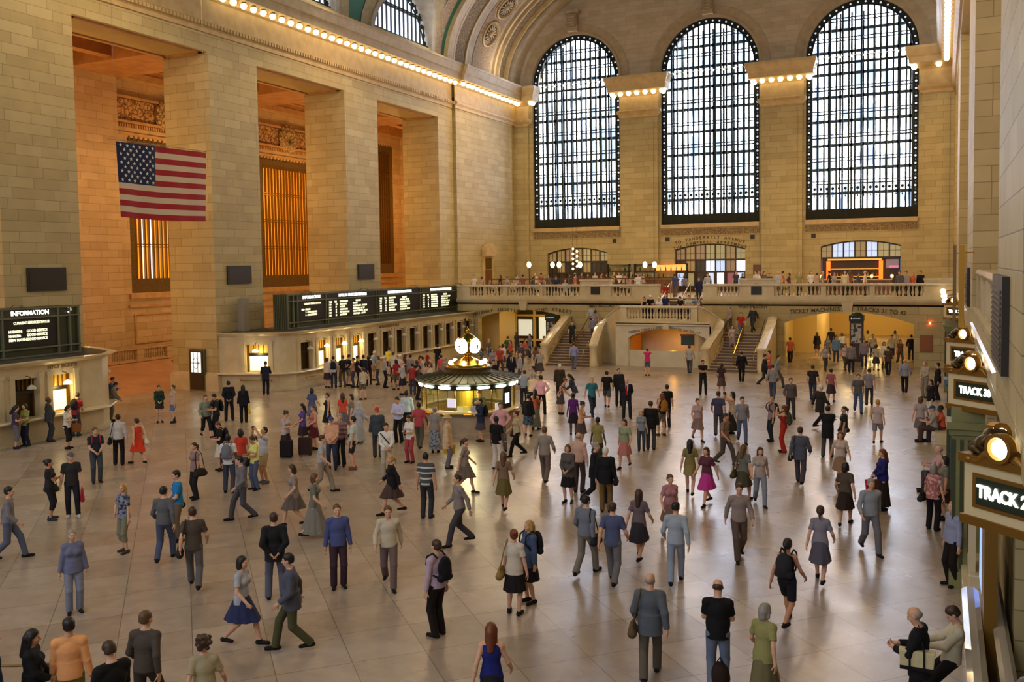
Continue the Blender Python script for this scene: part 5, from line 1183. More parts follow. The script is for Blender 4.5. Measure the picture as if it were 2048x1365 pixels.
for x0, x1, y0, y1, nm in ((.36, .60, 9.0, 17.0, 'outer'), (.76, .95, 9.5, 17.6, 'inner')):
    t = thing('ramp_parapet', '%s polished marble parapet with a rounded shiny cap at the lower right' % nm, 'parapet', ((x0+x1)/2, y1, 0)); m = MB(); m.box(x0+.04, x1-.04, y0, y1, 0, .93); m.build('wall', MARB, t)
    m = MB(); m.extrude([(x0,.93),(x1,.93),(x1+.01,1.0),((x0+x1)/2+.05,1.05),((x0+x1)/2-.05,1.05),(x0-.01,1.0)], lambda u, v, tt: (u, tt, v), y0, y1+.03); m.build('cap', mat('wet_grey_marble', '#a59c8e', .08), t)
# ------------------------------------------------------------------ figures grown from smooth blended volumes
class Field:
    def __init__(s, lo, hi, h):
        s.lo = np.array(lo, float); s.h = h; s.n = np.maximum(4, np.ceil((np.array(hi)-s.lo)/h).astype(int)+1); s.a = np.full(s.n, 9.0, np.float32)
    def win(s, lo, hi):
        i0 = np.clip(np.floor((lo-s.lo)/s.h).astype(int), 0, s.n-1); i1 = np.clip(np.ceil((hi-s.lo)/s.h).astype(int)+1, 1, s.n)
        if np.any(i1 <= i0): return None
        ax = [s.lo[k]+s.h*np.arange(i0[k], i1[k]) for k in range(3)]
        return tuple(slice(i0[k], i1[k]) for k in range(3)), ax[0][:, None, None], ax[1][None, :, None], ax[2][None, None, :]
    def put(s, sl, d, k):
        a = s.a[sl]
        if k > 0: h = np.clip(.5+.5*(a-d)/k, 0, 1); r = a*(1-h)+d*h-k*h*(1-h)
        else: r = np.minimum(a, d)
        s.a[sl] = r
    def cap(s, a, b, ra, rb, k=.02, cut=None):
        a = np.array(a, float); b = np.array(b, float); m = max(ra, rb)+k+2*s.h
        w = s.win(np.minimum(a, b)-m, np.maximum(a, b)+m)
        if w is None: return
        sl, X, Y, Z = w; d = b-a; L2 = max(1e-9, d@d); t = np.clip(((X-a[0])*d[0]+(Y-a[1])*d[1]+(Z-a[2])*d[2])/L2, 0, 1)
        D = np.sqrt((X-a[0]-t*d[0])**2+(Y-a[1]-t*d[1])**2+(Z-a[2]-t*d[2])**2)-(ra+(rb-ra)*t)
        for c in (cut or []): D = np.maximum(D, (X-c[0][0])*c[1][0]+(Y-c[0][1])*c[1][1]+(Z-c[0][2])*c[1][2])
        s.put(sl, D.astype(np.float32), k)
    def ell(s, c, r, k=.02, R=None, cut=None):
        c = np.array(c, float); r = np.array(r, float); m = r.max()+k+2*s.h; w = s.win(c-m, c+m)
        if w is None: return
        sl, X, Y, Z = w; x, y, z = X-c[0], Y-c[1], Z-c[2]
        if R is not None: x, y, z = R[0, 0]*x+R[1, 0]*y+R[2, 0]*z, R[0, 1]*x+R[1, 1]*y+R[2, 1]*z, R[0, 2]*x+R[1, 2]*y+R[2, 2]*z
        k0 = np.sqrt((x/r[0])**2+(y/r[1])**2+(z/r[2])**2); k1 = np.sqrt((x/r[0]**2)**2+(y/r[1]**2)**2+(z/r[2]**2)**2)+1e-9
        D = k0*(k0-1)/k1
        for q in (cut or []): D = np.maximum(D, (X-q[0][0])*q[1][0]+(Y-q[0][1])*q[1][1]+(Z-q[0][2])*q[1][2])
        s.put(sl, D.astype(np.float32), k)
    def cone(s, zt, zb, rt, rb, ct=(0, 0), cb=(0, 0), k=.01, flute=0.0):
        m = max(rt[0], rb[0], rt[1], rb[1])+.06; w = s.win(np.array([min(ct[0], cb[0])-m, min(ct[1], cb[1])-m, zb-.05]), np.array([max(ct[0], cb[0])+m, max(ct[1], cb[1])+m, zt+.05]))
        if w is None: return
        sl, X, Y, Z = w; t = np.clip((zt-Z)/(zt-zb), 0, 1); cx = ct[0]+(cb[0]-ct[0])*t; cy = ct[1]+(cb[1]-ct[1])*t; ax = rt[0]+(rb[0]-rt[0])*t; ay = rt[1]+(rb[1]-rt[1])*t
        if flute: f = 1+flute*t*np.cos(9*np.arctan2(Y-cy, X-cx)); ax = ax*f; ay = ay*f
        D = (np.sqrt(((X-cx)/ax)**2+((Y-cy)/ay)**2)-1)*np.minimum(ax, ay); D = np.maximum(np.maximum(D, Z-zt), zb-Z)
        s.put(sl, D.astype(np.float32), k)
    def clip(s, p, n):
        ax = [s.lo[k]+s.h*np.arange(s.n[k]) for k in range(3)]
        D = (ax[0][:, None, None]-p[0])*n[0]+(ax[1][None, :, None]-p[1])*n[1]+(ax[2][None, None, :]-p[2])*n[2]; s.a = np.maximum(s.a, D.astype(np.float32))
    def mesh(s, name):
        a = np.pad(s.a, 1, constant_values=9.0); lo = s.lo-s.h; ins = a < 0
        c = [ins[i:ins.shape[0]-1+i, j:ins.shape[1]-1+j, k:ins.shape[2]-1+k] for i in (0, 1) for j in (0, 1) for k in (0, 1)]
        tot = sum(x.astype(np.int8) for x in c); act = (tot > 0) & (tot < 8); ijk = np.argwhere(act); idx = np.full(act.shape, -1, np.int64); idx[act] = np.arange(len(ijk))
        P = np.zeros((len(ijk), 3)); W = np.zeros(len(ijk)); cs = [(i, j, k) for i in (0, 1) for j in (0, 1) for k in (0, 1)]
        V = {q: a[ijk[:, 0]+q[0], ijk[:, 1]+q[1], ijk[:, 2]+q[2]] for q in cs}
        for q in cs:
            for d in range(3):
                if q[d] == 0:
                    r = list(q); r[d] = 1; r = tuple(r); A, B = V[q], V[r]; cr = (A < 0) != (B < 0); t = np.where(cr, A/(A-B+1e-12), 0)
                    pt = np.array(q, float)[None, :].repeat(len(ijk), 0); pt[:, d] += t; P += pt*cr[:, None]; W += cr
        P = (P/W[:, None]+ijk)*s.h+lo; F = []
        for d in range(3):
            e = [slice(None)]*3; e[d] = slice(0, -1); f = [slice(None)]*3; f[d] = slice(1, None); A = ins[tuple(e)]; B = ins[tuple(f)]
            u, v = [(1, 2), (2, 0), (0, 1)][d]
            for sgn in (0, 1):
                E = np.argwhere((A & ~B) if sgn == 0 else (~A & B)); E = E[(E[:, u] > 0) & (E[:, v] > 0)]
                if not len(E): continue
                q = []
                for du, dv in ((-1, -1), (0, -1), (0, 0), (-1, 0)):
                    g = E.copy(); g[:, u] += du; g[:, v] += dv; q.append(idx[g[:, 0], g[:, 1], g[:, 2]])
                q = np.stack(q, 1); F.append(q if sgn == 0 else q[:, ::-1])
        if not F: F = [np.zeros((0, 4), int)]
        F = np.concatenate(F); me = bpy.data.meshes.new(name); nv, nf = len(P), len(F)
        me.vertices.add(nv); me.vertices.foreach_set('co', P.astype(np.float32).ravel()); me.loops.add(nf*4); me.loops.foreach_set('vertex_index', F.astype(np.int32).ravel())
        me.polygons.add(nf); me.polygons.foreach_set('loop_start', np.arange(0, nf*4, 4, dtype=np.int32)); me.polygons.foreach_set('use_smooth', np.ones(nf, bool)); me.update(calc_edges=True); me.validate(); return me

def v3(*a): return np.array(a, float)
def unit(v): return v/(np.linalg.norm(v)+1e-9)
def ik(S, T, l1, l2, hint):
    d = T-S; L_ = np.linalg.norm(d); L_ = min(L_, (l1+l2)*.999); u = unit(d); a = (l1*l1-l2*l2+L_*L_)/(2*L_); hgt = sqrt(max(0, l1*l1-a*a)); hp = hint-u*(hint@u); return S+u*a+unit(hp)*hgt, S+u*L_
# pose: lean, hip drop, feet (x,y,lift), hands (x,y,z), elbow hints, head (pitch, yaw)
D = dict(lean=0, twist=0, drop=0.0, fl=(-.1, .0, 0), fr=(.1, .03, 0), hl=(-.27, .03, .80), hr=(.27, .03, .80), el=(-.3, -1, 0), er=(.3, -1, 0), head=(0, 0), toe=(8, -8), pl=(1, 0, 0), pr=(-1, 0, 0), curl=.5)
def pose(**k): q = dict(D); q.update(k); return q
POSES = dict(
 stand=pose(), contra=pose(fl=(-.13, .08, 0), fr=(.1, -.02, 0), hl=(-.25, .09, .83), hr=(.28, -.02, .82), head=(.05, .25)),
 phone=pose(hl=(-.08, .32, 1.13), hr=(.07, .3, 1.15), el=(-.7, -.5, -1), er=(.7, -.5, -1), head=(.45, 0), pl=(.3, 0, 1), pr=(-.3, 0, 1), curl=.9, lean=.04),
 front=pose(hl=(-.06, .24, 1.0), hr=(.06, .25, 1.0), el=(-.8, -.6, -.4), er=(.8, -.6, -.4), head=(.15, .1), pl=(.6, -.6, .3), pr=(-.6, -.6, .3), curl=.8),
 walk=pose(fl=(-.08, .34, .0), fr=(.08, -.3, .06), hl=(-.26, -.16, .86), hr=(.27, .24, .92), drop=.05, lean=.06, head=(.05, 0)),
 walk2=pose(fl=(-.08, -.26, .05), fr=(.08, .32, .0), hl=(-.26, .22, .92), hr=(.27, -.14, .86), drop=.045, lean=.05, head=(.12, -.2)),
 crossed=pose(hl=(.12, .2, 1.22), hr=(-.12, .22, 1.18), el=(-1, -.1, -.6), er=(1, -.1, -.6), pl=(0, -1, 0), pr=(0, -1, 0), head=(.05, .2), fl=(-.14, 0, 0), fr=(.13, .05, 0)),
 akimbo=pose(hl=(-.19, .08, .98), hr=(.19, .08, .98), el=(-1, -.4, 0), er=(1, -.4, 0), fl=(-.15, 0, 0), fr=(.15, .03, 0), curl=.7),
 hip=pose(hl=(-.26, .05, .80), hr=(.2, .1, 1.0), er=(1, -.5, -.1), fl=(-.12, .06, 0), fr=(.1, -.03, 0), head=(0, .35)),
 photo=pose(hl=(-.07, .24, 1.60), hr=(.07, .24, 1.60), el=(-1, .3, -1), er=(1, .3, -1), head=(-.1, 0), pl=(.5, -.5, 0), pr=(-.5, -.5, 0), curl=1.0),
 call=pose(hr=(.12, .06, 1.60), er=(1, .2, -1), hl=(-.1, .22, 1.1), el=(-.8, -.6, -.6), head=(.1, .2), pr=(-1, 0, 0), curl=.9),
 rail=pose(lean=.5, hl=(-.14, .55, 1.12), hr=(.14, .55, 1.12), el=(-.5, -.6, -1), er=(.5, -.6, -1), head=(.15, .1), pl=(.3, 0, -1), pr=(-.3, 0, -1)),
 desk=pose(lean=.2, hl=(-.16, .42, 1.1), hr=(.16, .42, 1.1), el=(-.6, -.6, -1), er=(.6, -.6, -1), head=(.25, 0), pl=(0, 0, -1), pr=(0, 0, -1)),
 recline=pose(lean=-.16, fl=(-.1, .52, 0), fr=(.1, .44, 0), drop=.14, hl=(-.07, .3, .98), hr=(.06, .33, 1.0), el=(-.7, -.5, -1), er=(.7, -.5, -1), head=(.75, .0), pl=(.3, 0, 1), pr=(-.3, 0, 1), curl=.9),
 tilt=pose(lean=.35, hl=(-.1, .4, .95), hr=(.1, .4, .95), el=(-.5, -.8, -.5), er=(.5, -.8, -.5), head=(.45, .1)),
 sit=pose(drop=.42, fl=(-.1, .5, 0), fr=(.1, .47, 0), lean=.08, hl=(-.12, .4, .78), hr=(.12, .4, .78), el=(-.7, -.5, -1), er=(.7, -.5, -1), head=(.15, 0)),
 point=pose(hr=(.3, .55, 1.35), er=(.5, -.2, -1), hl=(-.26, .05, .82), head=(0, .3), curl=.3),
 up=pose(hl=(-.1, .3, 1.72), hr=(.1, .28, 1.70), el=(-1, .3, -1), er=(1, .3, -1), head=(-.45, 0), curl=1.0),
 back=pose(hl=(-.08, -.14, .95), hr=(.08, -.14, .95), el=(-1, -.6, 0), er=(1, -.6, 0), fl=(-.14, 0, 0), fr=(.14, .02, 0)),
)
def skeleton(pn, sex):
    p = POSES[pn]; F = sex == 'f'; J = {}
    dz = -p['drop']; pel = v3(0, 0, .95+dz); cl, sl_ = cos(p['lean']), sin(p['lean'])
    if pn == 'recline': pel = v3(0, -.02, .95+dz)
    def T(q):  # torso frame
        q = np.array(q, float)-v3(0, 0, .95); return pel+v3(q[0], q[1]*cl+q[2]*sl_, -q[1]*sl_+q[2]*cl)
    J['T'] = T; J['pel'] = pel; sw = .142 if F else .168; J['R'] = np.array([[1, 0, 0], [0, cl, sl_], [0, -sl_, cl]])
    for s_, k in ((-1, 'l'), (1, 'r')):
        hip = T((s_*.088, 0, .92)); fx, fy, fz = p['f'+k]; ank = v3(fx, fy-.03, .085+fz)
        kn, an = ik(hip, ank, .43, .425, v3(s_*.12, 1, .15)); J['hip'+k] = hip; J['kn'+k] = kn; J['an'+k] = an
        sh = T((s_*sw, -.01, 1.395)); t = np.array(p['h'+k], float)
        if p['lean'] and pn not in ('rail', 'desk', 'tilt', 'sit', 'recline', 'phone'): pass
        if p['drop'] > .1 and pn == 'recline': t = t+v3(0, 0, -.0)
        el, wr = ik(sh, t, .285, .25, np.array(p['e'+k], float)); J['sh'+k] = sh; J['el'+k] = el; J['wr'+k] = wr
    nb = T((0, -.015, 1.45)); hp, hy = p['head']; hp2 = hp+p['lean']*.3
    hc = nb+v3(0, .02+.14*sin(hp2)*.7+p['lean']*.05, .15*cos(hp2*.6)+.02); J['nb'] = nb; J['hc'] = hc
    Rx = np.array([[1, 0, 0], [0, cos(hp2), sin(hp2)], [0, -sin(hp2), cos(hp2)]]); Rz = np.array([[cos(hy), -sin(hy), 0], [sin(hy), cos(hy), 0], [0, 0, 1]]); J['HR'] = Rz@Rx; J['p'] = p
    return J
def hand(f, J, k, s_):
    p = J['p']; w = J['wr'+k]; d = unit(w-J['el'+k]); pn = np.array(p['p'+k], float); pn = unit(pn-d*(pn@d)); lat = np.cross(d, pn)*(1 if s_ < 0 else -1)  # thumb side
    c = p['curl']; pc = w+d*.048; f.ell(pc, (.036, .015, .046), .012, np.stack([lat, pn, d], 1)); f.cap(w-d*.02, w+d*.03, .024, .024, .012)
    for q, (o, ln) in enumerate(((.027, .07), (.009, .078), (-.009, .072), (-.027, .056))):
        a = w+d*.085+lat*o; th = c*(.9+.12*q); d1 = unit(d*cos(th*.6)+pn*sin(th*.6)+lat*o*1.5); b = a+d1*ln*.48; d2 = unit(d*cos(th*1.5)+pn*sin(th*1.5)); e = b+d2*ln*.5
        f.cap(a-d*.015, b, .0098, .0088, .005); f.cap(b, e, .0088, .0075, .004)
    a = w+d*.03+lat*.03; b = a+unit(lat*.75+d*.6+pn*.35)*.04; e = b+unit(lat*.25+d*.8+pn*.5)*.035; f.cap(w+d*.025+lat*.015, b, .015, .0115, .008); f.cap(b, e, .0112, .009, .004)
def figure_bounds(J):
    P = np.array([J[q] for q in ('wrl', 'wrr', 'ell', 'elr', 'anl', 'anr', 'knl', 'knr', 'hc', 'shl', 'shr', 'pel')]); lo = P.min(0)-.26; hi = P.max(0)+.26; lo[2] = -.02; return lo, hi
def mk_body(pn, sex, h, bulk=1.0):
    J = skeleton(pn, sex); lo, hi = figure_bounds(J); f = Field(lo, hi, h); T = J['T']; F = sex == 'f'; R = J['R']
    f.ell(T((0, -.005, .94)), (.16 if F else .155, .11, .12), .04, R); f.ell(T((0, 0, 1.09)), (.125 if F else .145, .095, .15), .05, R)
    f.ell(T((0, -.005, 1.28)), (.14 if F else .16, .1, .16), .05, R); f.cap(J['shl'], J['shr'], .048, .048, .04)
    for q in 'lr': f.cap(J['nb']+v3(0, 0, .015), J['sh'+q], .04, .046, .03)
    if F:
        for s_ in (-1, 1): f.ell(T((s_*.07, .085, 1.28)), (.06, .05, .06), .03, R)
    for s_, k in ((-1, 'l'), (1, 'r')):
        f.cap(J['hip'+k], J['kn'+k], .085, .056, .035); cm = J['kn'+k]*.6+J['an'+k]*.4+v3(0, -.012, 0); f.cap(J['kn'+k], cm, .055, .053, .02); f.cap(cm, J['an'+k], .052, .036, .02)
        a = J['an'+k]; th = radians(J['p']['toe'][0 if k == 'l' else 1]); dr = v3(-sin(th)*1.0, cos(th), 0); f.cap(a+v3(0, 0, -.04)-dr*.03, a+dr*.14+v3(0, 0, -.055), .034, .026, .02)
        ua = .045 if F else .052; f.cap(J['sh'+k], J['el'+k], ua, ua*.76, .03); m = J['el'+k]*.65+J['wr'+k]*.35; f.cap(J['el'+k], m, ua*.76, ua*.8, .015); f.cap(m, J['wr'+k], ua*.78, .026, .015); hand(f, J, k, s_)
    f.cap(J['nb']-v3(0, 0, .02), J['hc']-v3(0, 0, .05), .056 if not F else .047, .052 if not F else .044, .03)
    H = J['HR']; c = J['hc']
    def hp(x, y, z): return c+H@v3(x, y, z)
    f.ell(hp(0, -.01, .03), (.074, .092, .088), .02, H); f.ell(hp(0, .028, -.03), (.058, .06, .075), .03, H); f.ell(hp(0, .062, -.085), (.024, .022, .018), .02, H)
    f.cap(hp(0, .084, .012), hp(0, .106, -.024), .009, .013, .01); f.ell(hp(0, .088, -.052), (.023, .012, .008), .006, H); f.ell(hp(0, .083, .022), (.05, .012, .01), .012, H)
    for s_ in (-1, 1): f.ell(hp(s_*.076, -.005, -.005), (.01, .02, .03), .006, H); f.ell(hp(s_*.04, .066, -.028), (.022, .018, .02), .02, H)
    if bulk > 1: f.ell(T((0, .05, 1.08)), (.17, .14, .17), .05, R)
    return f.mesh('body')
def mk_top(pn, sex, kind, h, bulk=1.0):
    J = skeleton(pn, sex); lo, hi = figure_bounds(J); lo[2] = .4-J['p']['drop']*.5; f = Field(lo, hi, h); T = J['T']; F = sex == 'f'; R = J['R']
    e = {'tee': .014, 'polo': .016, 'long': .017, 'jacket': .032, 'tank': .01, 'coat': .036, 'blouse': .018, 'sweater': .026}[kind]
    hem = {'tee': .86, 'polo': .86, 'long': .9, 'jacket': .78, 'tank': .9, 'coat': .66, 'blouse': .84, 'sweater': .86}[kind]
    up = T((0, 0, 1))-T((0, 0, 0)); hc = [(T((0, 0, hem)), -up)]
    f.ell(T((0, -.005, .95)), ((.16 if F else .155)+e, .112+e, .15), .04, R, hc); f.ell(T((0, 0, 1.09)), ((.13 if F else .148)+e, .1+e, .17), .05, R, hc)
    f.ell(T((0, -.005, 1.28)), ((.142 if F else .163)+e, .103+e, .16+e*.4), .05, R); f.cap(J['shl'], J['shr'], .05+e*.7, .05+e*.7, .04)
    if kind != 'tank':
        for q in 'lr': f.cap(J['nb']+v3(0, 0, .01), J['sh'+q], .043+e*.6, .05+e*.7, .03)
    if kind not in ('jacket', 'coat', 'blouse'): f.cone(T((0, 0, 1.12))[2], T((0, 0, hem))[2], (.12+e, .088+e), ((.172 if F else .165)+e, .122+e), tuple(T((0, 0, 1.12))[:2]), tuple(T((0, 0, hem))[:2]), .03)
    if kind in ('jacket', 'coat'): f.cone(T((0, 0, 1.1))[2], T((0, 0, hem))[2], ((.15+e), .115+e), (.165+e, .125+e), tuple(T((0, 0, 1.1))[:2]), tuple(T((0, 0, hem))[:2]), .03)
    if kind in ('blouse',): f.cone(T((0, 0, 1.15))[2], T((0, 0, hem))[2], (.13, .105), (.185, .15), tuple(T((0, 0, 1.15))[:2]), tuple(T((0, 0, hem))[:2]), .03)
    if F:
        for s_ in (-1, 1): f.ell(T((s_*.07, .088, 1.28)), (.062+e*.5, .052+e*.5, .062+e*.5), .04, R)
    if bulk > 1: f.ell(T((0, .05, 1.08)), (.17+e, .14+e, .18), .05, R, hc)
    for s_, k in ((-1, 'l'), (1, 'r')):
        ua = (.043 if F else .05)+e*.8
        if kind == 'tank': continue
        if kind in ('tee', 'polo', 'blouse'):
            d = unit(J['el'+k]-J['sh'+k]); m = J['sh'+k]+d*.2; f.cap(J['sh'+k], m+d*.05, ua, ua*.98+.004, .03, [(m, d)])
        else:
            f.cap(J['sh'+k], J['el'+k], ua, ua*.84, .03); d = unit(J['wr'+k]-J['el'+k]); m = J['wr'+k]-d*.02; f.cap(J['el'+k], m+d*.04, ua*.84, .034+e*.5, .02, [(m, d)])
    nk = T((0, 0, 1.478 if kind != 'tank' else 1.45)); f.clip(nk, up)
    if kind == 'tank' or kind == 'blouse': f.clip(T((0, .06, 1.42)), unit(T((0, .5, 1.9))-T((0, 0, 1.3))))
    return f.mesh('shirt')
def mk_bottom(pn, sex, kind, h, bulk=1.0):
    J = skeleton(pn, sex); lo, hi = figure_bounds(J); hi[2] = 1.12; lo -= .03; hi[:2] += .03; f = Field(lo, hi, h); T = J['T']; R = J['R']; F = sex == 'f'; e = .012; up = T((0, 0, 1))-T((0, 0, 0))
    f.ell(T((0, -.005, .94)), ((.16 if F else .155)+e, .112+e, .13), .04, R); f.ell(T((0, 0, 1.02)), (.14+e*.5, .1+e*.5, .1), .03, R)
    if kind in ('skirt', 'longskirt', 'dress', 'mini'):
        zb = {'skirt': .50, 'longskirt': .14, 'dress': .5, 'mini': .66}[kind]-J['p']['drop']*.3
        fy = (J['p']['fl'][1]+J['p']['fr'][1])/2; sp = abs(J['p']['fl'][1]-J['p']['fr'][1]); w = {'skirt': .235, 'longskirt': .25, 'dress': .23, 'mini': .2}[kind]
        f.cone(T((0, 0, 1.0))[2], zb, (.15, .12), (w, w*.85+sp*.25), tuple(T((0, 0, 1.0))[:2]), (0, fy*.6), .03, .05)
    else:
        for s_, k in ((-1, 'l'), (1, 'r')):
            H_, K, A = J['hip'+k], J['kn'+k], J['an'+k]
            if kind == 'shorts': d = unit(K-H_); m = H_+d*.37; f.cap(H_, K, .098, .085, .03, [(m, d)])
            else:
                f.cap(H_, K, .096, .074, .035); d = unit(A-K); cut = {'pants': A+d*.035, 'jeans': A+d*.03, 'capri': K+d*.2, 'wide': A+d*.05}[kind]; r1 = {'pants': .068, 'jeans': .06, 'capri': .062, 'wide': .09}[kind]
                f.cap(K, A+d*.1, .074, r1, .02, [(cut, d)])
    f.clip(T((0, 0, 1.045)), up); return f.mesh('trousers')
def mk_shoe(pn, sex, k, h, kind='shoe'):
    J = skeleton(pn, sex); a = J['an'+k]; z0 = a[2]-.085; th = radians(J['p']['toe'][0 if k == 'l' else 1]); dr = v3(-sin(th), cos(th), 0)
    f = Field(a-v3(.2, .2, .1), a+v3(.2, .28, .12+(.18 if kind == 'boot' else 0)), min(h, .009)); b = v3(a[0], a[1], z0)
    f.cap(b-dr*.05+v3(0, 0, .04), b+dr*.16+v3(0, 0, .03), .042, .036, .02); f.cap(b+v3(0, 0, .05), b+v3(0, 0, .09), .044, .042, .02)
    if kind == 'boot': f.cap(b+v3(0, 0, .05), b+v3(0, 0, .26), .05, .055, .02, [(b+v3(0, 0, .26), v3(0, 0, 1))])
    f.clip(b+v3(0, 0, .005), v3(0, 0, -1))
    if kind != 'boot': f.clip(b+v3(0, 0, .10), v3(0, 0, 1))
    return f.mesh('shoe')
def mk_hair(kind, h):
    f = Field((-.2, -.24, -.5), (.2, .2, .24), min(h, .01))
    if kind == 'bald': f.ell((0, -.03, .0), (.08, .085, .06), .01); f.clip((0, 0, .035), v3(0, 0, 1)); f.clip((0, .02, 0), v3(0, 1, 0)); f.clip((0, 0, -.05), v3(0, 0, -1)); return f.mesh('hair')
    if kind == 'curly':
        random.seed(3); f.ell((0, -.03, .05), (.1, .11, .105), .02)
        for _ in range(26): a = random.uniform(0, 2*pi); z = random.uniform(-.06, .13); r = .095*sqrt(max(.1, 1-((z-.03)/.14)**2)); y = -.03+r*sin(a); f.ell((r*cos(a), min(y, .05), z), (.032, .032, .032), .015)
        f.clip((0, .05, .0), unit(v3(0, 1, -.55))); return f.mesh('hair')
    if kind == 'cap': f.ell((0, -.01, .045), (.086, .104, .088), .01); f.clip((0, 0, .035), v3(0, .1, -1)); f.ell((0, .11, .045), (.06, .07, .009), .012); return f.mesh('cap')
    if kind == 'hat': f.cone(.15, .05, (.075, .088), (.088, .102), (0, -.01), (0, -.01), .012); f.ell((0, -.008, .052), (.145, .165, .012), .01); return f.mesh('hat')
    if kind == 'hood': f.ell((0, -.02, .03), (.1, .12, .12), .02); f.cap((0, -.03, -.05), (0, -.02, -.16), .1, .13, .04); f.clip((0, .065, 0), v3(0, 1, -.15)); return f.mesh('headscarf')
    f.ell((0, -.018, .042), (.083, .1, .09), .015); f.clip((0, .045, .03), unit(v3(0, 1, -.62)))
    if kind == 'short': f.ell((0, -.045, -.01), (.078, .065, .06), .02); f.clip((0, 0, -.055), v3(0, 0, -1))
    if kind in ('long', 'bob', 'pony', 'bun'):
        f.ell((0, -.05, .0), (.084, .07, .08), .02)
        if kind == 'long':
            f.cap((0, -.075, -.02), (0, -.1, -.26), .07, .055, .03); [f.cap((s_*.068, -.02, .02), (s_*.075, -.04, -.22), .028, .024, .03) for s_ in (-1, 1)]
        if kind == 'bob': f.cap((0, -.06, -.02), (0, -.055, -.09), .072, .07, .02); [f.cap((s_*.07, -.01, .02), (s_*.075, -.01, -.08), .026, .028, .02) for s_ in (-1, 1)]
        if kind == 'pony': f.cap((0, -.11, .03), (0, -.15, -.0), .03, .036, .02); f.cap((0, -.15, 0), (0, -.14, -.15), .034, .015, .02)
        if kind == 'bun': f.ell((0, -.12, .06), (.045, .045, .042), .015)
    return f.mesh('hair')
def mk_eyes():
    m = MB()
    for s_ in (-1, 1): m.sphere((s_*.031, .079, .004), (.011, .008, .006), 8, 6); m.bar((s_*.018, .09, .026), (s_*.048, .078, .024), .006, .005)
    me = bpy.data.meshes.new('eyes'); me.from_pydata(m.v, [], m.f); return me
def mk_hairline(): pass
_G = {}
def geo(key, fn):
    if key not in _G: _G[key] = fn()
    return _G[key]
def cloth(c, pat=None):
    n = 'cloth_%s_%s' % (c.lstrip('#'), pat or 'plain')
    if n in _M: return _M[n]
    m = mat(n, c, .8); nd, lk, b = nodes(m); b.inputs['Specular IOR Level'].default_value = .25; tc = N(m, 'ShaderNodeTexCoord')
    if pat is None:
        no = N(m, 'ShaderNodeTexNoise', Scale=9.0, Detail=3); lk.new(tc.outputs['Object'], no.inputs['Vector']); bp = N(m, 'ShaderNodeBump', Strength=.5, Distance=.03); lk.new(no.outputs['Fac'], bp.inputs['Height']); lk.new(bp.outputs[0], b.inputs['Normal'])
    elif pat.startswith('stripe'):
        c2 = pat.split('/')[1]; wv = N(m, 'ShaderNodeTexWave', Scale=2.2); wv.bands_direction = 'Z'; lk.new(tc.outputs['Object'], wv.inputs['Vector']); r = N(m, 'ShaderNodeValToRGB'); r.color_ramp.interpolation = 'CONSTANT'
        r.color_ramp.elements[0].color = srgb(c); r.color_ramp.elements[1].color = srgb(c2); r.color_ramp.elements[1].position = .78; lk.new(wv.outputs['Fac'], r.inputs[0]); lk.new(r.outputs[0], b.inputs['Base Color'])
    else:
        c2 = pat.split('/')[1]; vo = N(m, 'ShaderNodeTexNoise', Scale=14.0, Detail=2); lk.new(tc.outputs['Object'], vo.inputs['Vector']); r = N(m, 'ShaderNodeValToRGB'); r.color_ramp.interpolation = 'CONSTANT'
        r.color_ramp.elements[0].color = srgb(c); r.color_ramp.elements[1].color = srgb(c2); r.color_ramp.elements[1].position = .53; lk.new(vo.outputs['Fac'], r.inputs[0]); lk.new(r.outputs[0], b.inputs['Base Color'])
    return m
SKIN = {'l': '#d0a184', 'm': '#b98563', 'd': '#5d3d2c', 't': '#c2906e'}
def skin(k): return mat('skin_'+k, SKIN[k], .55)
HAIRC = {'k': '#15110f', 'b': '#3a2618', 'l': '#b08c4c', 'g': '#8c8880', 'w': '#d8d4cc', 'r': '#6b3418', 'o': '#5c4128'}
def hairm(k): return mat('hair_'+k, HAIRC[k] if len(k) == 1 else k, .5)
def slot(o, m):
    if not o.data.materials: o.data.materials.append(m)
    o.material_slots[0].link = 'OBJECT'; o.material_slots[0].material = m
TOPN = {'tee': 't_shirt', 'polo': 'polo_shirt', 'long': 'shirt', 'jacket': 'jacket', 'tank': 'tank_top', 'coat': 'coat', 'blouse': 'blouse', 'sweater': 'sweater'}
BOTN = {'pants': 'trousers', 'jeans': 'jeans', 'capri': 'cropped_trousers', 'shorts': 'shorts', 'skirt': 'skirt', 'longskirt': 'long_skirt', 'dress': 'dress_skirt', 'mini': 'skirt', 'wide': 'trousers'}
def parse(c):
    """'#rrggbb' or '#rrggbb*stripe/#rrggbb'"""
    if '*' in c: a, b = c.split('*'); return cloth(a, b)
    return cloth(c)
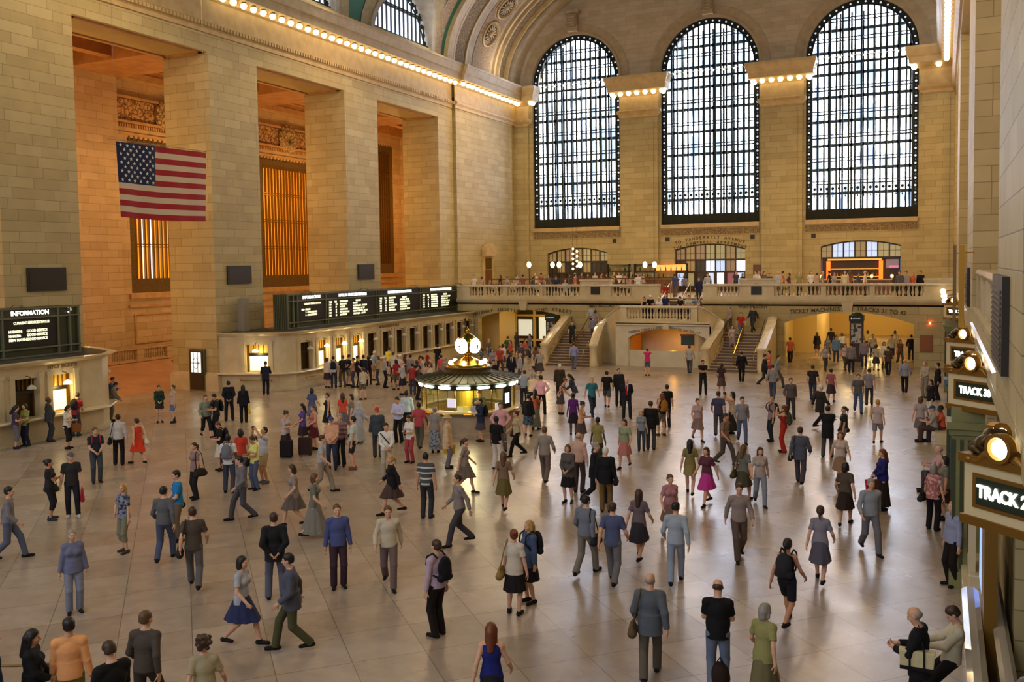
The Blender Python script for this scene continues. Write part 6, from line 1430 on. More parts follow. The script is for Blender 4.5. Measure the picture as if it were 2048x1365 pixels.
def person_at(loc, face, pn, sex, top, bot, hair, label, skin_='l', hs=None, shoe='#1c1614', group=None, extras=(), bulk=1.0, lod=None, heading=None):
    x, y, z = loc; dist = sqrt(x*x+y*y)
    h = lod or (.0085 if dist < 19 else .012 if dist < 34 else .016 if dist < 47 else .022)
    hs = hs or (1.0 if sex == 'm' else .935)
    if heading is None:
        tcx, tcy = -x/dist, -y/dist; rx, ry = -tcy, tcx   # image right for someone facing us
        a = radians(face); fx, fy = cos(a)*tcx+sin(a)*rx, cos(a)*tcy+sin(a)*ry
    else: fx, fy = cos(heading), sin(heading)
    rz = atan2(fy, fx)-pi/2
    J = geo(('J', pn, sex), lambda: skeleton(pn, sex))
    me = geo(('body', pn, sex, h, bulk), lambda: mk_body(pn, sex, h, bulk)); o = bpy.data.objects.new('person', me); COL.objects.link(o); o.location = (x, y, z); o.rotation_euler = (0, 0, rz); o.scale = (hs, hs, hs); slot(o, skin(skin_)); tag(o, label, 'person', group)
    def child(name, me_, m):
        c = bpy.data.objects.new(name, me_); COL.objects.link(c); c.parent = o; slot(c, m); return c
    tk, tc = top.split(':'); bk, bc = bot.split(':')
    child(TOPN[tk] if not (bk == 'dress') else 'dress_bodice', geo(('top', pn, sex, tk, h, bulk), lambda: mk_top(pn, sex, tk, h, bulk)), parse(tc))
    child(BOTN[bk], geo(('bot', pn, sex, bk, h, 1), lambda: mk_bottom(pn, sex, bk, h)), parse(bc))
    sk, sc_ = shoe.split(':') if ':' in shoe else ('shoe', shoe)
    if dist < 60:
        for k in 'lr': child('boot' if sk == 'boot' else 'shoe', geo(('shoe', pn, sex, k, sk, h > .01), lambda: mk_shoe(pn, sex, k, h, sk)), cloth(sc_))
    hk, hc_ = hair.split(':'); HM = Matrix([list(J['HR'][i])+[J['hc'][i]] for i in range(3)]+[[0, 0, 0, 1]])
    if hk != 'none':
        c = child('cap' if hk == 'cap' else 'straw_hat' if hk == 'hat' else 'headscarf' if hk == 'hood' else 'hair', geo(('hair', hk, h > .02), lambda: mk_hair(hk, .009 if h <= .02 else .014)), hairm(hc_) if hk not in ('cap', 'hat', 'hood') else cloth(hc_)); c.matrix_local = HM
        if hk in ('cap', 'hat'): c = child('hair', geo(('hair', 'bald', 0), lambda: mk_hair('bald', .009)), hairm('g')); c.matrix_local = HM
    if h < .013: c = child('eyes', geo(('eyes',), mk_eyes), mat('eye_dark', '#1b1310', .3)); c.matrix_local = HM
    for ex in extras: add_extra(o, J, ex, hs)
    return o
BAGID = [0]
def bag_mesh(kind):
    m = MB()
    if kind == 'backpack':
        f = Field((-.2, -.15, -.28), (.2, .15, .3), .012); f.ell((0, 0, .02), (.15, .085, .21), .02); f.ell((0, -.05, -.06), (.11, .06, .12), .03); f.cap((-.1, 0, -.15), (.1, 0, -.15), .07, .07, .03); f.clip((0, .075, 0), v3(0, 1, 0)); return f.mesh('backpack')
    if kind == 'bag':
        f = Field((-.24, -.12, -.2), (.24, .12, .2), .012); f.cap((-.13, 0, -.05), (.13, 0, -.05), .075, .075, .03); f.ell((0, 0, .0), (.17, .06, .12), .03); return f.mesh('bag')
    if kind == 'tote':
        f = Field((-.26, -.1, -.22), (.26, .1, .22), .012); f.cone(.16, -.16, (.22, .035), (.18, .06)); return f.mesh('tote')
    if kind == 'case': return None
    return None
def add_extra(o, J, ex, hs):
    kind, col, lab = ex[:3]; rz = o.rotation_euler.z; M = Matrix.Translation(o.location) @ Matrix.Rotation(rz, 4, 'Z') @ Matrix.Scale(hs, 4)
    T = J['T']
    def W(p): return M @ Vector(p)
    def link(name, me, p, cat, m, rot=0.0, rx=0.0):
        b = bpy.data.objects.new(name, me); COL.objects.link(b); b.location = W(p); b.rotation_euler = (rx, 0, rz+rot); slot(b, m); tag(b, lab, cat); return b
    if kind == 'backpack':
        b = link('backpack', geo(('bp',), lambda: bag_mesh('backpack')), T((0, -.20, 1.25)), 'backpack', cloth(col), 0, J['p']['lean']*-1)
        def st():
            m = MB()
            for s_ in (-1, 1): m.tube([(s_*.1, .08, .2), (s_*.11, .18, .27), (s_*.115, .32, .19), (s_*.12, .345, .05), (s_*.14, .22, -.1), (s_*.13, .07, -.13)], .017, 6)
            me = bpy.data.meshes.new('strap'); me.from_pydata(m.v, [], m.f); return me
        c = bpy.data.objects.new('strap', geo(('bps',), st)); COL.objects.link(c); c.parent = b; slot(c, cloth(col))
    elif kind in ('shoulderbag', 'shoulderbag_r'):
        s_ = -1 if kind == 'shoulderbag' else 1; b = link('shoulder_bag', geo(('bag',), lambda: bag_mesh('bag')), (s_*.27, -.03, .86-J['p']['drop']), 'bag', cloth(col), pi/2)
        def st():
            m = MB(); m.tube([(-.13, 0, .05), (-.1, .1, .5), (0, .13, .64), (.1, .1, .5), (.13, 0, .05)], .013, 5); me = bpy.data.meshes.new('strap'); me.from_pydata(m.v, [], m.f); return me
        c = bpy.data.objects.new('strap', geo(('sbs', s_), st)); COL.objects.link(c); c.parent = b; slot(c, cloth(col))
        if s_ < 0: c.scale = (1, -1, 1)
    elif kind in ('handbag', 'handbag_l'):
        k = 'r' if kind == 'handbag' else 'l'; w = J['wr'+k]+v3(0, 0, -.3); b = link('handbag', geo(('tote',), lambda: bag_mesh('tote')), w, 'bag', parse(col), pi/2 if len(ex) < 4 else ex[3])
        def st():
            m = MB(); m.tube([(-.09, 0, .15), (-.06, 0, .24), (0, 0, .27), (.06, 0, .24), (.09, 0, .15)], .009, 5); me = bpy.data.meshes.new('handle'); me.from_pydata(m.v, [], m.f); return me
        c = bpy.data.objects.new('handle', geo(('hbs',), st)); COL.objects.link(c); c.parent = b; slot(c, parse(col))
    elif kind == 'phone':
        p = (J['wrl']+J['wrr'])/2+v3(0, .07, .03) if abs(J['wrl'][0]-J['wrr'][0]) < .3 else J['wrr']+v3(0, .05, .05)
        def ph():
            m = MB(); m.box(-.035, .035, -.065, .065, -.005, .005); me = bpy.data.meshes.new('phone'); me.from_pydata(m.v, [], m.f); return me
        link('phone', geo(('ph',), ph), p, 'phone', mat('phone_black', '#0c0c10', .2))
    elif kind == 'paper':
        p = (J['wrl']+J['wrr'])/2+v3(0, .1, .03)
        def ph():
            m = MB(); m.box(-.1, .1, -.003, .003, -.13, .13); me = bpy.data.meshes.new('paper'); me.from_pydata(m.v, [], m.f); return me
        link('paper_sheet', geo(('pp',), ph), p, 'paper', cloth(col), 0, -.7)
    elif kind == 'camera':
        p = (J['wrl']+J['wrr'])/2+v3(0, .03, .04)
        def ph():
            m = MB(); m.box(-.065, .065, -.03, .03, -.045, .045); m.lathe([(.035, 0), (.035, .07)], (0, 0, 0), 12); me = bpy.data.meshes.new('camera_body'); me.from_pydata(m.v, [], m.f); return me
        link('camera', geo(('cam',), ph), p, 'camera', mat('phone_black', '#0c0c10', .2))
    elif kind == 'strap':
        def st():
            m = MB(); P = []
            for q in range(25):
                a = 2*pi*q/24; pt = v3(.19*cos(a), .15*sin(a), 1.2+.24*cos(a)); P.append(tuple(pt))
            m.tube(P, .018, 5); me = bpy.data.meshes.new('strap'); me.from_pydata(m.v, [], m.f); return me
        c = bpy.data.objects.new('strap', geo(('xs',), st)); COL.objects.link(c); c.parent = o; slot(c, cloth(col))
    elif kind == 'tie':
        def st():
            m = MB(); P = [T((0, .135, 1.44)), T((0, .155, 1.3)), T((0, .16, 1.05))]
            m._add([tuple(T((-.02, .125, 1.46))), tuple(T((.02, .125, 1.46))), tuple(T((.04, .157, 1.08))), tuple(T((0, .157, 1.02))), tuple(T((-.04, .157, 1.08)))]+[tuple(T((-.02, .11, 1.46))), tuple(T((.02, .11, 1.46))), tuple(T((.04, .13, 1.08))), tuple(T((0, .13, 1.02))), tuple(T((-.04, .13, 1.08)))], [(0,1,2,3,4),(5,9,8,7,6),(0,5,6,1),(1,6,7,2),(2,7,8,3),(3,8,9,4),(4,9,5,0)]); me = bpy.data.meshes.new('tie'); me.from_pydata(m.v, [], m.f); return me
        def sf():
            m = MB(); m._add([tuple(T(q)) for q in ((-.06, .095, 1.475), (.06, .095, 1.475), (.05, .146, 1.3), (0, .15, 1.1), (-.05, .146, 1.3), (-.06, .06, 1.475), (.06, .06, 1.475), (.05, .1, 1.3), (0, .1, 1.1), (-.05, .1, 1.3))], [(0,1,2,3,4),(5,9,8,7,6),(0,5,6,1),(1,6,7,2),(2,7,8,3),(3,8,9,4),(4,9,5,0)]); me = bpy.data.meshes.new('shirt_front'); me.from_pydata(m.v, [], m.f); return me
        c = bpy.data.objects.new('shirt_front', geo(('sf', id(J)), sf)); COL.objects.link(c); c.parent = o; slot(c, cloth('#e8e8ec'))
        if col: c = bpy.data.objects.new('tie', geo(('tie', id(J)), st)); COL.objects.link(c); c.parent = o; slot(c, cloth(col))
def case_at(px, py, col, label, w=.42, h=.62):
    p = on_z(px, py); t = thing('suitcase', label, 'suitcase', (p[0], p[1], 0), .4); m = L(); m.box(-w/2, w/2, -.13, .13, .05, h); m.build('shell', cloth(col), t, bevel=.03)
    m = L(); m.tube([(-.1, .1, h), (-.1, .1, h+.35), (.1, .1, h+.35), (.1, .1, h)], .01, 5); m.build('pull_handle', DARKP, t); m = L(); [m.sphere((sx*(w/2-.05), sy*.1, .03), .03, 8, 6) for sx in (-1, 1) for sy in (-1, 1)]; m.build('wheels', DARKP, t)
def PP(px, py, face, pn, sex, top, bot, hair, label, z=0.0, **k):
    p = on_z(px, py, z); return person_at((p[0], p[1], z), face, pn, sex, top, bot, hair, label, **k)
# px, py, face, pose, sex, top, bottom, hair, label, opts
K, NV, GY, WH, BE = '#17171a', '#1d2436', '#5a5c60', '#dcdcd8', '#b8a888'
LIST = [
# --- left edge, in front of the information counter
(32, 898, 80, 'phone', 'f', 'tee:#4a3a4c', 'capri:#6d6a78', 'long:k', 'woman with very long black hair in a plum top near the left edge', dict(shoe='#23233a')),
(53, 893, -50, 'front', 'f', 'blouse:#8f9a4a', 'jeans:#1c2233', 'bob:k', 'woman in a green blouse and navy jeans facing the long-haired woman at left', dict(shoe='boot:#1a1d28')),
(100, 884, 100, 'stand', 'm', 'jacket:#3b3d42', 'pants:#34363b', 'bald:k', 'heavy man in a dark grey suit before the left ticket windows', dict(skin_='d', bulk=1.3)),
(136, 898, 60, 'phone', 'f', 'blouse:#d8d2c2', 'capri:#221f22', 'bob:k', 'woman in a white blouse with a brown handbag under the lit counter lamp', dict(extras=[('handbag_l', '#7c4a1c', 'brown leather handbag hanging from the arm of the woman in white')])),
(152, 873, 150, 'tilt', 'm', 'tee:#9c2f35', 'jeans:#3a3d46', 'short:b', 'person in a red shirt bending under a black backpack at the left counter', dict(extras=[('backpack', K, 'black backpack on the person in red at the left counter')])),
(214, 828, 80, 'rail', 'm', 'long:#2e4477', 'pants:#26262c', 'short:k', 'man in a blue shirt leaning at the rounded end of the left counter', {}),
(222, 843, 80, 'tilt', 'm', 'jacket:#6f7068', 'pants:#66675f', 'short:k', 'man in a pale grey suit bending beside the blue-shirted man', {}),
(320, 846, 5, 'front', 'f', 'sweater:#22382e', 'mini:#2f2a28', 'short:b', 'young woman in a dark green cardigan standing bare-legged on the open floor', {}),
(348, 846, -70, 'hip', 'f', 'sweater:#c2a291', 'shorts:#5f6f95', 'bun:b', 'young woman in a pink cardigan, denim shorts and dark ankle boots', dict(shoe='boot:#2a1d18')),
(357, 773, 0, 'call', 'm', 'polo:#6e6460', 'pants:#1d1a1c', 'short:k', 'person with a pale apron leaning beside the leaded glass door', {}),
(194, 966, 10, 'front', 'm', 'tee:#262b38', 'jeans:#3e454c', 'short:o', 'young man in a navy t-shirt and jeans wearing a big red backpack', dict(extras=[('backpack', '#a03038', 'large red hiking backpack worn by the man in the navy t-shirt'), ('phone', K, 'dark phone in the hands of the man with the red backpack')])),
(239, 931, 175, 'contra', 'm', 'long:#bdb8b4', 'pants:#17161a', 'short:k', 'man in a white shirt and black trousers seen from behind with a dark bag', dict(extras=[('shoulderbag', K, 'black shoulder bag on the man in the white shirt seen from behind')])),
(277, 929, -150, 'walk', 'f', 'tank:#d03c20', 'dress:#d03c20', 'bun:b', 'woman in a bright red-orange dress walking away', dict(extras=[('shoulderbag_r', '#d8cdb4', 'cream handbag on the shoulder of the woman in the red-orange dress')])),
(102, 1040, 75, 'crossed', 'f', 'tee:#26262a', 'capri:#1e1e22', 'bun:k', 'woman in a black t-shirt and cropped trousers with folded arms', dict(skin_='m', shoe='#33343a', extras=[('shoulderbag', '#4a4638', 'olive bag hanging behind the woman in the black t-shirt')])),
(146, 1034, 0, 'contra', 'm', 'tee:#2c2a2c', 'jeans:#1d1f27', 'cap:#5c5c60', 'person in a grey cap and black t-shirt with a red jacket tied round the waist', dict(shoe='#c8c4bc', extras=[('handbag_l', '#a01f30', 'red jacket bundle hanging at the side of the person in the grey cap')])),
(250, 1105, -55, 'hip', 'f', 'tee:#7c8494*spot/#30364a', 'capri:#7b7862', 'long:l', 'blonde woman in a printed grey top and khaki cropped trousers', dict(shoe='#4b4034')),
(358, 1083, -80, 'front', 'm', 'polo:#1f78b4', 'pants:#6f5f4d', 'short:k', 'man in a bright blue polo shirt with a black messenger bag', dict(extras=[('shoulderbag_r', K, 'black messenger bag on the man in the bright blue shirt'), ('phone', K, 'phone held by the man in the bright blue shirt')])),
(392, 998, -60, 'contra', 'f', 'tee:#8c7470', 'pants:#1f1d20', 'pony:b', 'woman in a mauve top and black trousers carrying a dark bag', dict(extras=[('shoulderbag', '#2a2422', 'dark slouchy bag at the hip of the woman in the mauve top')])),
# --- left middle
(413, 876, 20, 'walk', 'm', 'long:#7f8a78', 'capri:#1c1c1e', 'short:o', 'man in a pale sage shirt and black shorts below the second pier', dict(shoe='#1a1a1a')),
(434, 876, -70, 'phone', 'm', 'tee:#25252a', 'pants:#15151a', 'short:k', 'man in black with a black backpack leaning forward to the left', dict(skin_='t', extras=[('backpack', '#101014', 'black backpack on the man in black leaning to the left')])),
(459, 842, 180, 'back', 'm', 'jacket:#161a22', 'pants:#1b1c22', 'short:k', 'man in a black jacket seen from behind near the counter corner', {}),
(488, 846, 178, 'stand', 'f', 'jacket:#151720', 'pants:#17171c', 'long:k', 'woman in black seen from behind with a yellow bag', dict(extras=[('handbag', '#d6b828', 'round bright yellow bag carried by the woman in black')])),
(532, 790, 172, 'desk', 'm', 'jacket:#1b2030', 'pants:#181b28', 'short:k', 'man in a dark navy suit standing at the lit corner ticket window', {}),
(490, 775, 0, 'call', 'f', 'blouse:#7d8876', 'skirt:#6e2c30', 'bun:k', 'woman in a grey blouse and red skirt leaning on the curved counter', dict(skin_='m')),
(443, 942, -75, 'phone', 'f', 'tee:#1b1b20', 'skirt:#c9c4ba', 'short:r', 'woman in a black top and pale skirt looking left', dict(extras=[('backpack', '#1c1c22', 'black backpack on the woman in the pale skirt')])),
(459, 986, 165, 'contra', 'm', 'tee:#d9d9da', 'jeans:#434a5c', 'short:k', 'man in a white t-shirt with a grey backpack seen from behind', dict(skin_='d', extras=[('backpack', '#6c7078', 'grey backpack on the man in the white t-shirt')])),
(484, 962, 175, 'stand', 'f', 'tee:#c2402e', 'jeans:#5f6877', 'bob:k', 'woman in a coral red top seen from behind beside the white t-shirt', {}),
(511, 980, -60, 'phone', 'f', 'tee:#d8d27c', 'jeans:#525b74', 'pony:b', 'woman in a pale yellow t-shirt and jeans', dict(skin_='m', extras=[('shoulderbag_r', '#1c1c20', 'small black bag on the woman in the yellow t-shirt')])),
(529, 967, -60, 'up', 'm', 'polo:#b9c0cc', 'shorts:#b7a27c', 'short:k', 'man in a pale blue shirt and khaki shorts photographing upwards', dict(skin_='t', shoe='#5c5c62', extras=[('camera', K, 'camera raised by the man in khaki shorts')])),
(572, 914, 60, 'phone', 'f', 'blouse:#b9aeb4', 'skirt:#38292c', 'bun:b', 'woman in a pale lilac blouse standing over a black suitcase', {}),
(607, 896, -80, 'front', 'f', 'tee:#5c4a9a', 'skirt:#3a2730', 'long:k', 'woman in a violet t-shirt facing another over a suitcase', {}),
(629, 900, -60, 'front', 'f', 'tank:#b77468', 'skirt:#5a1f24', 'pony:o', 'woman in a salmon top and dark red skirt beside a suitcase', dict(extras=[('shoulderbag_r', '#33201c', 'dark brown bag on the woman in the salmon top')])),
(656, 868, -70, 'contra', 'f', 'tank:#1f2027', 'dress:#1b1c24', 'bun:b', 'slim woman in a short black dress', {}),
(625, 852, 160, 'walk', 'f', 'tee:#4c567c', 'skirt:#656a7c', 'bob:k', 'woman in a slate blue top hurrying behind the suitcases', {}),
(687, 868, 178, 'stand', 'f', 'tee:#d8523c', 'skirt:#6d6b70', 'long:b', 'woman with long brown hair in a coral top and grey skirt from behind', {}),
(704, 872, -80, 'contra', 'f', 'blouse:#79756a', 'skirt:#5f5c56', 'bob:k', 'dark-haired woman in an olive grey blouse turned to the coral top', {}),
(719, 888, 150, 'walk', 'f', 'coat:#a8a9b0', 'longskirt:#9c9ea6', 'hood:#b2b4ba', 'woman in a pale grey headscarf and long grey coat', {}),
(665, 940, -10, 'front', 'm', 'polo:#d3a284', 'jeans:#2e3550', 'cap:#3b4a92', 'man in a blue cap and peach shirt', dict(bulk=1.2)),
(682, 932, -20, 'contra', 'm', 'long:#8e6f6c*stripe/#5e4c58', 'pants:#1d1c20', 'short:g', 'man in a plaid shirt and black trousers beside the blue cap', {}),
(708, 939, -100, 'stand', 'm', 'tee:#bcd0cf', 'shorts:#26272c', 'short:k', 'man in a pale aqua t-shirt and dark shorts', dict(shoe='#7a4c38')),
(756, 915, 180, 'stand', 'm', 'jacket:#3f4850', 'pants:#3a424b', 'cap:#d02a26', 'man in a red cap and slate grey suit seen from behind', {}),
(774, 957, 5, 'front', 'm', 'long:#e2e0dc', 'pants:#b3ab98', 'short:k', 'man in a white shirt and beige trousers with a black strap across his chest', dict(extras=[('strap', K, '')])),
# --- booth front
(798, 886, -25, 'phone', 'm', 'long:#c3c6e6', 'pants:#17171c', 'short:k', 'man in a pale lavender shirt looking down left of the booth', {}),
(815, 870, 170, 'stand', 'm', 'long:#b9cbd2', 'pants:#22242c', 'short:k', 'man in a light blue shirt standing behind the lavender shirt', dict(skin_='d')),
(821, 926, -40, 'phone', 'f', 'tee:#dfdcda', 'jeans:#a8444a', 'pony:b', 'woman in a white t-shirt and red trousers using her phone', dict(extras=[('phone', K, 'phone in the hands of the woman in red trousers')])),
(839, 898, 170, 'walk', 'm', 'tee:#b04c50', 'pants:#5c5a50', 'short:k', 'man in a brick red t-shirt walking towards the booth', dict(skin_='d')),
(871, 906, 175, 'stand', 'f', 'tee:#8f8a88', 'longskirt:#8d97a8*spot/#4b5468', 'bun:g', 'woman in a patterned grey skirt before the booth', {}),
(896, 937, 85, 'stand', 'm', 'coat:#cbb48f', 'pants:#6b6468', 'hat:#c9b06a', 'man in a straw hat and long cream coat', dict(extras=[('handbag_l', '#d0a81c', 'yellow plastic bag carried by the man in the straw hat')])),
(962, 884, -80, 'call', 'f', 'jacket:#26304a', 'skirt:#4b4650', 'short:k', 'woman in a navy jacket with a backpack leaning at the booth ledge', dict(extras=[('backpack', '#14161e', 'black backpack on the woman in navy at the booth')])),
(1002, 903, 0, 'akimbo', 'm', 'long:#d4a3ac', 'pants:#5c6066', 'short:b', 'man in a pink shirt with his hands on his hips before the booth', {}),
(994, 940, 150, 'contra', 'm', 'polo:#141416', 'pants:#d6cfc6', 'short:k', 'man in a black polo shirt and white trousers', dict(skin_='d', extras=[('phone', K, 'phone in the hand of the man in white trousers')])),
(1035, 913, -70, 'walk', 'f', 'blouse:#b4a685', 'jeans:#141418', 'bun:b', 'woman in a beige blouse and black trousers with a brown bag', dict(extras=[('shoulderbag_r', '#3c2c26', 'dark brown bag on the woman in the beige blouse')])),
(1057, 873, 165, 'contra', 'f', 'sweater:#16161a', 'skirt:#4c5c70*spot/#1c2430', 'short:k', 'woman in a black sweater and patterned blue skirt right of the booth', {}),
(1071, 860, 150, 'crossed', 'f', 'tank:#9a4e34', 'longskirt:#6e7262', 'long:k', 'woman in a rust top and long sage skirt right of the booth', dict(skin_='m')),
(1083, 830, 172, 'akimbo', 'm', 'long:#dba6c0', 'pants:#151519', 'short:k', 'man in a pink shirt and black trousers with his back turned, right of the booth', {}),
(1064, 824, 160, 'rail', 'm', 'long:#dac7a8', 'pants:#30343a', 'short:g', 'grey-haired man in a cream shirt leaning on the booth', {}),
(1048, 815, 170, 'rail', 'm', 'long:#8f9db2', 'pants:#30323c', 'short:k', 'man in a grey blue shirt leaning on the far right of the booth', {}),
(1067, 805, -90, 'stand', 'm', 'long:#9c9ab4', 'pants:#2c2c34', 'short:k', 'man in a lilac grey shirt behind the booth queue', {}),
(988, 788, 0, 'stand', 'm', 'jacket:#17181e', 'pants:#15161b', 'short:k', 'man in black partly hidden behind the booth roof', {}),
(1120, 800, 180, 'stand', 'm', 'coat:#3e3428', 'pants:#33302c', 'short:w', 'white-haired man in a long dark brown coat from behind', {}),
(1121, 829, 80, 'tilt', 'f', 'blouse:#b08d80*spot/#4e2c2c', 'skirt:#4b4248', 'bun:o', 'woman in a red patterned blouse bending over something pale', {}),
(1149, 818, -90, 'tilt', 'f', 'jacket:#3d3e4c', 'pants:#2d2e38', 'long:k', 'woman with long dark hair in a grey jacket bending to the left', {}),
(1147, 870, 178, 'stand', 'f', 'tee:#5b2470', 'skirt:#241c2c', 'short:k', 'woman in a purple t-shirt seen from behind', dict(skin_='d')),
(1163, 892, 75, 'phone', 'f', 'tank:#d3a184', 'skirt:#4a4144', 'bun:k', 'woman in a peach top holding up a dark tablet', dict(skin_='m', extras=[('phone', K, 'dark tablet held by the woman in the peach top')])),
(854, 1037, 160, 'stand', 'm', 'tee:#4a4e52*stripe/#c9c7c0', 'jeans:#2c3238', 'short:k', 'man in a grey and white striped t-shirt seen from behind', dict(skin_='t', shoe='#24242a')),
(786, 1028, -80, 'walk', 'f', 'jacket:#1c1a1e', 'skirt:#4c3a34', 'pony:l', 'woman with tied-back fair hair in a black jacket walking left', {}),
(1137, 1006, -20, 'front', 'f', 'jacket:#55504e', 'skirt:#17151a', 'bob:o', 'woman in a grey jacket and black knee-length skirt', {}),
(1158, 985, 160, 'stand', 'm', 'long:#c9a594', 'pants:#463c3c', 'bald:g', 'balding man in a pale pink shirt behind the grey jacket', {}),
(1008, 1020, 170, 'walk', 'f', 'tee:#7c6450', 'skirt:#62582f', 'long:o', 'woman in a brown top and olive skirt walking away left of the suits', {}),
# --- centre right
(1214, 816, 178, 'walk', 'm', 'tee:#17181d', 'shorts:#55565c', 'short:k', 'man in a black t-shirt and grey shorts walking away in the centre', {}),
(1254, 838, 0, 'back', 'm', 'jacket:#171b26', 'pants:#1d2130', 'bald:g', 'bald man in a dark suit and red tie facing the viewer', dict(extras=[('tie', '#a82028', '')])),
(1184, 832, 20, 'walk2', 'm', 'tee:#2f6f80', 'jeans:#27303f', 'short:l', 'fair-haired man in a teal t-shirt striding forward', {}),
(1238, 812, 10, 'stand', 'm', 'jacket:#24262e', 'pants:#23242c', 'short:k', 'man in a charcoal suit behind the bald man with the tie', {}),
(1196, 934, 175, 'contra', 'f', 'blouse:#8c8450', 'skirt:#3a3732', 'short:k', 'woman in an olive blouse seen from behind', dict(skin_='d')),
(1190, 1007, 75, 'walk', 'm', 'jacket:#15181f', 'pants:#15161c', 'short:g', 'grey-haired man in a black suit stepping right', {}),
(1212, 1024, 175, 'stand', 'm', 'jacket:#14181c', 'pants:#6a5432', 'short:w', 'white-haired man in a black jacket and brown trousers with a bag', dict(extras=[('shoulderbag_r', '#161a1c', 'dark bag at the side of the white-haired man in the black jacket')])),
(1283, 902, 0, 'stand', 'f', 'tee:#7d8b96', 'jeans:#3b4250', 'bob:l', 'fair-haired child-sized person in a grey blue t-shirt', dict(hs=.82)),
(1302, 900, 175, 'stand', 'm', 'jacket:#17171a', 'pants:#3f4044', 'short:b', 'man in a black jacket from behind, in the group right of centre', {}),
(1324, 872, -150, 'contra', 'f', 'tank:#1d1a1c', 'shorts:#6e6550', 'long:r', 'red-haired woman in a black top with an orange backpack', dict(extras=[('backpack', '#9c6a24', 'small ochre backpack on the red-haired woman')])),
(1334, 856, -160, 'stand', 'm', 'tee:#15181c', 'jeans:#23262c', 'short:k', 'tall man in a black t-shirt behind the red-haired woman', {}),
(1395, 882, 20, 'walk', 'f', 'blouse:#b59ea0', 'skirt:#85706a', 'bun:b', 'woman in a dusty pink blouse walking forward', {}),
(1437, 872, 175, 'walk2', 'm', 'tee:#41405c', 'pants:#544c50', 'short:b', 'man in an indigo t-shirt walking away', dict(skin_='m')),
(1464, 868, -80, 'photo', 'f', 'tank:#c7b294', 'longskirt:#2e2720', 'long:k', 'woman with long black hair and a long dark skirt taking a photograph', dict(extras=[('camera', K, 'black camera at the eye of the woman in the long dark skirt')])),
(1484, 886, 10, 'walk', 'm', 'long:#85868e', 'jeans:#54627e', 'short:k', 'man in a grey shirt and blue jeans right of the photographing woman', {}),
(1406, 790, 5, 'crossed', 'm', 'polo:#15171c', 'jeans:#1c202c', 'short:k', 'man in a black shirt with folded arms standing before the right stair', dict(skin_='t')),
(1380, 990, 178, 'walk', 'f', 'tee:#7c7444', 'mini:#857c4e', 'long:k', 'woman with long dark hair in an olive green dress walking away', {}),
(1250, 936, -20, 'walk2', 'f', 'blouse:#8b9a7c', 'skirt:#b0706c', 'bob:b', 'woman in a sage blouse and pink skirt behind the two suited men', {}),
(1414, 1010, -30, 'walk', 'f', 'tee:#5a3240', 'skirt:#b8388c', 'long:b', 'woman in a wine top and bright magenta skirt', {}),
(1487, 1004, 160, 'walk2', 'f', 'tee:#6a6c66', 'skirt:#4a4634', 'long:o', 'brown-haired woman in a grey top with an olive bag', dict(extras=[('shoulderbag', '#4a4426', 'olive green bag of the brown-haired woman in the grey top')])),
(1543, 883, -60, 'contra', 'f', 'tee:#8c7a80', 'jeans:#20252c', 'short:l', 'fair-haired woman in a mauve t-shirt with a dark backpack', dict(extras=[('backpack', '#20242c', 'dark backpack on the fair-haired woman in the mauve t-shirt')])),
(1567, 905, -90, 'photo', 'f', 'tank:#a8241c', 'wide:#a82820', 'curly:r', 'woman dressed all in red with curly red hair, facing left', dict(extras=[('backpack', '#3c4432', 'dark green backpack on the woman dressed in red')])),
(1581, 836, 10, 'walk', 'm', 'long:#5c5458', 'pants:#3a3438', 'short:k', 'man in a mauve grey shirt coming forward beyond the woman in red', {}),
(1625, 802, 175, 'walk', 'm', 'tee:#2c2a30', 'jeans:#3a4258', 'short:b', 'man in a dark t-shirt walking towards the right arch', {}),
(1662, 806, 170, 'walk2', 'f', 'tee:#9a5a60', 'skirt:#3b3038', 'bun:b', 'woman in a rose top walking towards the right arch', {}),
(1640, 855, 130, 'walk', 'm', 'coat:#2c2a2a', 'pants:#131318', 'short:w', 'white-haired man in a long black coat stepping away', {}),
(1655, 915, 175, 'crossed', 'm', 'coat:#16191e', 'pants:#4a4642', 'short:k', 'man in a black coat and grey trousers standing with his back turned', {}),
(1688, 908, -80, 'contra', 'f', 'tee:#2a2a30', 'pants:#7a7470', 'pony:b', 'dark-haired woman in a black top with a brown shoulder bag', dict(extras=[('shoulderbag_r', '#3a2416', 'brown shoulder bag of the woman in the black top facing left')])),
(1765, 1021, -70, 'front', 'f', 'sweater:#1f1f63', 'longskirt:#241a18', 'long:r', 'woman in a royal blue sweater and long black skirt carrying two bags', dict(extras=[('handbag', '#c92a52', 'bright pink paper carrier bag of the woman in the blue sweater'), ('handbag_l', '#4a2a1a', 'brown leather handbag of the woman in the blue sweater')])),
(1809, 787, 178, 'walk', 'm', 'long:#8c90a4', 'pants:#1a1b22', 'bald:g', 'man in a grey blue shirt and black trousers walking to the right arch', {}),
(1755, 888, 170, 'walk2', 'f', 'blouse:#b8a8a8', 'shorts:#8c8890', 'short:l', 'woman in a pale pink blouse and grey shorts on the bright floor', {}),
(1716, 826, 10, 'walk', 'm', 'polo:#5b5a5e', 'jeans:#4f6186', 'short:k', 'man in a grey polo shirt and blue jeans on the bright floor', {}),
(1738, 812, 175, 'walk2', 'm', 'tee:#85828e', 'pants:#43434b', 'short:b', 'man in a lilac grey t-shirt heading for the right arch', {}),
(1861, 838, -60, 'contra', 'f', 'jacket:#1d1a20', 'pants:#cfc8be', 'long:k', 'woman in a black jacket and white trousers by the green gate pilaster', {}),
(1875, 800, -80, 'stand', 'm', 'jacket:#17191f', 'pants:#1a1a1f', 'short:k', 'man in a black suit standing against the far gates', {}),
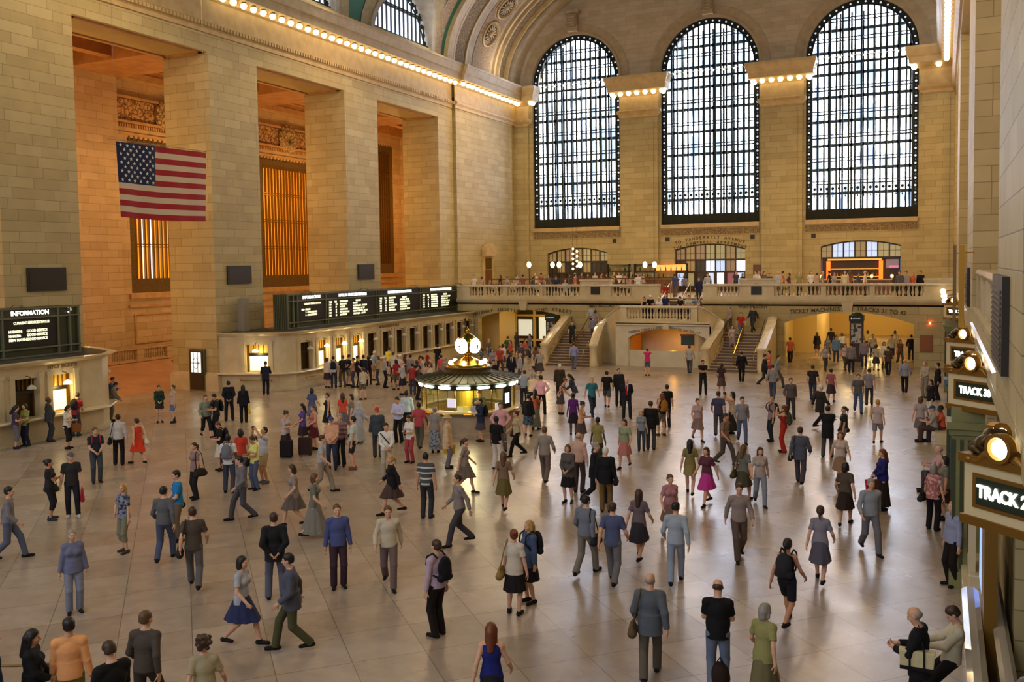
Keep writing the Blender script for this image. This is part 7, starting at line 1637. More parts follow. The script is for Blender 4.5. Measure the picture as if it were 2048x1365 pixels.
(1850, 796, -40, 'front', 'm', 'long:#a39d90', 'pants:#8c8578', 'short:g', 'man in a pale khaki shirt by the far gates', {}),
(1868, 885, -80, 'sit', 'm', 'polo:#9c9a96', 'pants:#4a3a38', 'cap:#2b4a80', 'seated man in a blue cap and grey shirt by the gates', dict(z=0)),
(1884, 884, -80, 'sit', 'm', 'tee:#c85a38', 'pants:#3c3230', 'short:k', 'seated person in an orange top next to the blue cap', dict(skin_='d')),
(1882, 985, -80, 'sit', 'm', 'long:#c09aa0', 'pants:#4a4048', 'bald:g', 'bald man in a pale pink shirt sitting against the gate', {}),
(1866, 1061, 160, 'contra', 'f', 'blouse:#b06c68*spot/#d3a8a0', 'pants:#171519', 'bob:g', 'woman in a coral floral blouse with a dark bag', dict(extras=[('shoulderbag', '#2a2a30', 'dark bag beside the woman in the floral blouse')])),
(1888, 1040, -80, 'stand', 'f', 'tee:#77786c', 'skirt:#3c2428', 'bob:k', 'dark-haired woman in a grey green top behind the floral blouse', {}),
(1905, 1173, -60, 'stand', 'm', 'long:#8c93b0', 'pants:#1c130f', 'short:l', 'sandy-haired man in a grey blue shirt on the marble step', {}),
(1898, 1425, -85, 'recline', 'm', 'long:#c4bda4', 'pants:#131318', 'short:b', 'man in a white shirt leaning on the marble parapet reading his phone', dict(lod=.007, extras=[('phone', K, 'phone read by the man leaning on the parapet')])),
(1838, 1460, -100, 'phone', 'm', 'jacket:#17171c', 'pants:#141419', 'bald:g', 'bald man in a dark jacket with a cream shoulder bag at lower right', dict(lod=.007, skin_='l')),
# --- foreground
(72, 1488, 75, 'front', 'f', 'jacket:#17191c', 'jeans:#17171b', 'long:k', 'woman in a black jacket with long dark hair at the lower left', dict(lod=.007, skin_='t', extras=[('handbag_l', '#b0481c', 'orange leather handbag of the woman in the black jacket')])),
(146, 1478, 172, 'contra', 'm', 'long:#e8a46a', 'pants:#7d7438', 'short:k', 'man in an orange shirt and olive trousers seen from behind at lower left', dict(lod=.007, skin_='t')),
(232, 1545, -155, 'phone', 'm', 'jacket:#121216', 'pants:#121216', 'short:b', 'man in a black suit cut off by the bottom edge at left', dict(lod=.007)),
(-8, 1510, 90, 'stand', 'm', 'tee:#232b50', 'jeans:#3a4c70', 'short:k', 'person in a navy shirt and jeans cut off by the left edge', dict(lod=.009)),
(150, 1226, 5, 'stand', 'f', 'sweater:#6a6f8c', 'pants:#7f8698', 'short:g', 'grey-haired woman in a slate blue sweater standing in the left foreground', {}),
(390, 1176, 178, 'walk', 'm', 'tee:#4d443c', 'pants:#5c5c5c', 'short:b', 'man in a brown t-shirt and grey trousers walking away in the left foreground', dict(extras=[('shoulderbag', '#2c2624', 'dark bag on the man in the brown t-shirt')])),
(331, 1122, 160, 'walk2', 'm', 'long:#5c5c60', 'jeans:#46506c', 'short:k', 'man in a grey shirt and jeans behind the man in blue', {}),
(552, 1197, 178, 'back', 'm', 'jacket:#1c1c20', 'pants:#565a6c', 'short:b', 'man in a black jacket with his hands behind him, seen from behind', {}),
(678, 1176, 5, 'stand', 'm', 'long:#4a5486', 'pants:#3f2c36', 'short:o', 'man in a blue shirt and plum trousers facing the viewer', {}),
(779, 1173, 0, 'walk', 'm', 'long:#c3b8a2', 'pants:#6c5a58', 'short:o', 'man in a cream shirt and brown trousers coming forward', {}),
(876, 1272, -135, 'stand', 'm', 'long:#b39cb0', 'pants:#1d1512', 'short:b', 'man in a lilac shirt and dark trousers with a black backpack', dict(lod=.007, extras=[('backpack', '#15161b', 'black backpack on the man in the lilac shirt')])),
(1030, 1229, 165, 'contra', 'f', 'blouse:#c9bfae', 'skirt:#1d1818', 'bun:r', 'woman in a white top and wide black skirt holding a tan bag', dict(extras=[('shoulderbag', '#8c7440', 'tan bag of the woman in the white top and black skirt')])),
(1060, 1206, -60, 'stand', 'f', 'jacket:#46587c', 'skirt:#1c1a1e', 'long:l', 'blonde woman in a denim jacket and black skirt', dict(extras=[('backpack', '#1c1e26', 'small black backpack on the blonde woman in denim')])),
(985, 1468, 172, 'walk', 'f', 'tank:#1d2470', 'skirt:#1e1c22', 'long:r', 'woman with long red hair in a blue sleeveless top at the bottom edge', dict(lod=.008)),
(1301, 1358, 175, 'walk2', 'm', 'jacket:#565c66', 'pants:#5c564c', 'bald:g', 'bald man in a slate jacket walking away in the foreground', dict(extras=[('shoulderbag', '#5a4a34', 'brown bag of the bald man in the slate jacket')])),
(1436, 1385, 178, 'phone', 'm', 'tee:#111114', 'jeans:#65738a', 'bald:b', 'man in a black t-shirt and blue jeans seen from behind at the bottom', dict(lod=.007, bulk=1.1, extras=[('phone', K, 'phone held by the man in the black t-shirt')])),
(486, 1290, 60, 'walk', 'f', 'tee:#a9adb6', 'skirt:#2c3358', 'bob:k', 'dark-haired woman in a grey top and navy skirt hurrying right', {}),
(586, 1300, -90, 'walk2', 'm', 'jacket:#4d5160', 'pants:#4c4a30', 'short:k', 'man in a slate jacket and olive trousers hurrying across the foreground', {}),
(414, 1500, 175, 'walk', 'f', 'blouse:#a69a78', 'skirt:#6c6a60', 'curly:b', 'woman with brown curly hair in a beige blouse at the bottom edge', dict(lod=.008)),
(296, 1455, 150, 'walk2', 'm', 'long:#4c443c', 'pants:#3a342e', 'short:o', 'man in a dark brown shirt walking away at the bottom left', dict(lod=.009)),
(1226, 1168, 170, 'walk', 'm', 'tee:#4c5474', 'pants:#6c6c70', 'short:b', 'man in a dusty blue t-shirt walking away right of centre', {}),
(1172, 1150, 150, 'walk2', 'm', 'long:#6d7280', 'pants:#7a7468', 'short:k', 'man in a grey shirt hurrying left of the blue t-shirt', dict(extras=[('shoulderbag_r', '#23242c', 'dark bag of the man in the grey shirt hurrying away')])),
(1278, 1120, 165, 'walk', 'f', 'tee:#6a5c62', 'skirt:#30303c', 'long:b', 'woman in a mauve top with long brown hair in the crowd right of centre', {}),
(1352, 1168, 175, 'walk2', 'm', 'long:#99a4b2', 'jeans:#8a98aa', 'short:k', 'man in a pale blue shirt and pale jeans striding away', {}),
(1340, 1080, 20, 'walk', 'f', 'tee:#a8787c', 'skirt:#7a5c54', 'bun:o', 'woman in a rose t-shirt coming forward right of centre', {}),
(1478, 1118, 10, 'walk2', 'm', 'long:#8c7f78', 'pants:#5c4c44', 'short:b', 'man in a taupe shirt coming forward right of centre', {}),
(1574, 1250, 160, 'walk', 'f', 'tank:#14141a', 'shorts:#1a1a20', 'pony:k', 'woman in black shorts and top with a dark ponytail walking away', dict(skin_='m', extras=[('backpack', '#26262c', 'dark backpack on the woman in black shorts')])),
(1528, 1420, 150, 'walk2', 'f', 'blouse:#8f8c58', 'longskirt:#6c6648', 'bob:g', 'woman in an olive yellow blouse and long skirt at the bottom edge', dict(lod=.009)),
(1640, 1165, 175, 'walk', 'f', 'tee:#7f7c84', 'skirt:#53505c', 'pony:b', 'woman in a grey t-shirt and grey skirt walking away on the bright floor', {}),
(1690, 1052, 170, 'walk2', 'f', 'tee:#54483c', 'skirt:#2e221c', 'bob:k', 'woman in a brown top and dark skirt in front of the man in black coat', {}),
(1740, 1105, 20, 'walk', 'm', 'long:#8f949c', 'pants:#6a6a70', 'short:g', 'man in a pale grey shirt coming forward below the blue sweater', {}),
(1600, 968, 175, 'walk', 'm', 'jacket:#4c5260', 'pants:#4a4650', 'short:b', 'man in a slate jacket walking away below the woman in red', dict(extras=[('shoulderbag', '#2c2c26', 'dark bag of the man in the slate jacket below the woman in red')])),
(1680, 970, 10, 'walk2', 'f', 'blouse:#c4b4a8', 'skirt:#8d6f58', 'long:o', 'brown-haired woman in a cream blouse coming forward', {}),
(920, 1090, -70, 'walk', 'm', 'long:#837a78', 'pants:#3f3c44', 'short:b', 'man in a taupe shirt crossing behind the lilac shirt', {}),
(630, 1075, 80, 'walk', 'f', 'tee:#6c6e64', 'longskirt:#7d7a70', 'bob:o', 'woman in a grey green top and long pale skirt crossing the floor', {}),
(486, 1040, -80, 'walk2', 'm', 'long:#6d6c74', 'pants:#4c4a50', 'short:k', 'man in a grey shirt crossing behind the yellow t-shirt', {}),
(645, 985, 80, 'walk', 'm', 'tee:#a3a8b0', 'pants:#8d8272', 'short:b', 'man in a pale grey t-shirt and khaki trousers crossing in front of the blue cap', {}),
(590, 1052, -80, 'walk2', 'f', 'blouse:#8e8078', 'skirt:#625850', 'bob:b', 'woman in a taupe blouse crossing left behind the grey green top', {}),
(20, 1120, 80, 'walk', 'm', 'long:#77747a', 'jeans:#555c70', 'short:k', 'man in a grey shirt and jeans crossing near the left edge', {}),
(930, 985, 80, 'walk2', 'f', 'tee:#8a8078', 'skirt:#6b6258', 'pony:b', 'woman in a taupe t-shirt crossing below the booth', {}),
(1090, 965, 170, 'walk', 'm', 'long:#8f857c', 'pants:#6a5f58', 'short:o', 'man in a sandy grey shirt walking away below the rust top', {}),
(1450, 930, 60, 'walk', 'm', 'tee:#7e6a64', 'pants:#4e4642', 'short:k', 'man in a cocoa t-shirt below the photographing woman', dict(skin_='m')),
(1545, 800, 175, 'walk', 'm', 'long:#8d8a90', 'jeans:#48506a', 'short:b', 'man in a silver grey shirt right of the right stair foot', {}),
(1520, 1010, 10, 'walk', 'f', 'tee:#a89c94', 'jeans:#7f8796', 'long:b', 'woman in a pale sand t-shirt and faded jeans', {}),
(1840, 880, 175, 'walk', 'f', 'blouse:#a89c9c', 'skirt:#6a6468', 'bob:o', 'woman in a pale taupe blouse left of the seated pair', {}),
# --- stairs and niche
(1295, 752, 180, 'photo', 'f', 'tee:#c92c6c', 'shorts:#5c6070', 'bun:b', 'person in a hot pink top taking a picture at the niche', {}),
(1379, 748, 175, 'walk', 'm', 'tee:#a3a1a4', 'jeans:#4c4c54', 'short:b', 'man in a pale grey t-shirt walking to the niche under the landing', {}),
(1483, 765, 178, 'walk', 'm', 'jacket:#14151a', 'pants:#15151a', 'short:k', 'man all in black walking up to the right stair', {}),
(1443, 790, 170, 'walk2', 'f', 'tee:#3b2c30', 'skirt:#54403c', 'bob:b', 'woman in a maroon top before the right stair', {}),
(1529, 772, 80, 'walk', 'm', 'jacket:#23232a', 'pants:#35343a', 'short:k', 'man in a dark jacket just right of the right stair parapet', {}),
(1538, 760, -80, 'call', 'f', 'tee:#c0665c', 'skirt:#8d3d38', 'bun:b', 'woman in a salmon top leaning by the right stair parapet', {}),
(1556, 775, 80, 'walk2', 'm', 'tee:#7a8a9c', 'pants:#4a4840', 'short:k', 'man in a steel blue t-shirt beside the salmon top', {}),
(1148, 740, 178, 'walk', 'm', 'long:#8a92c4', 'pants:#6a6a80', 'short:b', 'man in a periwinkle shirt at the foot of the left stair', {}),
(1023, 768, 10, 'stand', 'm', 'jacket:#1b2030', 'pants:#1b2030', 'short:k', 'man in a navy suit and tie beyond the booth', dict(skin_='d', extras=[('tie', '#20283c', '')])),
(1041, 770, -80, 'stand', 'm', 'long:#9aa2ae', 'pants:#4a4c54', 'bald:g', 'bald man in a pale grey shirt talking to the navy suit', {}),
]
for px, py, face, pn, sex, top, bot, hair, lab, op in LIST:
    op = dict(op); z = op.pop('z', 0.0)
    if pn == 'sit': z = 0.0
    PP(px, py, face, pn, sex, top, bot, hair, lab, z, **op)
# cream tote with black trim carried by the man at lower right
t = thing('tote_bag', 'large cream canvas tote bag with black straps at the lower right', 'bag', tuple(on_z(1834, 1318, 1.08))); t.scale = (.7, .8, .72); 
m = L(); m.extrude([(-.3,-.17),(.3,-.17),(.33,.17),(-.33,.17)], lambda u, v, tt: (u, tt, v), -.09, .09); m.build('body', cloth('#c9c096'), t, bevel=.02); m = L(); m.box(-.31,.31,-.1,.1,-.2,-.13); m.build('bottom_trim', cloth('#16161a'), t)
m = L(); m.tube([(-.13,-.1,-.17),(-.13,-.1,.17),(-.04,.02,.42),(.02,.1,.62),(.07,.02,.42),(.13,-.1,.17),(.13,-.1,-.17)], .02, 5); m.build('strap', cloth('#16161a'), t)
case_at(573, 916, '#1f1a1c', 'black suitcase standing in front of the woman in the lilac blouse'); case_at(611, 912, '#33211f', 'dark maroon suitcase between the violet and salmon tops', .44, .66)
t = thing('duffel_bag', 'dark brown bag standing between the feet of the man in the black t-shirt', 'bag', tuple(on_z(1440, 1385))); m = L(); m.sphere((0, 0, .24), (.16, .13, .24)); m.build('body', cloth('#2c1d16'), t, smooth=True); m = L(); m.tube([(-.06,0,.44),(0,0,.54),(.06,0,.44)], .012, 5); m.build('handle', cloth('#1c1410'), t)
# benches for the seated people by the gates
for nm, px, py in (('two', 1876, 885), ('bald man', 1882, 985)):
    p = on_z(px, py); o = L(); o.box(-.22, .3, -.5, .5, 0, .44); b_ = o.build('stone_bench', MARB); b_.location = (max(p[0], -.25)+.12, p[1], 0); tag(b_, 'plain stone ledge under the seated %s by the gates' % nm, 'ledge')
# barrier rope at the lower left
p0, p1 = on_z(-60, 1332, 1.0), on_z(115, 1328, 1.0)
t = thing('barrier', 'tan barrier tape stretched across the lower left corner', 'barrier', (p0[0], p0[1], 0)); m = MB(); m.tube([tuple(p0), tuple((p0+p1)/2+v3(0,0,-.02)), tuple(p1)], .018, 6); m.build('tape', mat('tape_tan', '#8a6a24', .5), t)
m = MB(); m.lathe([(.17,0),(.17,.03),(.03,.05),(.03,1.02)], (p0[0], p0[1], 0), 12); m.lathe([(.17,0),(.17,.03),(.03,.05),(.03,1.02)], (p1[0], p1[1], 0), 12); m.build('post', GOLDP, t)

# --- queue along the ticket counter (people of the line, front to back)
rnd = random.Random(11)
QC = [('#d8c9b4','curly:b','f'),('#c6c4c8','short:k','m'),('#1f2022','short:b','m'),('#22262a','short:k','m'),('#b8846c','short:b','f'),('#1d1c24','short:k','m'),('#242833','short:k','m'),('#3a1f2c','bob:k','f'),('#c8c0a8','pony:b','f'),('#8c96a8','short:w','m'),('#b09270','bob:o','f'),('#9aa4b0','short:w','m'),('#c8b840','short:k','m'),('#d6ccb4','short:b','m'),('#9a2d34','bob:k','f'),('#d8d8dc','short:w','m'),('#b6b8be','bald:g','m'),('#5c3038','long:b','f'),('#8f8a86','short:k','m'),('#a03838','short:k','f'),('#38303a','bob:b','f'),('#d07030','bob:k','f'),('#b9b9c0','short:k','m'),('#8c2a2e','short:b','m'),('#caa890','pony:b','f'),('#17181e','short:k','m'),('#d05a4c','bun:k','f'),('#7b7d80','short:g','m'),('#e0d8c8','bob:o','f'),('#4a2a2a','short:k','m')]
CN = {'#d8c9b4':'cream','#c6c4c8':'pale grey','#1f2022':'black','#22262a':'charcoal','#b8846c':'terracotta','#1d1c24':'inky black','#242833':'dark navy','#3a1f2c':'dark plum','#c8c0a8':'sand','#8c96a8':'steel blue','#b09270':'tan','#9aa4b0':'light slate','#c8b840':'mustard yellow','#d6ccb4':'ivory','#9a2d34':'crimson','#d8d8dc':'white','#b6b8be':'silver grey','#5c3038':'burgundy','#8f8a86':'stone grey','#a03838':'red','#38303a':'dark aubergine','#d07030':'orange','#b9b9c0':'dove grey','#8c2a2e':'dark red','#caa890':'flesh pink','#17181e':'jet black','#d05a4c':'coral','#7b7d80':'mid grey','#e0d8c8':'off-white','#4a2a2a':'maroon brown'}
QP = [(655,776),(668,776),(686,774),(697,772),(708,775),(716,775),(728,773),(738,770),(727,800),(748,762),(757,770),(770,776),(779,752),(787,765),(793,780),(799,772),(806,790),(812,766),(822,772),(826,790),(834,782),(840,770),(845,778),(856,760),(853,788),(876,745),(882,768),(889,782),(862,790),(835,800)]
BT = ['shorts:#2b3040','jeans:#2c3444','pants:#5d4f3e','shorts:#8a7c5c','skirt:#2a2630','pants:#1c1c22']
for i, ((c_, hr, sx), (px, py)) in enumerate(zip(QC, QP)):
    bt_ = BT[i % 6] if sx == 'm' else ['skirt:#3a3038', 'jeans:#3c4458', 'shorts:#6a6450'][i % 3]
    ex = [('backpack', '#1d2433', 'dark blue backpack on the man in pale grey in the ticket queue')] if i == 1 else []
    PP(px, py, [150, 175, -150, 120, -100, 90][i % 6], ['contra', 'stand', 'hip', 'phone', 'crossed', 'front'][i % 6], sx, ('tee:' if i % 3 else 'long:')+c_, bt_, hr, '%s in a %s top in the ticket queue, %s' % ('woman' if sx == 'f' else 'man', CN[c_], ['near the lit windows', 'in the middle of the line', 'near its right end'][min(2, i//11)]), extras=ex, lod=.018)
# --- crowd at the left arch
AC = ['#a8443c','#d8d2bc','#5a5c68','#b85a44','#3c5a3c','#8a8490','#4c4650','#c26a50','#707c92','#6a4c44','#a0a094','#3a3d4c','#8f4038','#55606c']
AN = ['brick red','cream','slate','rust','dark green','mauve grey','charcoal','coral orange','dusty blue','cocoa','pale olive','ink blue','wine red','blue grey']
AP = [(1000,748),(1006,738),(978,730),(1022,728),(1016,722),(985,752),(1042,740),(1050,725),(1060,718),(1072,745),(1080,758),(1034,708),(1088,722),(965,748)]
for i, (px, py) in enumerate(AP):
    sx = 'mf'[i % 2]; PP(px, py, [20, 170, 60, -60, 160][i % 5], ['walk', 'walk2', 'stand'][i % 3], sx, 'tee:'+AC[i], ['pants:#3a3a40', 'skirt:#4a3f42', 'jeans:#414a60'][i % 3], ['short:b', 'bob:k', 'short:g', 'long:o'][i % 4], '%s in a %s top in the crowd before the left west arch' % ('man' if sx == 'm' else 'woman', AN[i]), lod=.02)
# --- crowd in the right arch passage
BPs = [(1580,728),(1596,700),(1634,712),(1655,720),(1662,704),(1672,726),(1684,712),(1690,740),(1702,745),(1745,720),(1752,742),(1768,738),(1776,752),(1783,722),(1790,708),(1800,730),(1822,722),(1728,735),(1735,706),(1650,742)]
BC_ = ['#c8643c','#e0553c','#1c1c22','#8c9098','#2a2a2e','#6f8ca8','#9aa0b4','#c8a8a4','#7c7478','#d8d2b8','#aaa28c','#e4e0cc','#4c3a34','#d0c49c','#b8b0a0','#6a4a40','#1a1a1e','#8a7f8c','#c8ba88','#a09aa4']
BN_ = ['rust','bright orange','black','grey','charcoal','steel blue','periwinkle','dusty pink','taupe','cream','khaki','white','dark brown','straw yellow','stone','chestnut','jet black','mauve','gold','lilac']
for i, (px, py) in enumerate(BPs):
    sx = 'mf'[(i//2) % 2]; PP(px, py, [175, 5, 170, 20][i % 4], ['walk', 'walk2', 'stand'][i % 3], sx, ['tee:', 'long:', 'jacket:'][i % 3]+BC_[i], ['pants:#26262c', 'jeans:#3a4258', 'skirt:#3b3438', 'pants:#4a463e'][i % 4], ['short:k', 'short:b', 'bob:b', 'long:k'][i % 4], '%s in a %s top in the yellow-lit passage under the right arch' % ('man' if sx == 'm' else 'woman', BN_[i]), lod=.02)
# --- people on the flights
def on_stair(x, y): return 0.0 if y < 54.8 else min(2.015, .155*(int((y-54.8)/.31)+1))
for (x, y, f_, pn, sx, c_, bt_, hr, lab) in ((-11.7, 56.9, 20, 'walk', 'f', 'tee:#b4a8b0', 'skirt:#8c8088', 'bun:b', 'woman in a pale lilac top coming down the right stair'), (-11.4, 58.1, 10, 'walk2', 'm', 'tee:#a83430', 'jeans:#4a6a98', 'short:b', 'person in a red top and jeans on the right stair'), (-10.9, 59.5, -30, 'walk', 'm', 'jacket:#33343c', 'pants:#3a3a42', 'short:k', 'man in a dark suit on the side landing of the right stair'), (-12.4, 59.6, -60, 'walk2', 'm', 'long:#98939c', 'pants:#54505c', 'short:g', 'man in a silvery shirt at the top of the right stair'), (-22.3, 56.9, 10, 'walk', 'm', 'tee:#26302c', 'pants:#2c2c30', 'short:k', 'man in dark green coming down the left stair by the parapet'), (-21.2, 58.4, 170, 'walk2', 'f', 'blouse:#8e88a0', 'skirt:#4b4a5c', 'bob:b', 'woman in a lavender blouse climbing the left stair'), (-21.9, 59.6, 160, 'walk', 'm', 'tee:#a8b4c0', 'jeans:#4a5670', 'short:b', 'man in a pale blue t-shirt at the top of the left stair'), (-21.0, 57.4, 175, 'walk', 'm', 'long:#7d7c90', 'pants:#5c5c6c', 'short:g', 'man in a dusk blue shirt halfway up the left stair')):
    z = 2.015 if y > 58.8 else on_stair(x, y); person_at((x, y, z), f_, pn, sx, c_, bt_, hr, lab, lod=.018)
# leaning on the landing balustrade
for px, sx, c_, hr, pn, lab in ((1290,'f','tank:#1a1a1e','bob:b','rail','woman in a black sleeveless top leaning at the left end of the landing rail'), (1302,'m','tee:#17171b','cap:#e8e4dc','rail','person in black with a white cap on the landing'), (1319,'f','blouse:#e2e0dc','long:w','rail','white-blonde woman in white leaning on the landing rail'), (1331,'m','tee:#1f2c5c','bald:g','stand','bald man in a royal blue t-shirt standing on the landing'), (1361,'f','tee:#1a1a20','bob:k','tilt','person in black and white bending on the landing'), (1379,'m','tee:#c8ccb4','short:k','rail','man in a pale green t-shirt on the landing'), (1393,'m','polo:#a4acb4*spot/#4c5460','short:k','rail','man in a patterned grey shirt at the right end of the landing rail')):
    p = on_y(px, 600, 56.75); person_at((p[0], 56.75 if pn != 'rail' else 56.7, 2.85), -6, pn, sx, c_, 'pants:#2a2a30', hr, lab, lod=.018)
for (x, y, z, f_, pn, sx, c_, bt_, hr, lab) in ((-16.9, 62.9, 4.1, 178, 'walk', 'm', 'tee:#4c5484', 'pants:#6b6a74', 'short:k', 'man in a blue t-shirt at the top of the upper stair'), (-16.4, 63.6, 4.1, 170, 'walk2', 'f', 'blouse:#8a8c9c', 'skirt:#3a2424', 'bob:b', 'woman in a grey blouse at the top of the upper stair'), (-17.2, 61.5, 3.6, 178, 'walk', 'f', 'tee:#a82c34', 'jeans:#4c3434', 'short:b', 'person in a red top climbing the upper stair'), (-15.0, 62.0, 3.85, 5, 'walk', 'm', 'jacket:#2b3050', 'pants:#26283a', 'short:k', 'man in a navy suit coming down the upper stair'), (-14.9, 64.2, 4.1, 10, 'walk2', 'm', 'long:#b8bcc8', 'pants:#4c4c58', 'short:b', 'man in a pale shirt behind the upper stair handrail'), (-15.6, 67.0, 4.1, 178, 'stand', 'm', 'jacket:#1d2026', 'pants:#1c1c22', 'short:k', 'man in black beyond the upper stair'), (-13.6, 70.0, 4.1, 20, 'walk', 'f', 'tee:#1c1c24', 'pants:#1c1c24', 'long:k', 'woman in black near the middle balcony doors'), (-12.9, 71.5, 4.1, -40, 'stand', 'm', 'long:#c8ccd4', 'jeans:#5a6a88', 'short:b', 'man in a pale shirt standing by the middle balcony doors'), (-14.5, 72.0, 4.1, 5, 'stand', 'm', 'tee:#3c4250', 'pants:#33343a', 'short:k', 'man in slate standing before the middle balcony doors')):
    person_at((x, y, z), f_, pn, sx, c_, bt_, hr, lab, lod=.02)
# --- restaurant guests on the balcony
GC = [('#d8d8da','white'),('#b49a8c','dusty pink'),('#7c8076','sage'),('#26262c','black'),('#a4a0a8','pale grey'),('#c8c2a8','cream'),('#8c5a50','rust'),('#4c5468','slate blue'),('#e0dccf','ivory'),('#6a5c58','taupe'),('#2c3c5c','navy'),('#a8b4c4','pale blue'),('#c06a50','coral'),('#5c3c4c','plum'),('#8a8c60','olive')]
def diner(px, Y, i, lab, pn='sit', base='chair'):
    c_, nm = GC[i % 15]; p = on_y(px, 560, Y); sx = 'mf'[(i*7 % 3) % 2]; z = ZF
    person_at((p[0], Y, z), [0, 160, 90, -90, 30][i % 5], pn, sx, ['tee:', 'long:', 'blouse:'][i % 3]+c_, 'pants:#2a2a30', ['short:k', 'bob:b', 'short:g', 'long:o', 'short:b', 'bald:g'][i % 6], lab % nm, lod=.022)
ORD = ['first', 'second', 'third', 'fourth', 'fifth', 'sixth', 'seventh', 'eighth', 'ninth', 'tenth', 'eleventh', 'twelfth', 'thirteenth', 'fourteenth', 'fifteenth', 'sixteenth']
for i, px in enumerate((948, 962, 978, 1000, 1012, 1028, 1046, 1062, 1080, 1096, 1112, 1130, 1150, 1236, 1258, 1276)): diner(px, 62.6, i, '%s diner from the left just behind the left balustrade, in %%s' % ORD[i], ['stand', 'tilt', 'sit'][i % 3])
for i, px in enumerate((1034, 1070, 1082, 1138, 1150, 1162, 1176, 1190, 1202, 1214, 1228, 1238, 1250, 1262, 1274, 1286)): diner(px, 71.6, i+4, '%s guest from the left standing at the long left bar, in %%s' % ORD[i], ['stand', 'contra', 'phone'][i % 3])
for i, px in enumerate((1518, 1528, 1540, 1556, 1566, 1578, 1598, 1622, 1634, 1645, 1658, 1668, 1690, 1700, 1716, 1730)): diner(px, [66.5, 68.0, 67.2][i % 3], i+8, '%s guest from the left at the right balcony bar, in %%s' % ORD[i], ['stand', 'contra', 'crossed'][i % 3])
for (px, c_, hr, sx, lab) in ((1799, 'long:#5c5660', 'short:k', 'm', 'man in a dark grey shirt near the right end of the balcony'), (1812, 'long:#a49ca0', 'short:b', 'm', 'man in a pale mauve shirt near the right end of the balcony'), (1826, 'tee:#d86a50', 'long:l', 'f', 'woman in a bright coral top at the right end of the balcony'), (1841, 'jacket:#16181e', 'short:k', 'm', 'man in a black suit at the right end of the balcony')):
    p = on_y(px, 560, 63.5); person_at((p[0], 63.5, ZF), -30, 'contra', sx, c_, 'pants:#202024', hr, lab, lod=.02)
# tables of the restaurant
tb = None
for i, px in enumerate((955, 988, 1020, 1054, 1088, 1122, 1246, 1280)):
    p = on_y(px, 565, 63.6)
    if tb is None:
        tb = thing('dining_table', '', 'table'); m = L(); m.lathe([(.001,.72),(.42,.72),(.42,.76),(.001,.76)], (0,0,0), 16); m.build('tabletop', cloth('#d8d2c4'), tb); m = L(); m.lathe([(.25,0),(.25,.03),(.04,.06),(.04,.72)], (0,0,0), 10); m.build('leg', DARKP, tb); o = tb
    else: o = copy_tree(tb)
    o.location = (p[0], 63.6, ZF); o['label'] = 'round white-topped restaurant table, %s from the left behind the balustrade' % ORD[i]; o['group'] = 'restaurant tables on the left balcony'
# clerk inside the booth and the onlooker above the gates
person_at((BC[0]+.95, BC[1]-.95, 0), 0, 'desk', 'm', 'jacket:#1c2a24', 'pants:#1c1c20', 'short:b', 'clerk in a dark green jacket inside the booth', lod=.012)
person_at((XN+.62, 17.35, 5.2), -95, 'rail', 'm', 'jacket:#17161a', 'pants:#17171b', 'short:k', 'dark-haired man looking over the high balustrade in the right wall', lod=.01, hs=.86)
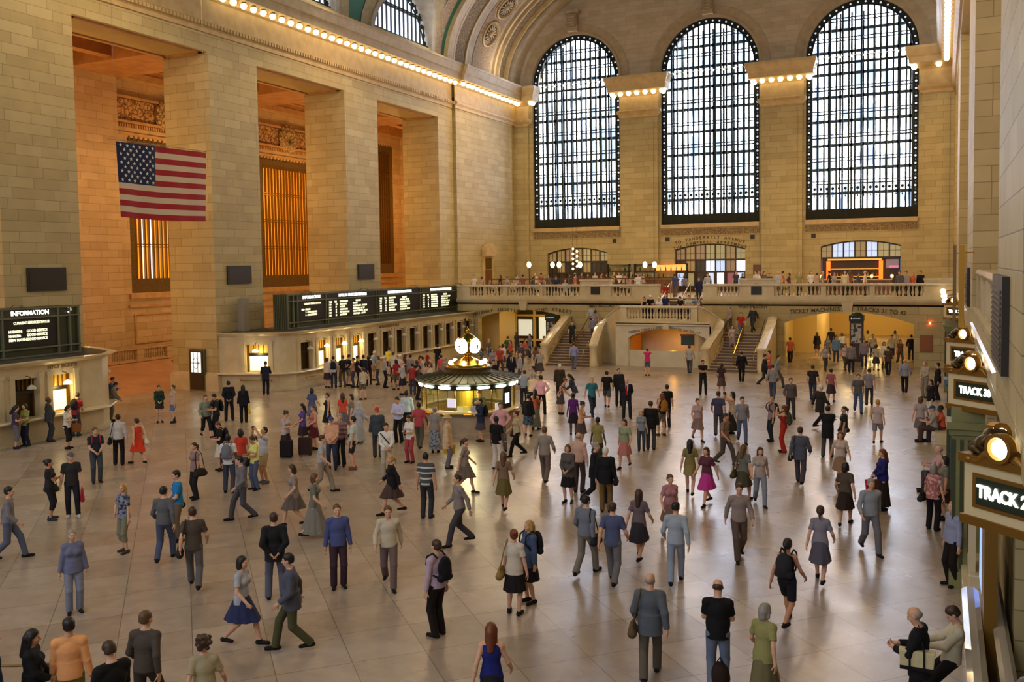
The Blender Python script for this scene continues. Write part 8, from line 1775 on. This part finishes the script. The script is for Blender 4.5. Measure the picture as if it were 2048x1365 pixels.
# ------------------------------------------------------------------ light
def area(name, loc, rot, sx, sy, e, col):
    l = bpy.data.lights.new(name, 'AREA'); l.shape = 'RECTANGLE'; l.size = sx; l.size_y = sy; l.energy = e; l.color = srgb(col)[:3]
    o = bpy.data.objects.new(name, l); COL.objects.link(o); o.location = loc; o.rotation_euler = rot; return o
def point(name, loc, e, col, r=.15):
    l = bpy.data.lights.new(name, 'POINT'); l.energy = e; l.color = srgb(col)[:3]; l.shadow_soft_size = r
    o = bpy.data.objects.new(name, l); COL.objects.link(o); o.location = loc; return o
def spot(name, loc, e, col, tilt):
    l = bpy.data.lights.new(name, 'SPOT'); l.energy = e; l.color = srgb(col)[:3]; l.spot_size = radians(168); l.spot_blend = .5; l.shadow_soft_size = .5
    o = bpy.data.objects.new(name, l); COL.objects.link(o); o.location = loc; o.rotation_euler = (0, tilt, 0); return o
w = bpy.data.worlds.new('world'); SC.world = w; w.use_nodes = True
w.node_tree.nodes['Background'].inputs[0].default_value = srgb('#cfd8e8'); w.node_tree.nodes['Background'].inputs[1].default_value = .3
# amber lamps in the south passage
for k in range(-1, 4):
    point('passage_lamp', (-42.3, 33.45+12.2*k, 12.5), 850, '#ffbe70', .4)
    point('passage_lamp', (-40.5, 33.45+12.2*k, 4.5), 240, '#ffbe70', .3)
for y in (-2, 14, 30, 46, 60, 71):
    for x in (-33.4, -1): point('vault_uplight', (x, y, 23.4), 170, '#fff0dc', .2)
for x in (-22, -12): point('landing_fill', (x, 46, 9), 300, '#ffe2b4', .4)  # added fill hung in mid-air to brighten the landing front, no fixture
# lamps of the lower west passages, the niche, the bars
for x, y, e in ((-5.5, 65, 260), (-5.5, 72, 320), (-5, 80, 320), (-27, 63.5, 220), (-28, 74, 120)): point('passage_ceiling_lamp', (x, y, 3.2), e, '#ffdc90', .25)
point('niche_lamp', (-15.6, 57.6, 1.3), 40, '#ffb040', .2)
for x in (-30, -24, -20, -9, -4): point('balcony_lamp', (x, 71, 7.4), 60, '#ffcc80', .2)
# added fill spots in mid-air, no fixtures, standing in for the cornice bulbs
for y, e in ((10, 1500), (30, 1250), (48, 1350), (66, 1400)):
    for x, t in ((-28.5, .3), (-6, -.3)): spot('hall_fill_spot', (x, y, 20.4), e*1.35, '#ffd498', t)
for y in (22, 45, 67): point('side_passage_lamp', (3.0, y, 13), 380, '#ffc47c', .3)
for x in (-28, -17, -7): point('balcony_fill', (x, 64, 11), 520, '#ffd090', .4)  # added fill points without fixtures, to lift the west wall and balcony
SC.view_settings.view_transform = 'Standard'; SC.view_settings.look = 'None'; SC.view_settings.exposure = -.14; SC.view_settings.gamma = 1.0
SC.view_settings.use_curve_mapping = False
